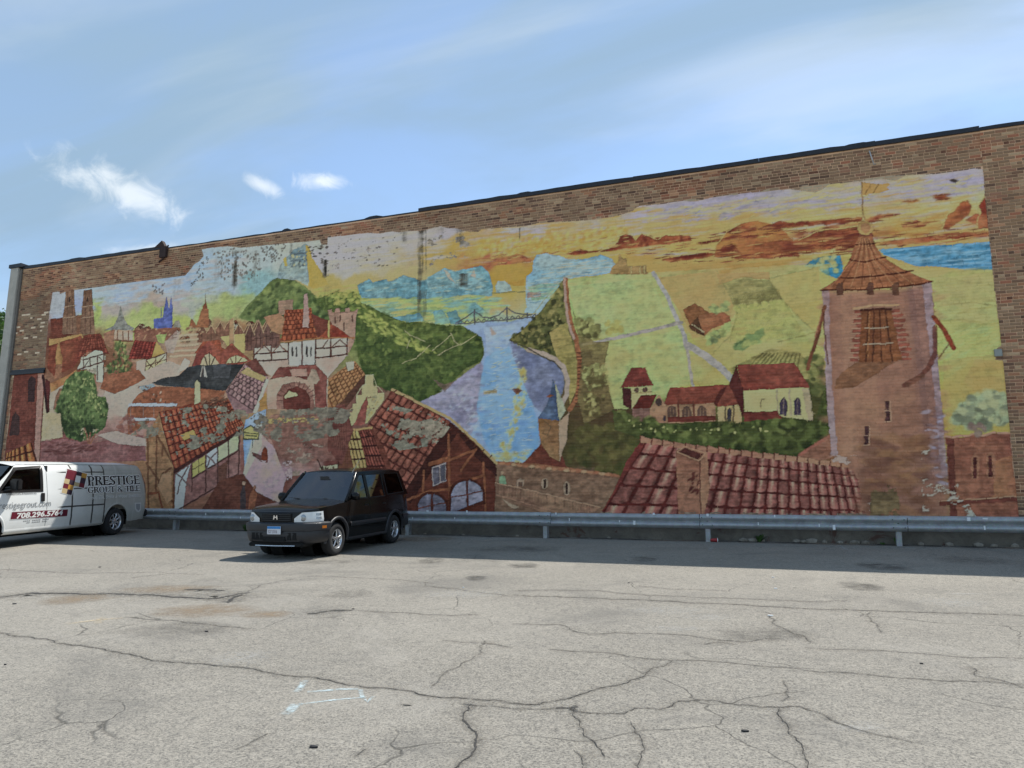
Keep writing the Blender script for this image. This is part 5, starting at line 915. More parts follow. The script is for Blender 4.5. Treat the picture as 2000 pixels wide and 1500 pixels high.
def sample(arr, x, z):
    u = np.clip((x - XL) * RES - .5, 0, CWD - 1.001); w = np.clip(z * RES - .5, 0, CHT - 1.001); a = u.astype(int); b = w.astype(int); fu = u - a; fw_ = w - b
    if arr.ndim == 3: fu = fu[..., None]; fw_ = fw_[..., None]
    a1 = np.minimum(a + 1, CWD - 1); b1 = np.minimum(b + 1, CHT - 1)
    return arr[b, a] * (1 - fu) * (1 - fw_) + arr[b, a1] * fu * (1 - fw_) + arr[b1, a] * (1 - fu) * fw_ + arr[b1, a1] * fu * fw_
BR = np.array([(124,101,82),(114,92,74),(100,76,63),(80,61,53),(126,90,74),(140,119,97),(118,94,74),(106,84,68)], float); BRP = np.array([.22, .18, .14, .11, .08, .11, .10, .06]); BRP /= BRP.sum()
MORT = np.array((158, 138, 119), float); CEM = np.array((126, 118, 102), float)
Z0, PITCHC, JT = .30, .0694, .0105
NC = int((TOPZ - Z0) / PITCHC)
r2 = np.random.default_rng(5); bricks = []
for i in range(NC):
    z = Z0 + i * PITCHC; head = i % 7 == 5; L = .098 if head else .203
    for (xa, xb, yo) in ((B_X0, PIERX - .004, 0.), (PIERX, B_X1, -.014)):
        x = xa - (r2.random() * .02 + (.106 if i % 2 else 0)) - .02
        while x < xb:
            l = L * (1 + .05 * (r2.random() - .5)); a, b = max(x, xa), min(x + l, xb)
            if b - a > .03: bricks.append((a, b, z + .0012 * (r2.random() - .5), z + PITCHC - JT + .002 * (r2.random() - .5), yo - .0045 + .003 * (r2.random() - .5)))
            x += l + JT
BK = np.array(bricks); cx = (BK[:, 0] + BK[:, 1]) / 2; cz = (BK[:, 2] + BK[:, 3]) / 2
bare = BR[r2.choice(len(BR), len(BK), p=BRP)] * (1 + .12 * (r2.random((len(BK), 1)) - .5))
bl = bare.mean(1, keepdims=True); bare = bl + (bare - bl) * .80; bare = bare + (bare.mean(0) - bare) * .12; bare *= np.array([.90, .915, .90])
reg = .90 + .22 * sample(N_BIG, cx, cz); bare *= reg[:, None]
red = sample(vnoise(1.1, .6, 21, 3), cx, cz); bare[red > .68] *= np.array([1.06, .95, .92])
left = (cx < -23.15) & (cz < 7.75) & (cz > 4.9); bare[left] = bare[left] * .82 + np.array([14., 15., 14.]); wh = left & (r2.random(len(BK)) < .07) & (cz < 7.2); bare[wh] = (176, 168, 152)
mnear = np.maximum.reduce([sample(MASK, np.clip(BK[:, k], XL, 5), BK[:, j]) for k in (0, 1) for j in (2, 3)] + [sample(MASK, cx, cz), sample(PATCH, cx, cz)])
paint = (mnear > .02) & (cx < PIERX)
# flaked bricks: face broken away, darker body showing
def in_poly(pts, x, z):
    m, sl = pmask(to_cv(pts)); f = np.zeros((CHT, CWD)); f[sl] = m; return sample(f, x, z) > .5
fl = np.full(len(BK), .0012); fl[in_poly([(400,490),(640,468),(640,545),(560,520),(480,560),(400,540)], cx, cz)] = .022; fl[in_poly([(640,468),(800,452),(800,560),(640,560)], cx, cz)] = .012; fl[in_poly([(100,570),(400,530),(380,570),(200,600),(100,600)], cx, cz)] = .012
flake = paint & (r2.random(len(BK)) < fl)
def box_bricks(idx, col):
    b = BK[idx]; n = len(b); c = .0022; yf = b[:, 4]; yb = np.full(n, .02)
    v = np.zeros((n, 12, 3)); 
    for k, (xi, s, zi, t) in enumerate(((0, 1, 2, 1), (1, -1, 2, 1), (1, -1, 3, -1), (0, 1, 3, -1))):
        v[:, k, 0] = b[:, xi] + s * c; v[:, k, 2] = b[:, zi] + t * c; v[:, k, 1] = yf
        v[:, 4 + k, 0] = b[:, xi]; v[:, 4 + k, 2] = b[:, zi]; v[:, 4 + k, 1] = yf + c
        v[:, 8 + k, 0] = b[:, xi]; v[:, 8 + k, 2] = b[:, zi]; v[:, 8 + k, 1] = yb
    q = np.array([(0, 1, 2, 3)] + [(4 + k, 4 + (k + 1) % 4, (k + 1) % 4, k) for k in range(4)] + [(8 + k, 8 + (k + 1) % 4, 4 + (k + 1) % 4, 4 + k) for k in range(4)])
    f = (q[None] + 12 * np.arange(n)[:, None, None]).reshape(-1, 4)
    return v.reshape(-1, 3), f, np.repeat(albedo(col[idx]), 12, 0)
# the bare bricks that show largest stand as single pieces
PX = 1000 + F_PX * ((np.stack([cx, BK[:, 4], cz], 1) - CAM) @ _R) / ((np.stack([cx, BK[:, 4], cz], 1) - CAM) @ _fw)
PY = 750 - F_PX * ((np.stack([cx, BK[:, 4], cz], 1) - CAM) @ _U) / ((np.stack([cx, BK[:, 4], cz], 1) - CAM) @ _fw)
dep = (np.stack([cx, BK[:, 4], cz], 1) - CAM) @ _fw
area = (BK[:, 1] - BK[:, 0]) / dep ** 2; area[(PX > 1996) | (PX < 4) | paint | (PY > 1005) | (PY < 2) | (BK[:, 1] - BK[:, 0] < .15)] = 0
single = np.zeros(len(BK), bool); single[np.argsort(-area)[:300]] = True
v, f, c = box_bricks(np.nonzero(~paint & ~single)[0], bare); me = np_mesh('brickwork', v, f, c, M_BRICK)
o = bpart(link_mesh('brickwork', me)); tag(o, kind='stuff')
pal = {}
for j, i in enumerate(np.nonzero(single)[0]):
    l = round((BK[i, 1] - BK[i, 0]) * 100) / 100; key = (l, j % 10)
    if key not in pal:
        sv = BK[i].copy(); BK[i] = (-l / 2, l / 2, 0, PITCHC - JT, 0); vv, ff, cc = box_bricks(np.array([i]), bare); BK[i] = sv; pal[key] = np_mesh('brick', vv, ff, cc, M_BRICK)
    o = bpart(link_mesh('brick', pal[key])); o.location = (cx[i], BK[i, 4], BK[i, 2])
# painted bricks: fine facets so that the picture stays sharp
def paint_bricks(idx):
    NX, NZ = 12, 4; b = BK[idx]; n = len(b); c = .0016; d = np.where(flake[idx], .012, 0.)
    us = np.linspace(0, 1, NX + 1); ws = np.linspace(0, 1, NZ + 1); U, W = np.meshgrid(us, ws); m = U.size
    x = b[:, 0, None] + c + (b[:, 1] - b[:, 0] - 2 * c)[:, None] * U.ravel(); z = b[:, 2, None] + c + (b[:, 3] - b[:, 2] - 2 * c)[:, None] * W.ravel()
    y = (b[:, 4] + d)[:, None] + .0012 * (sample(N_FINE, x, z) - .5)
    V = np.stack([x, y, z], 2); rim = np.zeros((n, 4, 3))
    for k, (xi, zi) in enumerate(((0, 2), (1, 2), (1, 3), (0, 3))): rim[:, k, 0] = b[:, xi]; rim[:, k, 2] = b[:, zi]; rim[:, k, 1] = .010
    C = sample(ALB, x, z); M = sample(MASK, x, z); P = sample(PATCH, x, z); bc = albedo(bare[idx])[:, None]; C = np.where(M[..., None] > .5, C, bc); C = np.where((P[..., None] > .5) & (M[..., None] < .5), albedo(CEM * 1.)[None, None] * (.9 + .25 * sample(N_FINE, x, z))[..., None], C)
    fk = flake[idx][:, None, None]; C = np.where(fk, albedo(np.array((74., 58., 52.)))[None, None] * (.7 + .6 * sample(N_FINE, x, z))[..., None], C)
    rc = np.stack([C[:, 0], C[:, NX], C[:, m - 1], C[:, m - 1 - NX]], 1)
    allv = np.concatenate([V, rim], 1); allc = np.concatenate([C, rc], 1); s = m + 4
    q = [(j * (NX + 1) + i, j * (NX + 1) + i + 1, (j + 1) * (NX + 1) + i + 1, (j + 1) * (NX + 1) + i) for j in range(NZ) for i in range(NX)]
    cn = (0, NX, m - 1, m - 1 - NX); q += [(m + k, m + (k + 1) % 4, cn[(k + 1) % 4], cn[k]) for k in range(4)]
    f = (np.array(q)[None] + s * np.arange(n)[:, None, None]).reshape(-1, 4); return allv.reshape(-1, 3), f, allc.reshape(-1, 3)
v, f, c = paint_bricks(np.nonzero(paint)[0]); o = bpart(link_mesh('painted_brickwork', np_mesh('painted_brickwork', v, f, c, M_PAINT))); tag(o, 'faded painted mural of a river town, windmill and red roofs on the bricks', kind='stuff')
# mortar bed behind all bricks, painted over where the mural runs
zr = np.sort(np.concatenate([[Z0 - .02]] + [[Z0 + i * PITCHC - JT + .001, Z0 + i * PITCHC - .001] for i in range(1, NC + 1)] + [[TOPZ]]))
xr = np.concatenate([np.arange(B_X0, PIERX, .034), [PIERX - .001, PIERX + .001], np.arange(PIERX + .05, B_X1, .25), [B_X1]])
X, Z = np.meshgrid(xr, zr); Yv = np.where(X > PIERX, -.012, np.where(sample(MASK, X, Z) > .5, -.0012, .0015)) + .002 * (sample(N_FINE, X, Z) - .5)
C = sample(ALB, X, Z) * .97; M = sample(MASK, X, Z); mo = albedo(MORT)[None, None] * (.78 + .42 * sample(N_BLOT, X, Z) * (.8 + .4 * sample(N_FINE, X, Z)))[..., None]
mo = np.where(((X < -23.15) & (Z < 7.75))[..., None], mo * .62, mo); C = np.where((M[..., None] > .5) & (X[..., None] < PIERX), C, mo)
n0, n1 = X.shape; ii = np.arange(n0 * n1).reshape(n0, n1); f = np.stack([ii[:-1, :-1], ii[:-1, 1:], ii[1:, 1:], ii[1:, :-1]], 2).reshape(-1, 4)
bpart(link_mesh('mortar', np_mesh('mortar', np.stack([X, Yv, Z], 2).reshape(-1, 3), f, C.reshape(-1, 3), M_MORTAR)))
# foundation, corner pier, coping
fd = MB(); rows = []
for k in range(150):
    x = B_X0 + (B_X1 - B_X0) * k / 149; t = .300 + .012 * math.sin(k * 1.7) + .010 * math.sin(k * .61); rows.append([(x, -.030 - .006 * math.sin(k * 2.3), -.12), (x, -.034 - .008 * math.sin(k * .9), .12), (x, -.026, t - .015), (x, .0, t), (x, .03, t)])
fd.grid(rows); bpart(fd.build('foundation', M_FOUND))
pr = MB(); pr.box(-25.34, -24.95, -.10, .5, -.2, 8.86); bpart(pr.build('corner_pier', M_PIER, bevel=.012)); pr = MB(); pr.box(-24.948, -24.83, -.05, .4, -.2, 8.80); bpart(pr.build('pier_return', concrete('pier_return_stone', (.16, .14, .12), (.21, .19, .165)), bevel=.008))
def coping(xa, xb, z0, z1, proj, name='coping'):
    m = MB(); n = max(2, int((xb - xa) / .3)); rr = random.Random(int(xa * 100)); rows = []
    for k in range(n + 1):
        x = xa + (xb - xa) * k / n; a, b = (rr.random() - .5) * .012, (rr.random() - .5) * .016; rows.append([(x, -proj - a, z0), (x, -proj - a, z1 + b), (x, .34, z1 + b), (x, .34, z0)])
    m.grid(rows, close=True); m.f += [(0, 1, 2, 3), tuple(4 * n + k for k in range(4))]; return bpart(m.build(name, M_COPING))
coping(-25.40, -24.80, 8.862, 8.99, .13); xk = [-24.798, -21.9, -18.62]
for a, b in zip(xk[:-1], xk[1:]): coping(a, b - .004, 8.80, 8.90, .045)
coping(-18.4, -15.2, 8.80, 8.835, .012); coping(-15.196, -12.3, 8.80, 8.838, .014); coping(-12.296, -9.35, 8.80, 8.84, .012)
xk = [-9.32, -6.3, -3.3, -.3, 2.2, 4.23]
for k, (a, b) in enumerate(zip(xk[:-1], xk[1:])): coping(a, b - .004, 8.80, 8.905 + .004 * (k % 2), .05)
for a, b in ((4.234, 7.0), (7.004, 12.0)): coping(a, b, 8.80, 8.872, .05)
for px, py, w in ((560,444,.16),(730,424,.3),(150,500,.5),(1025,377,.3),(1674,279,.4)):    # bent flashing laps on the coping
    c_ = on_wall(px, py); m = MB(); m.prism([(-w, 0), (-w * .4, .045), (w * .3, .05), (w, 0)], lambda u, v, d: (c_[0] + u, -.02 + d, 8.86 + v + (.03 if px in (150, 1025, 1674) else -.02)), .2); bpart(m.build('flashing_lap', M_COPING))
# torn scupper box at the parapet, iron hook, little conduit box, ledge on the left
c_ = on_wall(318, 480); sc = MB(); sc.box(c_[0] - .02, c_[0] + .24, -.10, -.005, 8.50, 8.86); sc.prism([(-.32, 0), (.0, .22), (.10, .08), (.14, 0)], lambda u, v, d: (c_[0] + u, -.06 + d, 8.86 + v), .12); sc.tube([(c_[0] + .28, -.05, 8.90), (c_[0] + .16, -.05, 8.5), (c_[0] - .06, -.05, 8.36)], .025); bpart(sc.build('torn_scupper', M_RUST))
a, b = on_wall(1698, 295, -.05), on_wall(1707, 322, -.09); hk = MB(); hk.tube([(a[0], .0, a[2]), tuple(a), tuple(b), (b[0] + .03, -.05, b[2] + .03)], .014); bpart(hk.build('iron_hook', M_ROD, smooth=True))
a = on_wall(1952, 688); bxm = MB(); bxm.box(a[0] - .10, a[0] + .04, -.05, -.008, a[2] - .09, a[2] + .06); bpart(bxm.build('conduit_box', simple('conduit_grey', (.30, .31, .28), .6), bevel=.006))
a, b = on_wall(28, 724), on_wall(90, 718); ld = MB(); ld.box(-24.80, b[0], -.07, -.006, 5.02, 5.12); ld.box(-24.80, b[0], -.035, -.006, 5.125, 5.20); bpart(ld.build('flashing_ledge', M_COPING, bevel=.01))
for px in (300, 560, 940, 1170, 1500, 1880):
    a = on_wall(px, 1000); m = MB(); m.tube([(a[0], .0, a[2] + .3), (a[0], -.05, a[2] + .3)], .012, 6)

# ------------------------------------------------------------------ guard rail
rail = empty('guardrail', (2.03, -.4, ground_z(-.4)))
tag(rail, 'galvanised corrugated steel guard rail on short posts along the mural wall', 'guardrail')
RINV = Matrix.Translation((-2.03, .4, -ground_z(-.4)))
def rpart(o): o.parent = rail; o.matrix_parent_inverse = RINV; return o
WP = [(.012, .312), (.026, .304), (.074, .268), (.083, .246), (.083, .226), (.074, .206), (.018, .176), (.006, .156), (.018, .136), (.074, .106), (.083, .086), (.083, .066), (.074, .044), (.026, .008), (.012, 0)]
POSTS = [-24.3, -20.53, -16.77, -12.97, -9.19, -5.5, -1.74, 2.03, 5.8, 9.6]
for k, (xa, xb) in enumerate(zip(POSTS[:-1], POSTS[1:])):
    m = MB(); off = .0 if k % 2 else -.004; zb = .272 + .006 * math.sin(k * 2.1); n = 14
    rows = []
    for j in range(n + 1):
        x = xa - .16 + (xb - xa + .32) * j / n; w = .004 * math.sin(j * 1.3 + k * 2) + (.010 * math.exp(-((j - 5 - k % 4) ** 2)) if k % 2 else 0)
        rows.append([(x, -.42 + off - y - w, zb + z + w * .4) for y, z in WP] + [(x, -.42 + off - y - w + .004, zb + z + w * .4) for y, z in WP[::-1]])
    m.grid(rows, close=True); rpart(m.build('rail_beam', M_GALV, smooth=True, sharp=50))
    for xe in (xa - .16, xb + .16):       # lapped ends of the beams show as a dark edge
        q = MB(); q.grid([[(xe + e, -.42 + off - y - .0035, zb + z) for y, z in WP] for e in (-.006, .006)]); rpart(q.build('lap_edge', M_BOLT)) if k % 2 == 0 else None
for k, x in enumerate(POSTS):
    m = MB(); g0 = ground_z(-.35) - .1
    m.box(x - .05, x + .05, -.405, -.395, g0, .56); m.box(x - .006, x + .006, -.395, -.265, g0, .56); m.box(x - .05, x + .05, -.265, -.255, g0, .56)
    rpart(m.build('post', M_GALV))
    for dz, dx in ((.156, 0), (.235, -.11), (.235, .10), (.075, -.10), (.075, .11)):
        m = MB(); yy = -.434 if dz == .156 else -.512; m.lathe_y([(0, .001), (0, .020 if dz == .156 else .012), (.012, .020 if dz == .156 else .012)], 8, (x + dx, yy, .272 + dz)); rpart(m.build('bolt', M_BOLT))
for px, py, w, h in ((835,998,.06,.04),(912,999,.04,.05),(1086,1003,.03,.05),(1277,1004,.05,.05),(1382,1006,.05,.06),(1513,1008,.03,.05),(1892,1014,.06,.07),(1924,1013,.09,.03),(806,1012,.02,.06),(888,1012,.02,.05),(1112,1015,.02,.07),(1210,1018,.02,.05),(1239,1021,.05,.09),(1481,1023,.02,.06),(1600,1026,.02,.06),(1629,1030,.05,.10),(1923,1031,.03,.08),(300,998,.03,.04),(402,1004,.03,.06),(437,1000,.03,.03),(470,1011,.03,.05)):
    a = on_wall(px, py, -.51); m = MB(); m.box(a[0] - w / 2, a[0] + w / 2, -.5165, -.512, a[2] - h / 2, a[2] + h / 2); rpart(m.build('reflector_tape', M_TAPE))

for k in range(26):                       # dirt drifted against the wall foot
    xa = -24 + k * 1.15; m_ = [(xa + .3 * j, -.16 - .05 * math.sin(k * 2.1 + j)) for j in range(6)]; rows = [[gpt(x, y + q, .003) for q in (-.26, -.12, .04, .12)] for x, y in m_]; cols = []
    for j in range(6): e = .3 if j in (0, 5) else 1; cols += [0, .8 * e, .9 * e, .6 * e]
    m = MB(); m.grid(rows); me = bpy.data.meshes.new('dirt_drift'); me.from_pydata(m.v, [], m.f); at = me.color_attributes.new('Col', 'FLOAT_COLOR', 'POINT'); at.data.foreach_set('color', np.repeat(np.array(cols, float)[:, None], 4, 1).ravel()); link_mesh('dirt_drift', me, M_OIL if k % 3 else M_DIRT, ground)

# ------------------------------------------------------------------ rubble, weeds, litter at the foot of the wall
def chunk(px, py, sx, sz, seed, y=None):
    c = on_ground(px, py) if y is None else on_wall(px, py, y); r = random.Random(seed); bm = bmesh.new(); bmesh.ops.create_icosphere(bm, subdivisions=1, radius=1)
    for v in bm.verts: v.co = Vector((v.co.x * sx, v.co.y * sx * .6, v.co.z * sz)) * (1 + .35 * (r.random() - .5))
    me = bpy.data.meshes.new('stone'); bm.to_mesh(me); bm.free(); o = link_mesh('stone', me, M_STONE); y0 = min(c[1], -.09); o.location = (c[0], y0, ground_z(y0) + sz * .55)
    tag(o, 'small broken masonry lump lying at the foot of the mural wall', 'stone', 'masonry lumps along the wall foot'); return o
for i, (px, sx, sz) in enumerate(((1452,.12,.05),(1470,.14,.05),(1487,.09,.05),(1555,.08,.05),(1570,.09,.04),(1585,.12,.07),(1610,.06,.04),(1640,.08,.04),(1668,.11,.05),(1690,.09,.05),(1795,.07,.04),(1850,.09,.05),(1905,.1,.05),(1935,.07,.04),(1975,.08,.05),(830,.06,.03),(905,.05,.03),(1010,.05,.03),(1190,.05,.03))): chunk(px, 1062 - (1757 - px) * .019, sx, sz, i)
M_WEED = simple('weed_leaf', (.055, .12, .025), .6, var=.35, scale=14.)
def weed(px, h, n, seed, label):
    c = on_wall(px, 1050, -.12); r = random.Random(seed); root = empty('weed', (c[0], -.16, ground_z(-.16))); tag(root, label, 'weed')
    for k in range(n):
        a = r.random() * 6.28; l = h * (.5 + .6 * r.random()); t = r.random() * .7; m = MB(); d = Vector((math.cos(a) * math.sin(t), math.sin(a) * math.sin(t) * .8, math.cos(t))); s = Vector((-math.sin(a), math.cos(a), 0)); w = .018 + .02 * r.random(); b = Vector((math.cos(a) * .02, math.sin(a) * .02, 0)); rows = []
        for q in range(5):
            u = q / 4; p = b + d * l * u + Vector((0, 0, -.25 * l * u * u)); k_ = w * math.sin(math.pi * (.12 + .86 * u)); rows.append([p - s * k_, p + Vector((0, 0, .3 * k_)), p + s * k_])
        m.grid(rows); m.build('leaf', M_WEED, root, smooth=True)
weed(1483, .26, 26, 1, 'bushy green weed sprouting from the wall foot under the painted tiled roof'); weed(481, .24, 20, 2, 'low green weed at the wall foot beside the front of the black car'); weed(1752, .22, 12, 3, 'thin weed growing behind a guard rail post below the painted windmill'); weed(1722, .09, 8, 4, 'tiny tuft of weed at the wall foot below the painted windmill door')
c_ = on_ground(1397, 1059); cup = empty('paper_cup', (c_[0], c_[1], ground_z(c_[1]))); cup.rotation_euler = (0, 0, .25); tag(cup, 'crushed red and white paper cup lying beside a guard rail post', 'cup')
def xlathe(prof, n=18): return [[(x, r * math.cos(2 * math.pi * k / n), .045 + r * math.sin(2 * math.pi * k / n)) for k in range(n)] for x, r in prof]
m = MB(); m.grid(xlathe([(-.10, .001), (-.10, .030), (-.02, .036), (.04, .041)]), close=True); m.build('cup_body', simple('red_paper', (.35, .03, .03), .6), cup, smooth=True, sharp=40); m = MB(); m.grid(xlathe([(.04, .045), (.052, .046), (.056, .038), (.056, .001)]), close=True); m.build('lid', simple('white_plastic', (.8, .8, .78), .4), cup, smooth=True, sharp=40)

# ------------------------------------------------------------------ tree beyond the far corner
def tree(loc, h, rad, seed, label, nleaf=9000):
    r = random.Random(seed); root = empty('leafy_tree', loc); tag(root, label, 'tree', 'trees beyond the building')
    m = MB(); m.tube([(0, 0, -.3), (.1, 0, h * .2), (.0, .1, h * .42), (.1, .0, h * .7)], [.32, .25, .2, .07], 10)
    cl = []
    for k in range(26):
        a = r.random() * 6.28; e = r.random(); z = h * (.34 + .6 * e); q = rad * (.35 + .65 * r.random()) * math.sin(math.pi * (.18 + .74 * e)); p = Vector((q * math.cos(a), q * math.sin(a), z)); cl.append((p, rad * (.22 + .2 * r.random())))
        if k < 12: m.tube([(0, 0, h * (.2 + .35 * e)), tuple(p * .55 + Vector((0, 0, p.z * .38))), tuple(p)], [.10, .06, .02], 6, False)
    m.build('trunk', simple('bark', (.07, .055, .045), .95, bump=.6), root, smooth=True)
    n = nleaf; ci = [r.choice(cl) for _ in range(n)]; V = np.zeros((n, 4, 3)); rg = np.random.default_rng(seed)
    for i, (p, s) in enumerate(ci):
        d = rg.normal(size=3); d /= np.linalg.norm(d); c = np.array(p) + d * s * (.55 + .45 * rg.random()) * np.array([1, 1, .8]); u = rg.normal(size=3); u /= np.linalg.norm(u); w = np.cross(u, rg.normal(size=3)); w /= np.linalg.norm(w); l = .10 + .09 * rg.random()
        V[i] = [c - u * l, c + w * l * .5, c + u * l, c - w * l * .5]
    f = np.arange(n * 4).reshape(n, 4); base = np.array([[.035, .085, .018], [.06, .12, .025], [.085, .14, .03]])[rg.integers(0, 3, n)] * (.7 + .6 * rg.random((n, 1)))
    t = NT('tree_leaf'); a = t.n('ShaderNodeAttribute', attribute_name='Col').outputs[0]; b = t.n('ShaderNodeBsdfPrincipled', {'Base Color': a, 'Roughness': .6}); tl = t.n('ShaderNodeBsdfTranslucent', {0: a}); mx = t.n('ShaderNodeMixShader', {0: .35, 1: b.outputs[0], 2: tl.outputs[0]}); t.t.links.new(mx.outputs[0], t.out.inputs[0])
    o = link_mesh('crown', np_mesh('crown', V.reshape(-1, 3), f, np.repeat(base, 4, 0), t.m), None, root); return root
tree((-37.4, 7.0, 0), 9.6, 3.3, 3, 'dark green leafy tree whose crown shows past the grey corner pier'); tree((-48.5, 14.5, 0), 13.2, 4.4, 5, 'taller pale green tree standing farther back beyond the grey corner pier', 11000)
# ------------------------------------------------------------------ vehicles
M_TYRE = simple('tyre_rubber', (.018, .018, .019), .85, var=.25, scale=20., bump=.3); M_ALLOY = simple('silver_alloy', (.62, .63, .65), .28, .85, var=.06); M_WELL = simple('dark_wheel_well', (.006, .006, .006), .95)
M_BLACKP = NT('black_car_paint'); _t = M_BLACKP
_d = _t.ramp(_t.noise(2.2, 5, .6, _t.obj()), .35, .75); _t.bsdf(Base_Color=_t.mix(_d, (.0040, .0042, .005, 1), (.009, .0088, .0085, 1)), Roughness=_t.ramp(_d, 0, 1, .12, .24), Specular_IOR_Level=.26, Coat_Weight=.0, Coat_Roughness=.04); M_BLACKP = _t.m
M_GREYP = simple('grey_bumper_plastic', (.024, .0255, .030), .46, var=.15); M_SEAM = simple('panel_gap', (.003, .003, .003), .9); M_CHROME = simple('chrome', (.75, .76, .78), .12, 1., var=.03)
M_GLASS = glass_mat('car_glass', (.50, .64, .66), .02, .60, .07); M_GLASSD = glass_mat('tinted_glass', (.35, .38, .36), .02, .24, .0, .22); M_GLASSV = glass_mat('van_glass', (.30, .34, .34), .02, .16, .0, .6); M_INT = simple('dark_interior', (.022, .022, .024), .85); M_SEAT = simple('grey_seat_cloth', (.05, .05, .052), .95)
M_BLKPL = simple('black_plastic', (.012, .012, .013), .45); M_LENS = simple('headlight_lens', (.72, .74, .74), .12, 0., var=.06, coat=.6); M_REFL = simple('lamp_reflector', (.34, .36, .38), .25, .7); M_AMBER = simple('amber_lamp', (.52, .16, .02), .25); M_REDL = simple('red_tail_lamp', (.30, .012, .016), .2, coat=.5)
M_PLATEW = simple('plate_white', (.62, .64, .68), .45, var=.05); M_PLATEB = simple('plate_blue', (.03, .22, .55), .45, var=.1); M_RED_D = simple('plate_letters', (.12, .02, .05), .5)
def veh_matrix(contact_px, angle, half_track):
    g0 = on_ground(*contact_px); r = Vector((-math.sin(angle), math.cos(angle), 0)); f = -r; f.z = SLOPE * f.y; f.normalize()
    u = Vector((0, -SLOPE, 1)); u = (u - f * u.dot(f)).normalized(); l = u.cross(f)
    o = Vector(g0) - l * half_track
    return Matrix(((f.x, l.x, u.x, o.x), (f.y, l.y, u.y, o.y), (f.z, l.z, u.z, o.z), (0, 0, 0, 1)))
def interp(x, pts):
    xs_ = [p[0] for p in pts]; return float(np.interp(x, xs_, [p[1] for p in pts]))
def wheel(root, x, y, r, width, side, spokes, rim_r, style):
    w = MB(); h = width / 2; o = side
    t = MB(); t.lathe_y([(-h, rim_r * .98), (-h, r * .80), (-h * .92, r * .93), (-h * .70, r * .985), (-h * .3, r), (h * .3, r), (h * .7, r * .985), (h * .92, r * .93), (h, r * .80), (h * .96, rim_r * 1.02), (h * .8, rim_r * .98)], 44, (x, y, r))
    wo = t.build('wheel', M_TYRE, root, smooth=True, sharp=60)
    m = MB(); m.lathe_y([(o * h * .80, rim_r * 1.0), (o * h * .97, rim_r * .985), (o * h * .97, rim_r * .93), (o * h * .72, rim_r * .86), (o * h * .2, rim_r * .82)], 40, (x, y, r)); m.build('rim', M_ALLOY, wo, smooth=True, sharp=50)
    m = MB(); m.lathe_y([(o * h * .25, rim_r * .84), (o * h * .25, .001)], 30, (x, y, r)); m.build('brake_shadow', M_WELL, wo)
    for k in range(spokes):
        a = 2 * math.pi * k / spokes + .31; m = MB(); ca, sa = math.cos(a), math.sin(a)
        if style == 'star': sec = [(.16, .30, .95), (.45, .20, .93), (.70, .17, .93), (.90, .25, .90)]
        else: sec = [(.30, .22, .60), (.50, .17, .86), (.70, .15, .88), (.90, .34, .80)]
        rows = []
        for q, wd, dp in sec:
            row = []
            for sgn, dd in ((-1, -.10), (-.75, 0), (.75, 0), (1, -.10)):
                rr_ = q * rim_r; tt = sgn * wd * rim_r * .5; row.append((x + rr_ * ca - tt * sa, y + o * h * (dp + dd), r + rr_ * sa + tt * ca))
            rows.append(row)
        m.grid(rows); m.build('spoke', M_ALLOY, wo, smooth=True)
    m = MB(); m.lathe_y([(o * h * .3, rim_r * .30), (o * h * .88, rim_r * .29), (o * h * .98, rim_r * .20), (o * h * 1.0, .001)], 24, (x, y, r)); m.build('hub_cap', M_ALLOY, wo, smooth=True, sharp=40)
    return wo
def text_mesh(txt, size, mapper, name, mat, parent, shear=0., width=1., spacing=1., lift=.0, bold=0.):
    cu = bpy.data.curves.new('t', 'FONT'); cu.body = txt; cu.size = size; cu.space_character = spacing; cu.shear = shear; cu.offset = bold; cu.resolution_u = 3
    ob = bpy.data.objects.new('t', cu); COL.objects.link(ob); bpy.context.view_layer.update(); dg = bpy.context.evaluated_depsgraph_get()
    me = bpy.data.meshes.new_from_object(ob.evaluated_get(dg)); bpy.data.objects.remove(ob)
    for v in me.vertices: v.co = mapper(v.co.x * width, v.co.y)
    me.materials.clear(); o = link_mesh(name, me, mat, parent); return o

# ---------------- black compact sport utility car
SUV = empty('sport_utility_car', matrix=veh_matrix((655, 1085), R_(2.8), .80 * .95) @ Matrix.Scale(.95, 4)); tag(SUV, 'black compact sport utility car with grey bumper parked nose out before the mural', 'car')
WB, TR = 2.62, .335
def s_plan(x):
    b = .845
    if x > .30: t = (x - .30) / .54; b *= 1 - .27 * max(0, t) ** 2.6
    if x < -2.9: t = (-2.9 - x) / .55; b *= 1 - .09 * t ** 2.2
    return b
def s_half(x, z):
    k = interp(z, [(.2, .955), (.34, .975), (.52, 1.), (.80, 1.), (.98, .975), (1.12, .945)]); 
    if z > .74 and z < .80: k += .006
    return s_plan(x) * k
def s_top(x): return interp(x, [(-3.45, 1.125), (-.5, 1.085), (-.42, 1.075), (0, 1.035), (.40, 1.005), (.66, .980), (.78, .955), (.84, .915)])
def s_bot(x):
    b = interp(x, [(-3.45, .42), (-3.1, .33), (-2.2, .285), (-.5, .285), (.5, .33), (.84, .40)])
    for xc in (0, -WB):
        d = abs(x - xc)
        if d < .405: b = max(b, TR + math.sqrt(.405 ** 2 - d * d) - .0)
    return b
xs_ = sorted(set([round(-3.45 + .0433 * k, 4) for k in range(100)] + [-.405, .405, -WB - .405, -WB + .405, .84]))
xs_ = [x for x in xs_ if x <= .84]
b = MB()
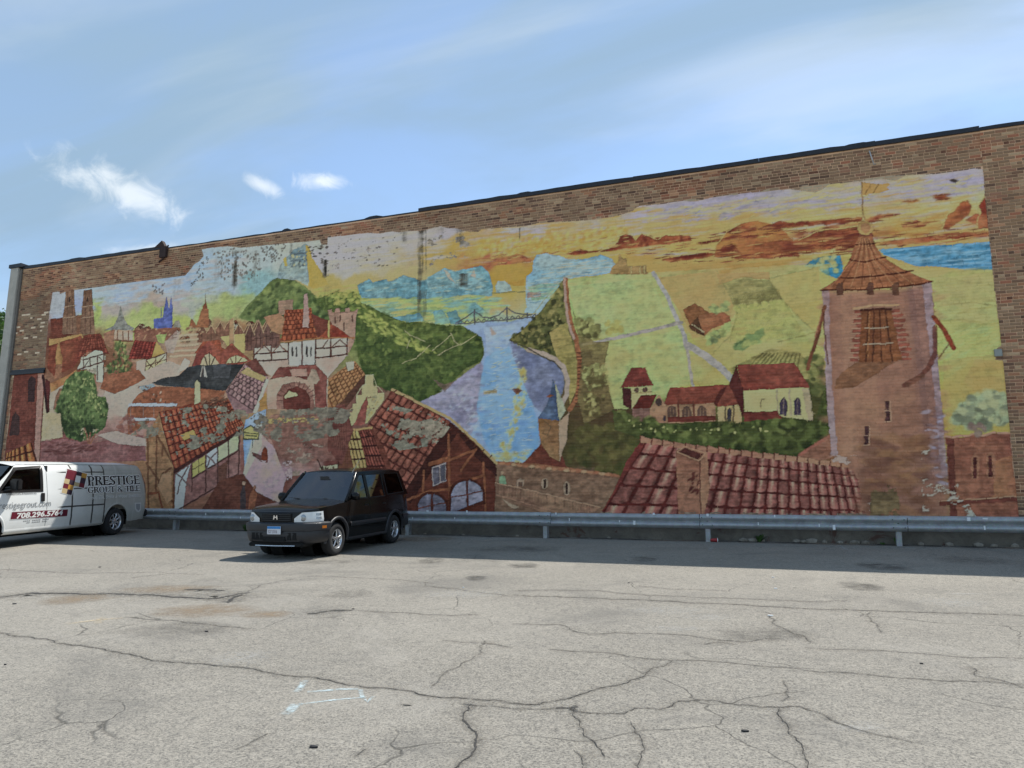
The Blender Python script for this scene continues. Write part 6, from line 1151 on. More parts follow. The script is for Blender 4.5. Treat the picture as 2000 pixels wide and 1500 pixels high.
for s in (1, -1):
    rows = []
    for x in xs_:
        zb, zt = s_bot(x), s_top(x); rows.append([(x, s * s_half(x, zb + (zt - zb) * j / 11), zb + (zt - zb) * j / 11) for j in range(12)] + [(x, s * (s_half(x, zt) - .035), zt + .012)])
    b.grid(rows, flip=s < 0)
    # inner arch lips
    for xc in (0, -WB):
        b.grid([[(xc + .405 * math.cos(t), s * d, TR + .405 * math.sin(t)) for d in (s_half(xc, .7) - .0, .55)] for t in np.linspace(0, math.pi, 20)])
hood = [x for x in xs_ if x >= -.47]
def hood_z(x, f): return s_top(x) + .012 + .045 * (1 - f * f) * min(1, (.84 - x) * 3 + .25)
rows = []
for x in hood:
    h = s_half(x, s_top(x)) - .035; rows.append([(x, h * f, hood_z(x, f)) for f in np.linspace(-1, 1, 15)])
b.grid(rows); h0 = s_half(.84, .85)
front = []
for z_, dx in ((.42, .0), (.60, .02), (.74, .03), (.86, .02), (.925, .0)):
    front.append([(.84 + dx * (1 - f * f) + .03 * (1 - f * f), s_half(.84, z_) * f, z_) for f in np.linspace(-1, 1, 15)])
b.grid(front); b.grid([[(.84 + .03 * (1 - f * f), s_half(.84, .925) * f, .925) for f in np.linspace(-1, 1, 15)], [(.84, (s_half(.84, s_top(.84)) - .035) * f, hood_z(.84, f)) for f in np.linspace(-1, 1, 15)]])
b.grid([[(-3.45, s_half(-3.45, z_) * f, z_) for f in np.linspace(-1, 1, 7)] for z_ in (.42, .7, 1.0, 1.125)])
b.build('body', M_BLACKP, SUV, smooth=True, sharp=48)
m = MB(); m.box(-3.4, -.45, -.72, .72, .30, .40); m.box(.45, .80, -.6, .6, .28, .5); m.box(-2.2, -.45, -.66, .66, .22, .30); m.build('floor_pan', M_WELL, SUV)
# cabin
def c_half(z): return interp(z, [(1.05, .800), (1.12, .792), (1.60, .655), (1.66, .62)])
def cab(x, z, s, d=0.): return (x, s * (c_half(z) - d), z)
outer = [(-.40, 1.085), (-1.00, 1.555), (-1.10, 1.60), (-1.9, 1.628), (-2.95, 1.625), (-3.20, 1.60), (-3.43, 1.13), (-2.0, 1.10)]
wins = [[(-.66, 1.125), (-1.36, 1.12), (-1.34, 1.545), (-1.16, 1.545)], [(-1.46, 1.12), (-2.20, 1.125), (-2.20, 1.555), (-1.44, 1.548)], [(-2.34, 1.15), (-3.22, 1.18), (-3.06, 1.565), (-2.33, 1.562)]]
for s in (1, -1):
    polys = [[Vector((x, z, 0)) for x, z in p] for p in [outer] + wins]; flat = [p for q in [outer] + wins for p in q]; tri = tessellate_polygon(polys)
    m = MB()
    for d in (0, .035): m.add([cab(x, z, s, d) for x, z in flat], [tuple(t) for t in tri])
    for q in [outer] + wins: m.grid([[cab(x, z, s, d) for x, z in q + q[:1]] for d in (0, .035)])
    m.build('side_frame', M_BLACKP, SUV)
    for k, q in enumerate(wins):
        m = MB(); m.add([cab(x, z, s, .014) for x, z in q], [(0, 1, 2, 3)]); g_ = m.build('side_window', M_GLASSD, SUV)
        m = MB(); 
        for (xa, za), (xb, zb) in zip(q, q[1:] + q[:1]): m.tube([cab(xa, za, s, .003), cab(xb, zb, s, .003)], .008, 5)
        m.build('window_seal', M_BLKPL, g_)
rows = []
for x in np.linspace(-1.08, -3.20, 22):
    ze = interp(-x, [(1.08, 1.597), (1.9, 1.628), (2.95, 1.625), (3.20, 1.60)]); h = c_half(ze); rows.append([(x, h * f, ze + .052 * (1 - abs(f) ** 2.6) * min(1, .45 + (-x - 1.08) * 2)) for f in np.linspace(-1, 1, 17)])
m = MB(); m.grid(rows); m.build('roof', M_BLACKP, SUV, smooth=True)
rows = [[(x + .05 * (1 - f * f), h * f, z) for f in np.linspace(-1, 1, 13)] for x, z, h in ((-.405, 1.085, .775), (-.64, 1.265, .735), (-.87, 1.44, .690), (-1.075, 1.598, .650))]
m = MB(); m.grid(rows); ws = m.build('windshield', M_GLASS, SUV, smooth=True)
for s in (1, -1):
    m = MB(); m.tube([(-.40, s * .79, 1.085), (-.72, s * .745, 1.325), (-1.02, s * .672, 1.57), (-1.10, s * .65, 1.605)], [.032, .028, .026, .02], 8); m.build('windshield_pillar', M_BLACKP, SUV, smooth=True)
m = MB(); m.grid([[(-1.06 + .05 * (1 - f * f), .655 * f, 1.585), ][0:1] + [(-1.12 + .05 * (1 - f * f), .655 * f, 1.60 + .03 * (1 - f * f))] for f in np.linspace(-1, 1, 13)]); m.build('roof_header', M_BLACKP, SUV)
m = MB(); m.box(-.40, -.47, -.70, .70, 1.06, 1.085); m.build('cowl', M_BLKPL, SUV)
m = MB(); m.add([(-.52, .60, 1.135), (-.52, .70, 1.135), (-.60, .70, 1.20), (-.60, .60, 1.20)], [(0, 1, 2, 3)]); 
stk = MB(); stk.add([(-.452, -.62, 1.118), (-.452, -.54, 1.122), (-.50, -.54, 1.158), (-.50, -.62, 1.154)], [(0, 1, 2, 3)]); stk.build('windshield_sticker', M_PLATEW, ws)
m = MB(); m.add([(-3.21, -.60, 1.575), (-3.21, .60, 1.575), (-3.42, .70, 1.18), (-3.42, -.70, 1.18)], [(0, 1, 2, 3)]); m.build('rear_window', M_GLASSD, SUV)
for (a0, a1) in (((-.44, .55, 1.112), (-.50, -.02, 1.15)), ((-.44, -.15, 1.120), (-.50, -.66, 1.145))):
    m = MB(); m.tube([a0, ((a0[0] + a1[0]) / 2 + .045, (a0[1] + a1[1]) / 2, (a0[2] + a1[2]) / 2 + .0), (a1[0] + .02, a1[1], a1[2])], .009, 6); m.build('wiper', M_BLKPL, SUV)
m = MB(); m.tube([(-.98, .60, 1.58), (-1.30, .62, 1.86)], [.005, .003], 6); m.build('antenna', M_CHROME, SUV)
for s in (1, -1):
    m = MB(); m.grid([[(x, s * (s_half(x, s_top(x)) * .80 + q), hood_z(x, .84) + .0025) for q in (-.004, .004)] for x in np.linspace(-.42, .70, 16)]); m.build('bonnet_seam', M_SEAM, SUV)
    m = MB(); m.grid([[(x, s * (c_half(1.6) * .86 + q), interp(-x, [(1.08, 1.597), (1.9, 1.628), (2.95, 1.625), (3.20, 1.60)]) + .052 * (1 - .86 ** 2.6) * min(1, .45 + (-x - 1.08) * 2) + .002) for q in (-.008, .008)] for x in np.linspace(-1.12, -3.15, 20)]); m.build('roof_channel', M_BLKPL, SUV)
m = MB(); m.grid([[(.72 - .02 * f * f, .60 * f, hood_z(.72, f * .8) + .0025), (.735 - .02 * f * f, .60 * f, hood_z(.735, f * .8) + .0025)] for f in np.linspace(-1, 1, 12)]); m.build('bonnet_seam', M_SEAM, SUV)
# interior
m = MB(); m.box(-1.0, -.50, -.70, .70, .62, 1.04); m.box(-.98, -.55, -.68, .68, 1.04, 1.075); m.build('dashboard', M_INT, SUV, bevel=.02)
for (sx, ys_) in ((-1.62, (.36, -.36)), (-2.45, (.42, 0, -.42))):
    for sy in ys_:
        m = MB(); m.box(sx, sx + .46, sy - .22, sy + .22, .62, .78); m.grid([[(sx - .02 - t * .16 + d, sy + w_, .74 + t * .55) for w_ in (-.22, .22)] for d, t in ((.0, 0), (.0, 1), (.09, 1), (.12, 0), (0, 0))]); m.box(sx - .24, sx - .14, sy - .12, sy + .12, 1.32, 1.48); m.build('seat', M_SEAT, SUV, bevel=.015)
m = MB(); ring = [(-1.05 + .10 * math.sin(t) * .6, .36 + .18 * math.cos(t), 1.02 + .17 * math.sin(t)) for t in np.linspace(0, 2 * math.pi, 22)]; m.tube(ring, .014, 6, False); m.tube([(-1.05, .19, 1.02), (-1.05, .53, 1.02)], .014, 6); m.build('steering_wheel', M_BLKPL, SUV, smooth=True)
m = MB(); m.box(-.86, -.84, -.11, .11, 1.46, 1.52); m.build('rear_view_mirror', M_BLKPL, SUV)
# front: bumper, lamps, grille
def f_out(s, z, off):     # s 0 = wheel arch, 1 = middle of nose; outline of the front end seen from above
    if s < .5:
        x = .395 + (.84 - .395) * (s / .5); y = s_half(x, z); return x, y
    f = 1 - (s - .5) / .5; h = s_half(.84, z); return .84 + (.06) * (1 - f * f), h * f
def f_patch(s0, s1, z0, z1, off, n=10, nz=4, side=1, zc=None):
    rows = []
    for j in range(nz + 1):
        row = []
        for i in range(n + 1):
            s = s0 + (s1 - s0) * i / n; a = z0(s) if callable(z0) else z0; c = z1(s) if callable(z1) else z1; z = a + (c - a) * j / max(nz, 1)
            x, y = f_out(s, min(z, 1.1), 0); xa, ya = f_out(max(0, s - .02), z, 0); xb, yb = f_out(min(1, s + .02), z, 0); tx, ty = xb - xa, yb - ya; l = math.hypot(tx, ty); o = off(j / max(nz, 1)) if callable(off) else off
            row.append((x - ty / l * o, side * (y + tx / l * o), z))
        rows.append(row)
    return rows
prof = [(.31, -.02), (.35, .040), (.42, .062), (.50, .070), (.555, .060), (.565, .085), (.66, .095), (.70, .088), (.722, .05), (.727, -.02)]
m = MB()
for s in (1, -1):
    rows = []
    for z, o in prof: rows += f_patch(0, 1, z, z, o * 1.0, 26, 0, s)
    m.grid(rows)
bump_ = m.build('front_bumper', M_GREYP, SUV, smooth=True, sharp=38)
for yy in (.44, .33, -.30, -.40, -.50):
    m = MB(); m.box(.958 - abs(yy) * .10, .986 - abs(yy) * .10, yy - .038, yy + .038, .385, .525); m.build('air_slot', M_WELL, bump_)
m = MB(); m.box(.94, .982, -.24, .25, .365, .45); m.build('lower_intake', M_WELL, bump_)
m = MB(); m.tube([(.93, -.45, .275), (.95, 0, .272), (.93, .45, .275)], .012, 6); m.build('skid_strip', M_ALLOY, SUV)
m = MB(); m.box(.50, .93, -.62, .62, .255, .33); m.build('valance', M_WELL, SUV, bevel=.02)
for s in (1, -1):
    lamp = MB(); lamp.grid(f_patch(.14, .68, .730, lambda q: (.918 + .03 * (.56 - q)) if q < .54 else .918 - (q - .54) * .85, .014, 16, 4, s)); lamp.grid(f_patch(.14, .68, .730, .730, .014, 16, 0, s) + f_patch(.14, .68, .730, .730, -.03, 16, 0, s)); ho = lamp.build('headlight', M_LENS, SUV, smooth=True, sharp=40)
    m = MB(); c = f_out(.53, .81, 0); m.lathe_y([(0, .001), (.004, .060), (-.004, .068)], 20, (0, 0, 0)); vv = [(c[0] + .018 + p[1], s * c[1] + p[0], .812 + p[2]) for p in m.v]; m.v = vv; m.build('reflector', M_REFL, ho, smooth=True)
    for zz_ in (.875, .805):
        m = MB(); m.grid(f_patch(.20, .32, zz_ - .02, zz_ + .02, .018, 4, 2, s)); m.build('side_reflector', M_REFL, ho)
    m = MB(); m.grid(f_patch(.14, .24, .60, .655, .100, 4, 2, s)); m.build('turn_signal', M_AMBER, SUV)
    m = MB(); m.box(.62, .66, s * .80 - .01, s * .80 + .012, .90, .93); m.build('fender_glint', M_CHROME, SUV) if False else None
m = MB()
for s in (1, -1): m.grid(f_patch(.725, 1, .738, .895, .008, 12, 3, s))
gr = m.build('grille', M_WELL, SUV)
for zz_ in (.765, .805, .845, .885):
    m = MB()
    for s in (1, -1): m.grid(f_patch(.74, 1, zz_ - .006, zz_ + .006, .022, 12, 1, s))
    m.build('grille_bar', M_GREYP, gr)

m = MB(); ex = .926
for p in ([(-.052, -.04), (-.028, -.04), (-.020, -.008), (.020, -.008), (.028, -.04), (.052, -.04), (.040, .04), (.018, .04), (.014, .012), (-.014, .012), (-.018, .04), (-.040, .04)],): m.prism(p, lambda u, v, d: (ex + d, u, .822 + v), .012)
m.build('emblem', M_CHROME, gr)
m = MB(); m.box(.998, 1.006, -.155 + .02, .155 + .02, .50, .655); pl = m.build('licence_plate', M_PLATEW, SUV, bevel=.003); m = MB(); m.box(1.0062, 1.0075, -.150 + .02, .150 + .02, .605, .652); m.build('plate_band', M_PLATEB, pl)
text_mesh('S27 3316', .088, lambda u, v: Vector((1.008, -.13 + .02 + u, .522 + v)), 'plate_number', M_RED_D, pl, width=.62)
# sides: flares, mouldings, seams, handles, mirrors, lamps, wheels
for s in (1, -1):
    for xc in (0, -WB):
        rows = []
        for t in np.linspace(-.12, math.pi + .12, 30):
            row = []
            for rr_, dd in ((.400, -.02), (.402, .022), (.435, .026), (.462, .016), (.466, .0)):
                x, z = xc + rr_ * math.cos(t), TR + rr_ * math.sin(t); x = min(x, .8); row.append((x, s * (s_half(x, max(z, .28)) + dd), z))
            rows.append(row)
        m = MB(); m.grid(rows); m.build('fender_flare', M_GREYP, SUV, smooth=True)
        m = MB(); m.lathe_y([(0, .001), (0, .41), (.28, .41)], 30, (xc, s * .50 - (.28 if s > 0 else 0), TR)); m.build('wheel_well', M_WELL, SUV)
    rows = [[(x, s * (s_half(x, z) + d), z) for z, d in ((.555, .0), (.56, .018), (.615, .022), (.645, .016), (.65, .0))] for x in np.linspace(-.50, -2.14, 14)]; m = MB(); m.grid(rows); m.build('side_moulding', M_GREYP, SUV, smooth=True)
    rows = [[(x, s * (s_half(x, z) + d), z) for z, d in ((.262, -.03), (.268, .012), (.31, .014), (.33, .0))] for x in np.linspace(-.42, -2.2, 12)]; m = MB(); m.grid(rows); m.build('sill_trim', M_GREYP, SUV, smooth=True)
    for xa, z0, z1, lean in ((-.47, .33, 1.07, -.03), (-1.41, .33, 1.10, 0), (-2.26, .80, 1.10, -.02), (-2.20, .33, .62, 0)):
        m = MB(); m.grid([[(xa + lean * t + q, s * (s_half(xa, z0 + (z1 - z0) * t) + .0015), z0 + (z1 - z0) * t) for q in (-.004, .004)] for t in np.linspace(0, 1, 10)]); m.build('door_seam', M_SEAM, SUV)
    for xh in (-1.24, -2.08):
        m = MB(); yb = s_half(xh, .98); m.box(xh - .09, xh + .07, s * yb - .012, s * yb + .016, .955, .99); m.build('door_handle', M_BLKPL, SUV, bevel=.008)
    m = MB(); m.prism([(-.02, -.055), (-.02, .055), (-.06, .075), (-.17, .075), (-.20, .05), (-.20, -.05), (-.17, -.065)], lambda u, v, d: (-.50 + v * .75, s * .80 - s * u, 1.16 - d * 0 + 0), .0) if False else None
    rows = []
    for q, sc in ((0, .5), (.03, .9), (.10, 1.), (.17, .95), (.20, .6)):
        rows.append([(-.60 + .055 * sc * math.cos(t), s * (.80 + q), 1.165 + .072 * sc * math.sin(t)) for t in np.linspace(0, 2 * math.pi, 17)[:-1]])
    m = MB(); m.grid(rows, close=True); m.f.append(tuple(range(len(m.v) - 16, len(m.v)))); m.f.append(tuple(range(16))); m.build('side_mirror', M_BLACKP, SUV, smooth=True, sharp=60)
    m = MB(); m.tube([(-.60, s * .76, 1.12), (-.60, s * .84, 1.14)], .025, 6); m.build('mirror_stalk', M_BLKPL, SUV)
    m = MB(); m.box(-3.47, -3.30, s * .72 - .05, s * .72 + .05, .95, 1.5) if False else m.grid([[(-3.452 + (z - 1.12) * .66, s * (c_half(z) - q), z) for q in (.0, .09)] for z in (1.14, 1.3, 1.55)]); m.build('tail_lamp', M_REDL, SUV)
    m = MB(); m.grid([[(x, s * (s_plan(x) + o), z) for x in np.linspace(-3.03, -3.47, 7)] for z, o in ((.36, -.03), (.40, .02), (.58, .03), (.66, .02), (.68, -.02))]); m.build('bumper_corner', M_GREYP, SUV, smooth=True)
    for xw in (0, -WB): wheel(SUV, xw, s * .735, TR, .205, s, 5, .205, 'star')
    m = MB(); m.box(-WB - .44, -WB - .425, s * .70 - .10, s * .70 + .10, .16, .42); m.build('mud_flap', M_BLKPL, SUV)
m = MB(); m.box(-3.55, -3.45, -.76, .76, .40, .66); m.build('rear_bumper', M_GREYP, SUV, bevel=.03)
m = MB(); m.lathe_y([(0, .001), (0, .33), (.18, .34), (.18, .001)], 30); m.v = [(-3.47 - p[1], p[0], .98 + p[2]) for p in m.v]; m.build('spare_wheel_cover', M_BLKPL, SUV, smooth=True, sharp=50)


for o in list(SUV.children_recursive):         # upright, squarer cabin: stretch everything above the belt line
    if o.type == 'MESH' and not o.name.startswith(('wheel', 'rim', 'spoke', 'hub', 'brake')):
        for v in o.data.vertices:
            if v.co.z > 1.085: v.co.z += .11 * min(1.2, (v.co.z - 1.085) / .55)

# ---------------- white works van (rear wheels by the wall)
VAN = empty('cargo_van', matrix=veh_matrix((222, 1045), R_(10), .92)); tag(VAN, 'white cargo van with grey tile print and a maroon and gold squares logo', 'van')
V_WB, V_TR = 4.02, .365
def v_plan(x):
    b = .985
    if x > 3.95: t = (x - 3.95) / 1.0; b *= 1 - .20 * t ** 2.2
    if x < -.75: t = (-.75 - x) / .55; b *= 1 - .045 * t ** 2
    return b
def v_half(x, z): return v_plan(x) * interp(z, [(.25, .94), (.40, .965), (.62, .995), (.95, 1.), (1.15, .992), (1.45, .955), (1.72, .910), (1.82, .870), (1.88, .80), (1.92, .70)])
def v_rear(z): return interp(z, [(.3, -1.22), (.6, -1.27), (1.0, -1.285), (1.35, -1.24), (1.7, -1.10), (1.86, -.98), (1.93, -.86)])
def v_top(x): return interp(x, [(-1.3, 1.84), (-.9, 1.86), (0, 1.875), (2.9, 1.875), (3.28, 1.835), (3.70, 1.50), (4.05, 1.20), (4.2, 1.13), (4.75, 1.04), (4.95, .92)])
def v_bot(x):
    b = interp(x, [(-1.3, .36), (-.6, .34), (3.4, .34), (4.95, .40)])
    for xc in (0, V_WB):
        d = abs(x - xc)
        if d < .455: b = max(b, V_TR + math.sqrt(.455 ** 2 - d * d) * .98)
    return b
def van_paint():
    t = NT('white_van_paint_with_tile_print'); o = t.n('ShaderNodeSeparateXYZ', {0: t.obj()}); x, z = o.outputs[0], o.outputs[2]
    w = (.80, .82, .81, 1); n = t.noise(2.6, 6, .6, t.obj(), .8); f = t.noise(30, 4, .6, t.obj())
    gcol = t.mix(t.ramp(n, .3, .7), (.36, .365, .33, 1), (.50, .505, .465, 1)); gcol = t.mix(t.ramp(f, .4, .7, 0, .25), gcol, (.50, .50, .46, 1))
    fade = t.ramp(x, 2.3, .45); fade = t.math('MULTIPLY', fade, t.ramp(z, 1.875, 1.86)); col = t.mix(fade, w, gcol)
    def ln(v, at, wd): return t.ramp(t.math('ABSOLUTE', t.math('SUBTRACT', v, at)), wd * .5, wd * .9, 1, 0)
    wob = t.math('MULTIPLY', t.math('SUBTRACT', t.noise(5, 3, .5, t.obj()), .5), .03); xw = t.math('ADD', x, wob)
    dark = None
    for at, wd in ((1.61, .035), (.91, .035), (.48, .03)): l = ln(xw, at, wd); dark = l if dark is None else t.math('MAXIMUM', dark, l)
    zz_ = t.math('ADD', z, t.math('MULTIPLY', wob, .6)); inx = t.math('MULTIPLY', t.ramp(x, .46, .50), t.ramp(x, 2.1, 1.9))
    for at, wd in ((1.68, .022), (1.275, .022), (.84, .026)): dark = t.math('MAXIMUM', dark, t.math('MULTIPLY', ln(zz_, at, wd), inx))
    dark = t.math('MULTIPLY', dark, t.math('MULTIPLY', t.ramp(z, 1.87, 1.85), t.ramp(z, .36, .40))); col = t.mix(dark, col, (.035, .035, .032, 1))
    lt = None
    for at in (.03, -.65): l = ln(xw, at, .03); lt = l if lt is None else t.math('MAXIMUM', lt, l)
    for at in (1.68, 1.05): lt = t.math('MAXIMUM', lt, t.math('MULTIPLY', ln(zz_, at, .018), t.ramp(x, .48, .44)))
    lt = t.math('MULTIPLY', lt, t.ramp(z, 1.86, 1.84)); col = t.mix(t.math('MULTIPLY', lt, .45), col, (.55, .55, .52, 1))
    grime = t.math('MULTIPLY', t.ramp(z, .62, .34), t.ramp(n, .35, .65)); col = t.mix(t.math('MULTIPLY', grime, .35), col, (.25, .22, .18, 1))
    t.bsdf(Base_Color=col, Roughness=.28, Specular_IOR_Level=.5, Coat_Weight=.3, Coat_Roughness=.05); return t.m
M_VAN = van_paint()
vx = sorted(set([round(-.86 + .05 * k, 3) for k in range(118)] + [-.455, .455, V_WB - .455, V_WB + .455])); vx = [x for x in vx if x <= 4.95]
win = [(2.60, 1.285), (3.70, 1.285), (3.27, 1.735), (2.58, 1.785)]
big = [(2.56, 1.255), (3.78, 1.255), (3.30, 1.765), (2.54, 1.815)]
m = MB()
def v_pt(x, z, s, o=0.): return (x, s * (v_half(x, z) + o), z)
for s in (1, -1):
    rows = []
    # rear corner stations follow the sloping tail, then the straight side
    for k in range(9):
        t = k / 9; row = []
        for j in range(19):
            zt = 1.84; zb = .36; z = zb + (zt - zb) * j / 18; xr_ = v_rear(z); x = xr_ + (-.86 - xr_) * (1 - math.cos(t * math.pi / 2)); y = v_half(-.86, z) * (.86 + .14 * math.sin(t * math.pi / 2) ** .8) ; row.append((x, s * y, z))
        rows.append(row)
    for x in vx:
        zb, zt = v_bot(x), min(v_top(x), 1.88); zt = max(zt, zb + .02)
        rows.append([v_pt(x, zb + (zt - zb) * j / 18, s) for j in range(19)])
    m.grid(rows, flip=s > 0)
body_rows = m
# open the driver's windows: drop the faces inside the window outline, fit glass there
def inside(p, x, z):
    r = False
    for (xa, za), (xb, zb) in zip(p, p[1:] + p[:1]):
        if (za > z) != (zb > z) and x < xa + (z - za) / (zb - za) * (xb - xa): r = not r
    return r
m.f = [q for q in m.f if not inside(big, sum(m.v[i][0] for i in q) / 4, sum(m.v[i][2] for i in q) / 4)]
roofx = [x for x in np.linspace(-.98, 3.30, 28)]
rows = []
for x in roofx:
    h = v_half(max(x, -.86), 1.86) * (1 if x > -.8 else .97); rows.append([(x, h * f, interp(x, [(-1, 1.84), (-.8, 1.86), (2.9, 1.868), (3.30, 1.835)]) + .085 * (1 - abs(f) ** 2.4) * min(1, .4 + (x + 1) * 2)) for f in np.linspace(-1, 1, 15)])
m.grid(rows)
rows = []
for z in np.linspace(.36, 1.84, 14): rows.append([(v_rear(z) - .02 * (1 - f * f), v_half(-.86, z) * .86 * f, z) for f in np.linspace(-1, 1, 9)])
m.grid(rows)
rows = [[(x, v_half(x, v_top(x)) * f, v_top(x) + .05 * (1 - f * f)) for f in np.linspace(-1, 1, 11)] for x in np.linspace(4.05, 4.95, 9)]; m.grid(rows)
m.grid([[(4.95 + .05 * (1 - f * f), v_half(4.95, z) * f, z) for f in np.linspace(-1, 1, 9)] for z in (.40, .6, .8, .92)])
m.build('body', M_VAN, VAN, smooth=True, sharp=42)
m = MB(); m.box(-1.1, 4.7, -.80, .80, .36, .44); m.box(-1.0, 4.6, -.5, .5, .22, .36); m.build('chassis', M_WELL, VAN)
m = MB(); m.box(2.36, 2.40, -.90, .90, .44, 1.84); m.build('bulkhead', M_INT, VAN)
for sy in (.42, -.42):
    m = MB(); m.box(2.65, 3.15, sy - .25, sy + .25, .7, .92); m.box(2.60, 2.74, sy - .24, sy + .24, .9, 1.45); m.box(2.60, 2.70, sy - .13, sy + .13, 1.45, 1.60); m.build('seat', M_SEAT, VAN, bevel=.02)
for s in (1, -1):
    def ringpts(q, n=14): return [(xa + (xb - xa) * k / n, za + (zb - za) * k / n) for (xa, za), (xb, zb) in zip(q, q[1:] + q[:1]) for k in range(n)]
    bo = [(2.52, 1.225), (3.84, 1.225), (3.31, 1.80), (2.50, 1.845)]
    R1, R2 = ringpts(bo), ringpts(win); fr = MB(); fr.grid([[v_pt(x, z, s, o) for x, z in R + R[:1]] for R, o in ((R1, -.02), (R1, .008), (R2, .008), (R2, -.05))]); wo_ = fr.build('window_frame', M_BLKPL, VAN)
    g_ = MB(); g_.grid([[v_pt(win[0][0] + (win[1][0] - win[0][0]) * t + ((win[3][0] - win[0][0]) * (1 - t) + (win[2][0] - win[1][0]) * t) * w_, win[0][1] + ((win[3][1] - win[0][1]) * (1 - t) + (win[2][1] - win[1][1]) * t) * w_, s, -.012) for t in np.linspace(0, 1, 9)] for w_ in np.linspace(0, 1, 7)]); g_.build('door_window', M_GLASSV, VAN, smooth=True)
    # mirror, handle, seams, lamp, side strip
    mi = MB(); mi.box(3.36, 3.52, s * 1.10 - .11, s * 1.10 + .11, 1.28, 1.54); mi.build('side_mirror', M_BLKPL, VAN, bevel=.03); mi = MB(); mi.tube([(3.56, s * .90, 1.34), (3.46, s * 1.06, 1.36)], .03, 6); mi.tube([(3.60, s * .92, 1.28), (3.47, s * 1.05, 1.32)], .02, 6); mi.build('mirror_arm', M_BLKPL, VAN)
    h_ = MB(); h_.prism([(2.50, 1.00), (2.58, 1.00), (2.59, 1.02), (2.59, 1.18), (2.58, 1.20), (2.50, 1.20), (2.49, 1.18), (2.49, 1.02)], lambda u, v, d: v_pt(u, v, s, .002 + d), .02); h_.build('door_handle', M_BLKPL, VAN)
    for xa, z0, z1 in ((2.40, .36, 1.86), (4.0, .85, 1.2)):
        q = MB(); q.grid([[v_pt(xa + d, z, s, .0015) for d in (-.005, .005)] for z in np.linspace(z0, z1, 20)]); q.build('door_seam', M_SEAM, VAN)
    q = MB(); q.grid([[v_pt(x, z, s, .001) for z in (1.868, 1.876)] for x in np.linspace(-.86, 3.2, 34)]); q.build('drip_rail', M_SEAM, VAN)
    rows = []
    for z in np.linspace(1.10, 1.80, 14):
        xr_ = v_rear(z); yb = v_half(-.86, z); rows.append([(xr_ - .012 + .0, s * yb * .872, z), (xr_ + .002, s * yb * .905, z), (xr_ + .04, s * (yb * .935 + .012), z), (xr_ + .075, s * (yb * .955 + .006), z)])
    q = MB(); q.grid(rows); tl_ = q.build('tail_lamp', M_REDL, VAN, smooth=True)
    q = MB(); z0 = 1.32; rows = [[(v_rear(z) - .0, s * v_half(-.86, z) * .915, z), (v_rear(z) + .036, s * (v_half(-.86, z) * .935 + .016), z)] for z in (1.26, 1.34)]; q.grid(rows); q.build('reverse_lamp', M_LENS, tl_)
    for xc in (0, V_WB):
        rows = []
        for t in np.linspace(0, math.pi, 26): rows.append([v_pt(xc + r_ * math.cos(t), V_TR + r_ * math.sin(t) * .98, s, o) for r_, o in ((.452, -.02), (.455, .012), (.485, .014), (.505, .0))])
        q = MB(); q.grid(rows); q.build('arch_lip', M_VAN, VAN, smooth=True)
        q = MB(); q.lathe_y([(0, .001), (0, .47), (.3, .47)], 30, (xc, s * .60 - (.3 if s > 0 else 0), V_TR)); q.build('wheel_well', M_WELL, VAN)
        wheel(VAN, xc, s * .845, V_TR, .23, s, 8, .225, 'steel')
    q = MB(); q.grid([[v_pt(x, z, s, o) for z, o in ((.30, -.05), (.335, .004), (.385, .010), (.42, .002))] for x in np.linspace(.47, 3.55, 24)]); q.build('sill', M_VAN, VAN, smooth=True)
q = MB(); q.box(-1.36, -1.22, -.92, .92, .42, .62); q.build('rear_bumper', M_BLKPL, VAN, bevel=.03); q = MB(); q.box(4.86, 5.06, -.86, .86, .38, .62); q.build('front_bumper', M_BLKPL, VAN, bevel=.04)
q = MB(); q.grid([[(x + .10 * (1 - f * f), h * f, z) for f in np.linspace(-1, 1, 11)] for x, z, h in ((4.05, 1.21, .90), (3.70, 1.51, .85), (3.31, 1.835, .77))]); q.build('windshield', M_GLASS, VAN, smooth=True)
for sy in (.62, -.62):
    q = MB(); q.box(4.95, 5.01, sy - .16, sy + .16, .70, .90); q.build('headlight', M_LENS, VAN, bevel=.01)
q = MB(); q.box(4.97, 5.015, -.44, .44, .66, .90); q.build('grille', M_BLKPL, VAN)
# lettering and logo on the near side
def flat(name, col, rough=.5): return simple(name, col, rough, var=.04)
INK = flat('black_vinyl', (.014, .010, .012)); HALO = flat('white_vinyl', (.74, .74, .72)); MAROON = flat('maroon_vinyl', (.13, .008, .022)); GOLD = flat('gold_vinyl', (.47, .24, .045)); TAN = flat('tan_vinyl', (.48, .37, .20)); PLUM = flat('plum_vinyl', (.035, .018, .035)); GREYT = flat('grey_vinyl', (.30, .31, .32)); PALE = flat('pale_vinyl', (.62, .62, .60))
def von(u, z, o): return v_pt(u, z, 1, o)
def vpanel(name, pts, mat, o=.003, parent=None, n=1):
    q = MB()
    if len(pts) == 4:
        (a, b_, c, d) = pts; k = 6
        q.grid([[von(a[0] * (1 - u) * (1 - w_) + b_[0] * u * (1 - w_) + c[0] * u * w_ + d[0] * (1 - u) * w_, a[1] * (1 - u) * (1 - w_) + b_[1] * u * (1 - w_) + c[1] * u * w_ + d[1] * (1 - u) * w_, o) for u in np.linspace(0, 1, k + 1)] for w_ in np.linspace(0, 1, k + 1)])
    else: q.add([von(x, z, o) for x, z in pts], [tuple(range(len(pts)))])
    return q.build(name, mat, parent or VAN)
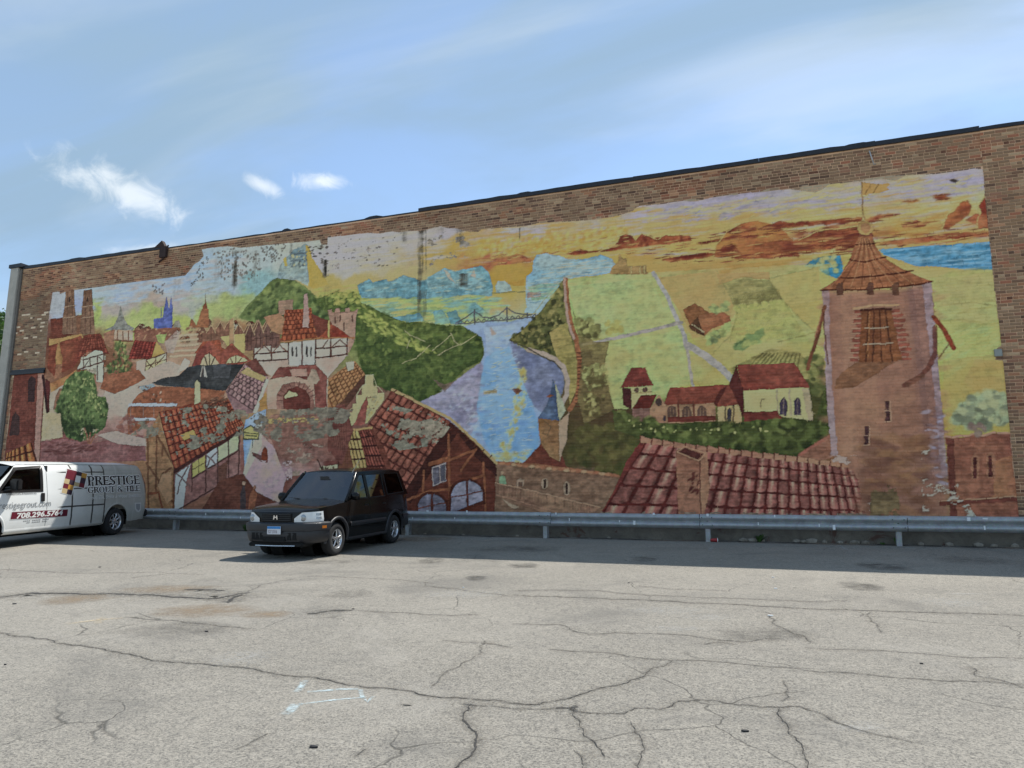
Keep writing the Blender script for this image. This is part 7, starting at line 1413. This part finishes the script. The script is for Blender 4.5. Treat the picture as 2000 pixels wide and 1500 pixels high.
def vpx(px, py):          # photo pixel -> place on the van's near side
    mi_ = VAN.matrix_world.inverted(); c0 = mi_ @ Vector(CAM); d0 = mi_.to_3x3() @ Vector(ray(px, py)); y = .95
    for _ in range(8): t = (y - c0.y) / d0.y; x, z = c0.x + d0.x * t, c0.z + d0.z * t; y = v_half(x, z)
    return x, z
# serif capitals drawn from thick stems, thin arms and feet; u to the right (towards the tail), v up
def arc(cx_, cy_, rx, ry, a0, a1, wthick, wthin, n=12):
    out = []
    for i in range(n):
        pts = []
        for a in (a0 + (a1 - a0) * i / n, a0 + (a1 - a0) * (i + 1) / n):
            w = wthin + (wthick - wthin) * abs(math.cos(a)); pts.append(((cx_ + rx * math.cos(a), cy_ + ry * math.sin(a)), (cx_ + (rx - w) * math.cos(a), cy_ + (ry - w * .8) * math.sin(a))))
        out.append([pts[0][0], pts[1][0], pts[1][1], pts[0][1]])
    return out
def rc(x0, y0, x1, y1):
    if y1 - y0 < .06: y0, y1 = (0, .095) if y0 < .01 else (.905, 1) if y1 > .99 else (y0 - .02, y1 + .02)
    if x1 - x0 < .05: x0, x1 = x0 - .02, x1 + .02
    return [(x0, y0), (x1, y0), (x1, y1), (x0, y1)]
TK, TN = .165, .075
def stem(x, foot=True, top=True):
    r = [rc(x, 0, x + TK, 1)]
    if foot: r.append(rc(x - .07, 0, x + TK + .07, .04))
    if top: r.append(rc(x - .07, .96, x + TK + .07, 1))
    return r
GL = {
 'P': (.62, stem(.08) + [rc(.2, .96, .36, 1), rc(.2, .46, .36, .50)] + arc(.34, .73, .26, .27, -math.pi / 2, math.pi / 2, TK, TN)),
 'R': (.70, stem(.08) + [rc(.2, .96, .36, 1), rc(.2, .48, .36, .52)] + arc(.34, .74, .25, .26, -math.pi / 2, math.pi / 2, TK, TN) + [[(.30, .5), (.45, .5), (.74, .0), (.56, .0)], rc(.52, 0, .78, .04)]),
 'E': (.62, stem(.08) + [rc(.2, .95, .58, 1), rc(.2, 0, .60, .05), rc(.2, .48, .46, .53), rc(.54, .83, .58, 1), rc(.56, 0, .60, .18), rc(.43, .42, .46, .60)]),
 'S': (.54, arc(.27, .74, .23, .26, math.pi * .12, math.pi * 1.5, TK, TN) + arc(.27, .27, .25, .27, -math.pi * .9, math.pi * .5, TK, TN) + [[(.16, .62), (.28, .66), (.40, .40), (.28, .34)], rc(.44, .78, .48, 1), rc(.02, 0, .06, .22)]),
 'T': (.64, [rc(.255, 0, .255 + TK, 1), rc(.17, 0, .47, .04), rc(.02, .95, .62, 1), rc(.02, .80, .06, 1), rc(.58, .80, .62, 1)]),
 'I': (.34, stem(.10)),
 'G': (.78, arc(.38, .5, .36, .52, math.pi * .22, math.pi * 1.72, TK, TN, 18) + [rc(.58, .06, .70, .42), rc(.48, .40, .78, .44), rc(.63, .76, .67, 1)]),
 'O': (.80, arc(.39, .5, .37, .52, 0, 2 * math.pi, TK, TN, 22)),
 'U': (.76, [rc(.10, .30, .10 + TK, 1), rc(.60, .30, .655, 1), rc(.02, .96, .31, 1), rc(.52, .96, .74, 1)] + arc(.377, .32, .278, .34, math.pi, 2 * math.pi, TK * .8, TN)),
 'L': (.60, stem(.08) + [rc(.2, 0, .58, .05), rc(.54, 0, .58, .22)]),
 '&': (.80, arc(.30, .77, .19, .24, 0, 2 * math.pi, .10, TN, 14) + arc(.30, .27, .28, .29, math.pi * .35, math.pi * 1.75, TK, TN, 14) + [[(.20, .66), (.34, .66), (.76, .0), (.58, .0)], [(.46, .14), (.52, .10), (.72, .46), (.66, .46)], rc(.58, .44, .80, .48)]),
 ' ': (.36, [])}
def serif(txt, x_left, x_right, z0, h):
    tot = sum(GL[c][0] for c in txt); sx = (x_left - x_right) / tot; u = 0.
    for ch in txt:
        wd, polys_ = GL[ch]; ink, halo = MB(), MB()
        for k, p in enumerate(polys_):
            cx_ = sum(a for a, _ in p) / len(p); cy_ = sum(a for _, a in p) / len(p)
            for q, grow, o in ((ink, 0., .0085), (halo, .020, .0045)):
                pts = [(x_left - (u + a) * sx - (grow if a > cx_ else -grow if a < cx_ else 0), z0 + b_ * h + (grow if b_ > cy_ else -grow if b_ < cy_ else 0)) for a, b_ in p]
                q.add([von(x, z, o + .00015 * (k % 11)) for x, z in pts], [tuple(range(len(pts)))])
        if polys_: lo = ink.build('letter', INK, VAN); halo.build('letter_outline', HALO, lo)
        u += wd
def fit_line(txt, l, r, top):
    (xl, z0), (xr_, _), (_, z1) = vpx(*l), vpx(*r), vpx(*top); serif(txt, xl, xr_, z0, z1 - z0)
bpy.context.view_layer.update()
fit_line('PRESTIGE', (170.5, 948.5), (273, 947.5), (170.5, 930)); fit_line('GROUT & TILE', (171, 963), (272.5, 962.5), (171, 951.5))
def vtext(txt, size, x_left, z, mat, name, **k): return text_mesh(txt, size, lambda u, v: Vector(von(x_left - u, z + v, .0085)), name, mat, VAN, **k)
def vfit(txt, size, xl, xr_, z, mat, name, **k):
    o = vtext(txt, size, 0, 0, mat, name, **k); w = max(-v.co.x for v in o.data.vertices); bpy.data.objects.remove(o); return vtext(txt, size, xl, z, mat, name, **dict(k, width=(xl - xr_) / w))
vfit('Grout, Tile, Stone & Wood Specialists', .125, 1.13, -.95, .985, PALE, 'small_lettering', shear=.2, bold=.003)
vfit('prestigegrout.com', .21, 3.86, 2.29, .885, GREYT, 'web_lettering')
vfit('COMMERCIAL & RESIDENTIAL', .06, 3.56, 2.71, 1.185, GREYT, 'small_lettering', bold=.002)
vpanel('phone_strip_border', [(3.43, .630), (3.40, .812), (1.725, .785), (1.74, .597)], HALO, .0035); vpanel('phone_strip', [(3.415, .643), (3.388, .800), (1.738, .772), (1.755, .610)], MAROON, .006)
vfit('708.296.5764', .165, 3.27, 1.90, .652, HALO, 'phone_number', shear=.15, bold=.006)
for z_, xa, xb in ((.565, 3.05, 2.25), (.520, 2.95, 2.35)):
    for k in range(int((xa - xb) / .05)):
        if (k * 7 + int(z_ * 100)) % 6: vpanel('fine_print', [(xa - .05 * k, z_), (xa - .05 * k, z_ + .022), (xa - .05 * k - .036, z_ + .022), (xa - .05 * k - .036, z_)], GREYT, .003)
# shield near the tail
def pxp(*pts): return [vpx(*p) for p in pts]
vpanel('shield_emblem', pxp((262.5, 982), (263, 994), (266, 999), (271, 1000.5), (274.5, 996), (275.5, 981.5)), PALE, .006); vpanel('shield_field', pxp((265, 984), (265.5, 993), (270, 997.5), (273, 994), (273.5, 984)), GREYT, .009)
# tilted mosaic P
def lp(a, b_): return vpx(130.9 + a * 9.75 - b_ * 2.26, 915.6 + a * 2.46 + b_ * 9.3)
for a, b_, w_, h_ in ((-.14, -.14, 4.28, 3.28), (-.14, 3.14, 2.28, 2.0)): vpanel('logo_border', [lp(a, b_), lp(a + w_, b_), lp(a + w_, b_ + h_), lp(a, b_ + h_)], HALO, .0045)
for a, b_, w_, h_, mt in ((0, 0, 2, 2, MAROON), (2, 0, 1, .8, PLUM), (3, 0, 1, 1, GOLD), (3, 1, 1, 1.1, PLUM), (3, 2.1, 1, .9, MAROON), (2, 2.2, 1, .8, TAN), (0, 2, 1, 1, TAN), (1, 2, 1, 1, PLUM), (0, 3, 1, 1, MAROON), (1, 3, 1, 1, GOLD), (0, 4, 1, 1, TAN), (1, 4, 1, 1, PLUM)):
    vpanel('logo_tile', [lp(a, b_), lp(a + w_, b_), lp(a + w_, b_ + h_), lp(a, b_ + h_)], mt, .0075)
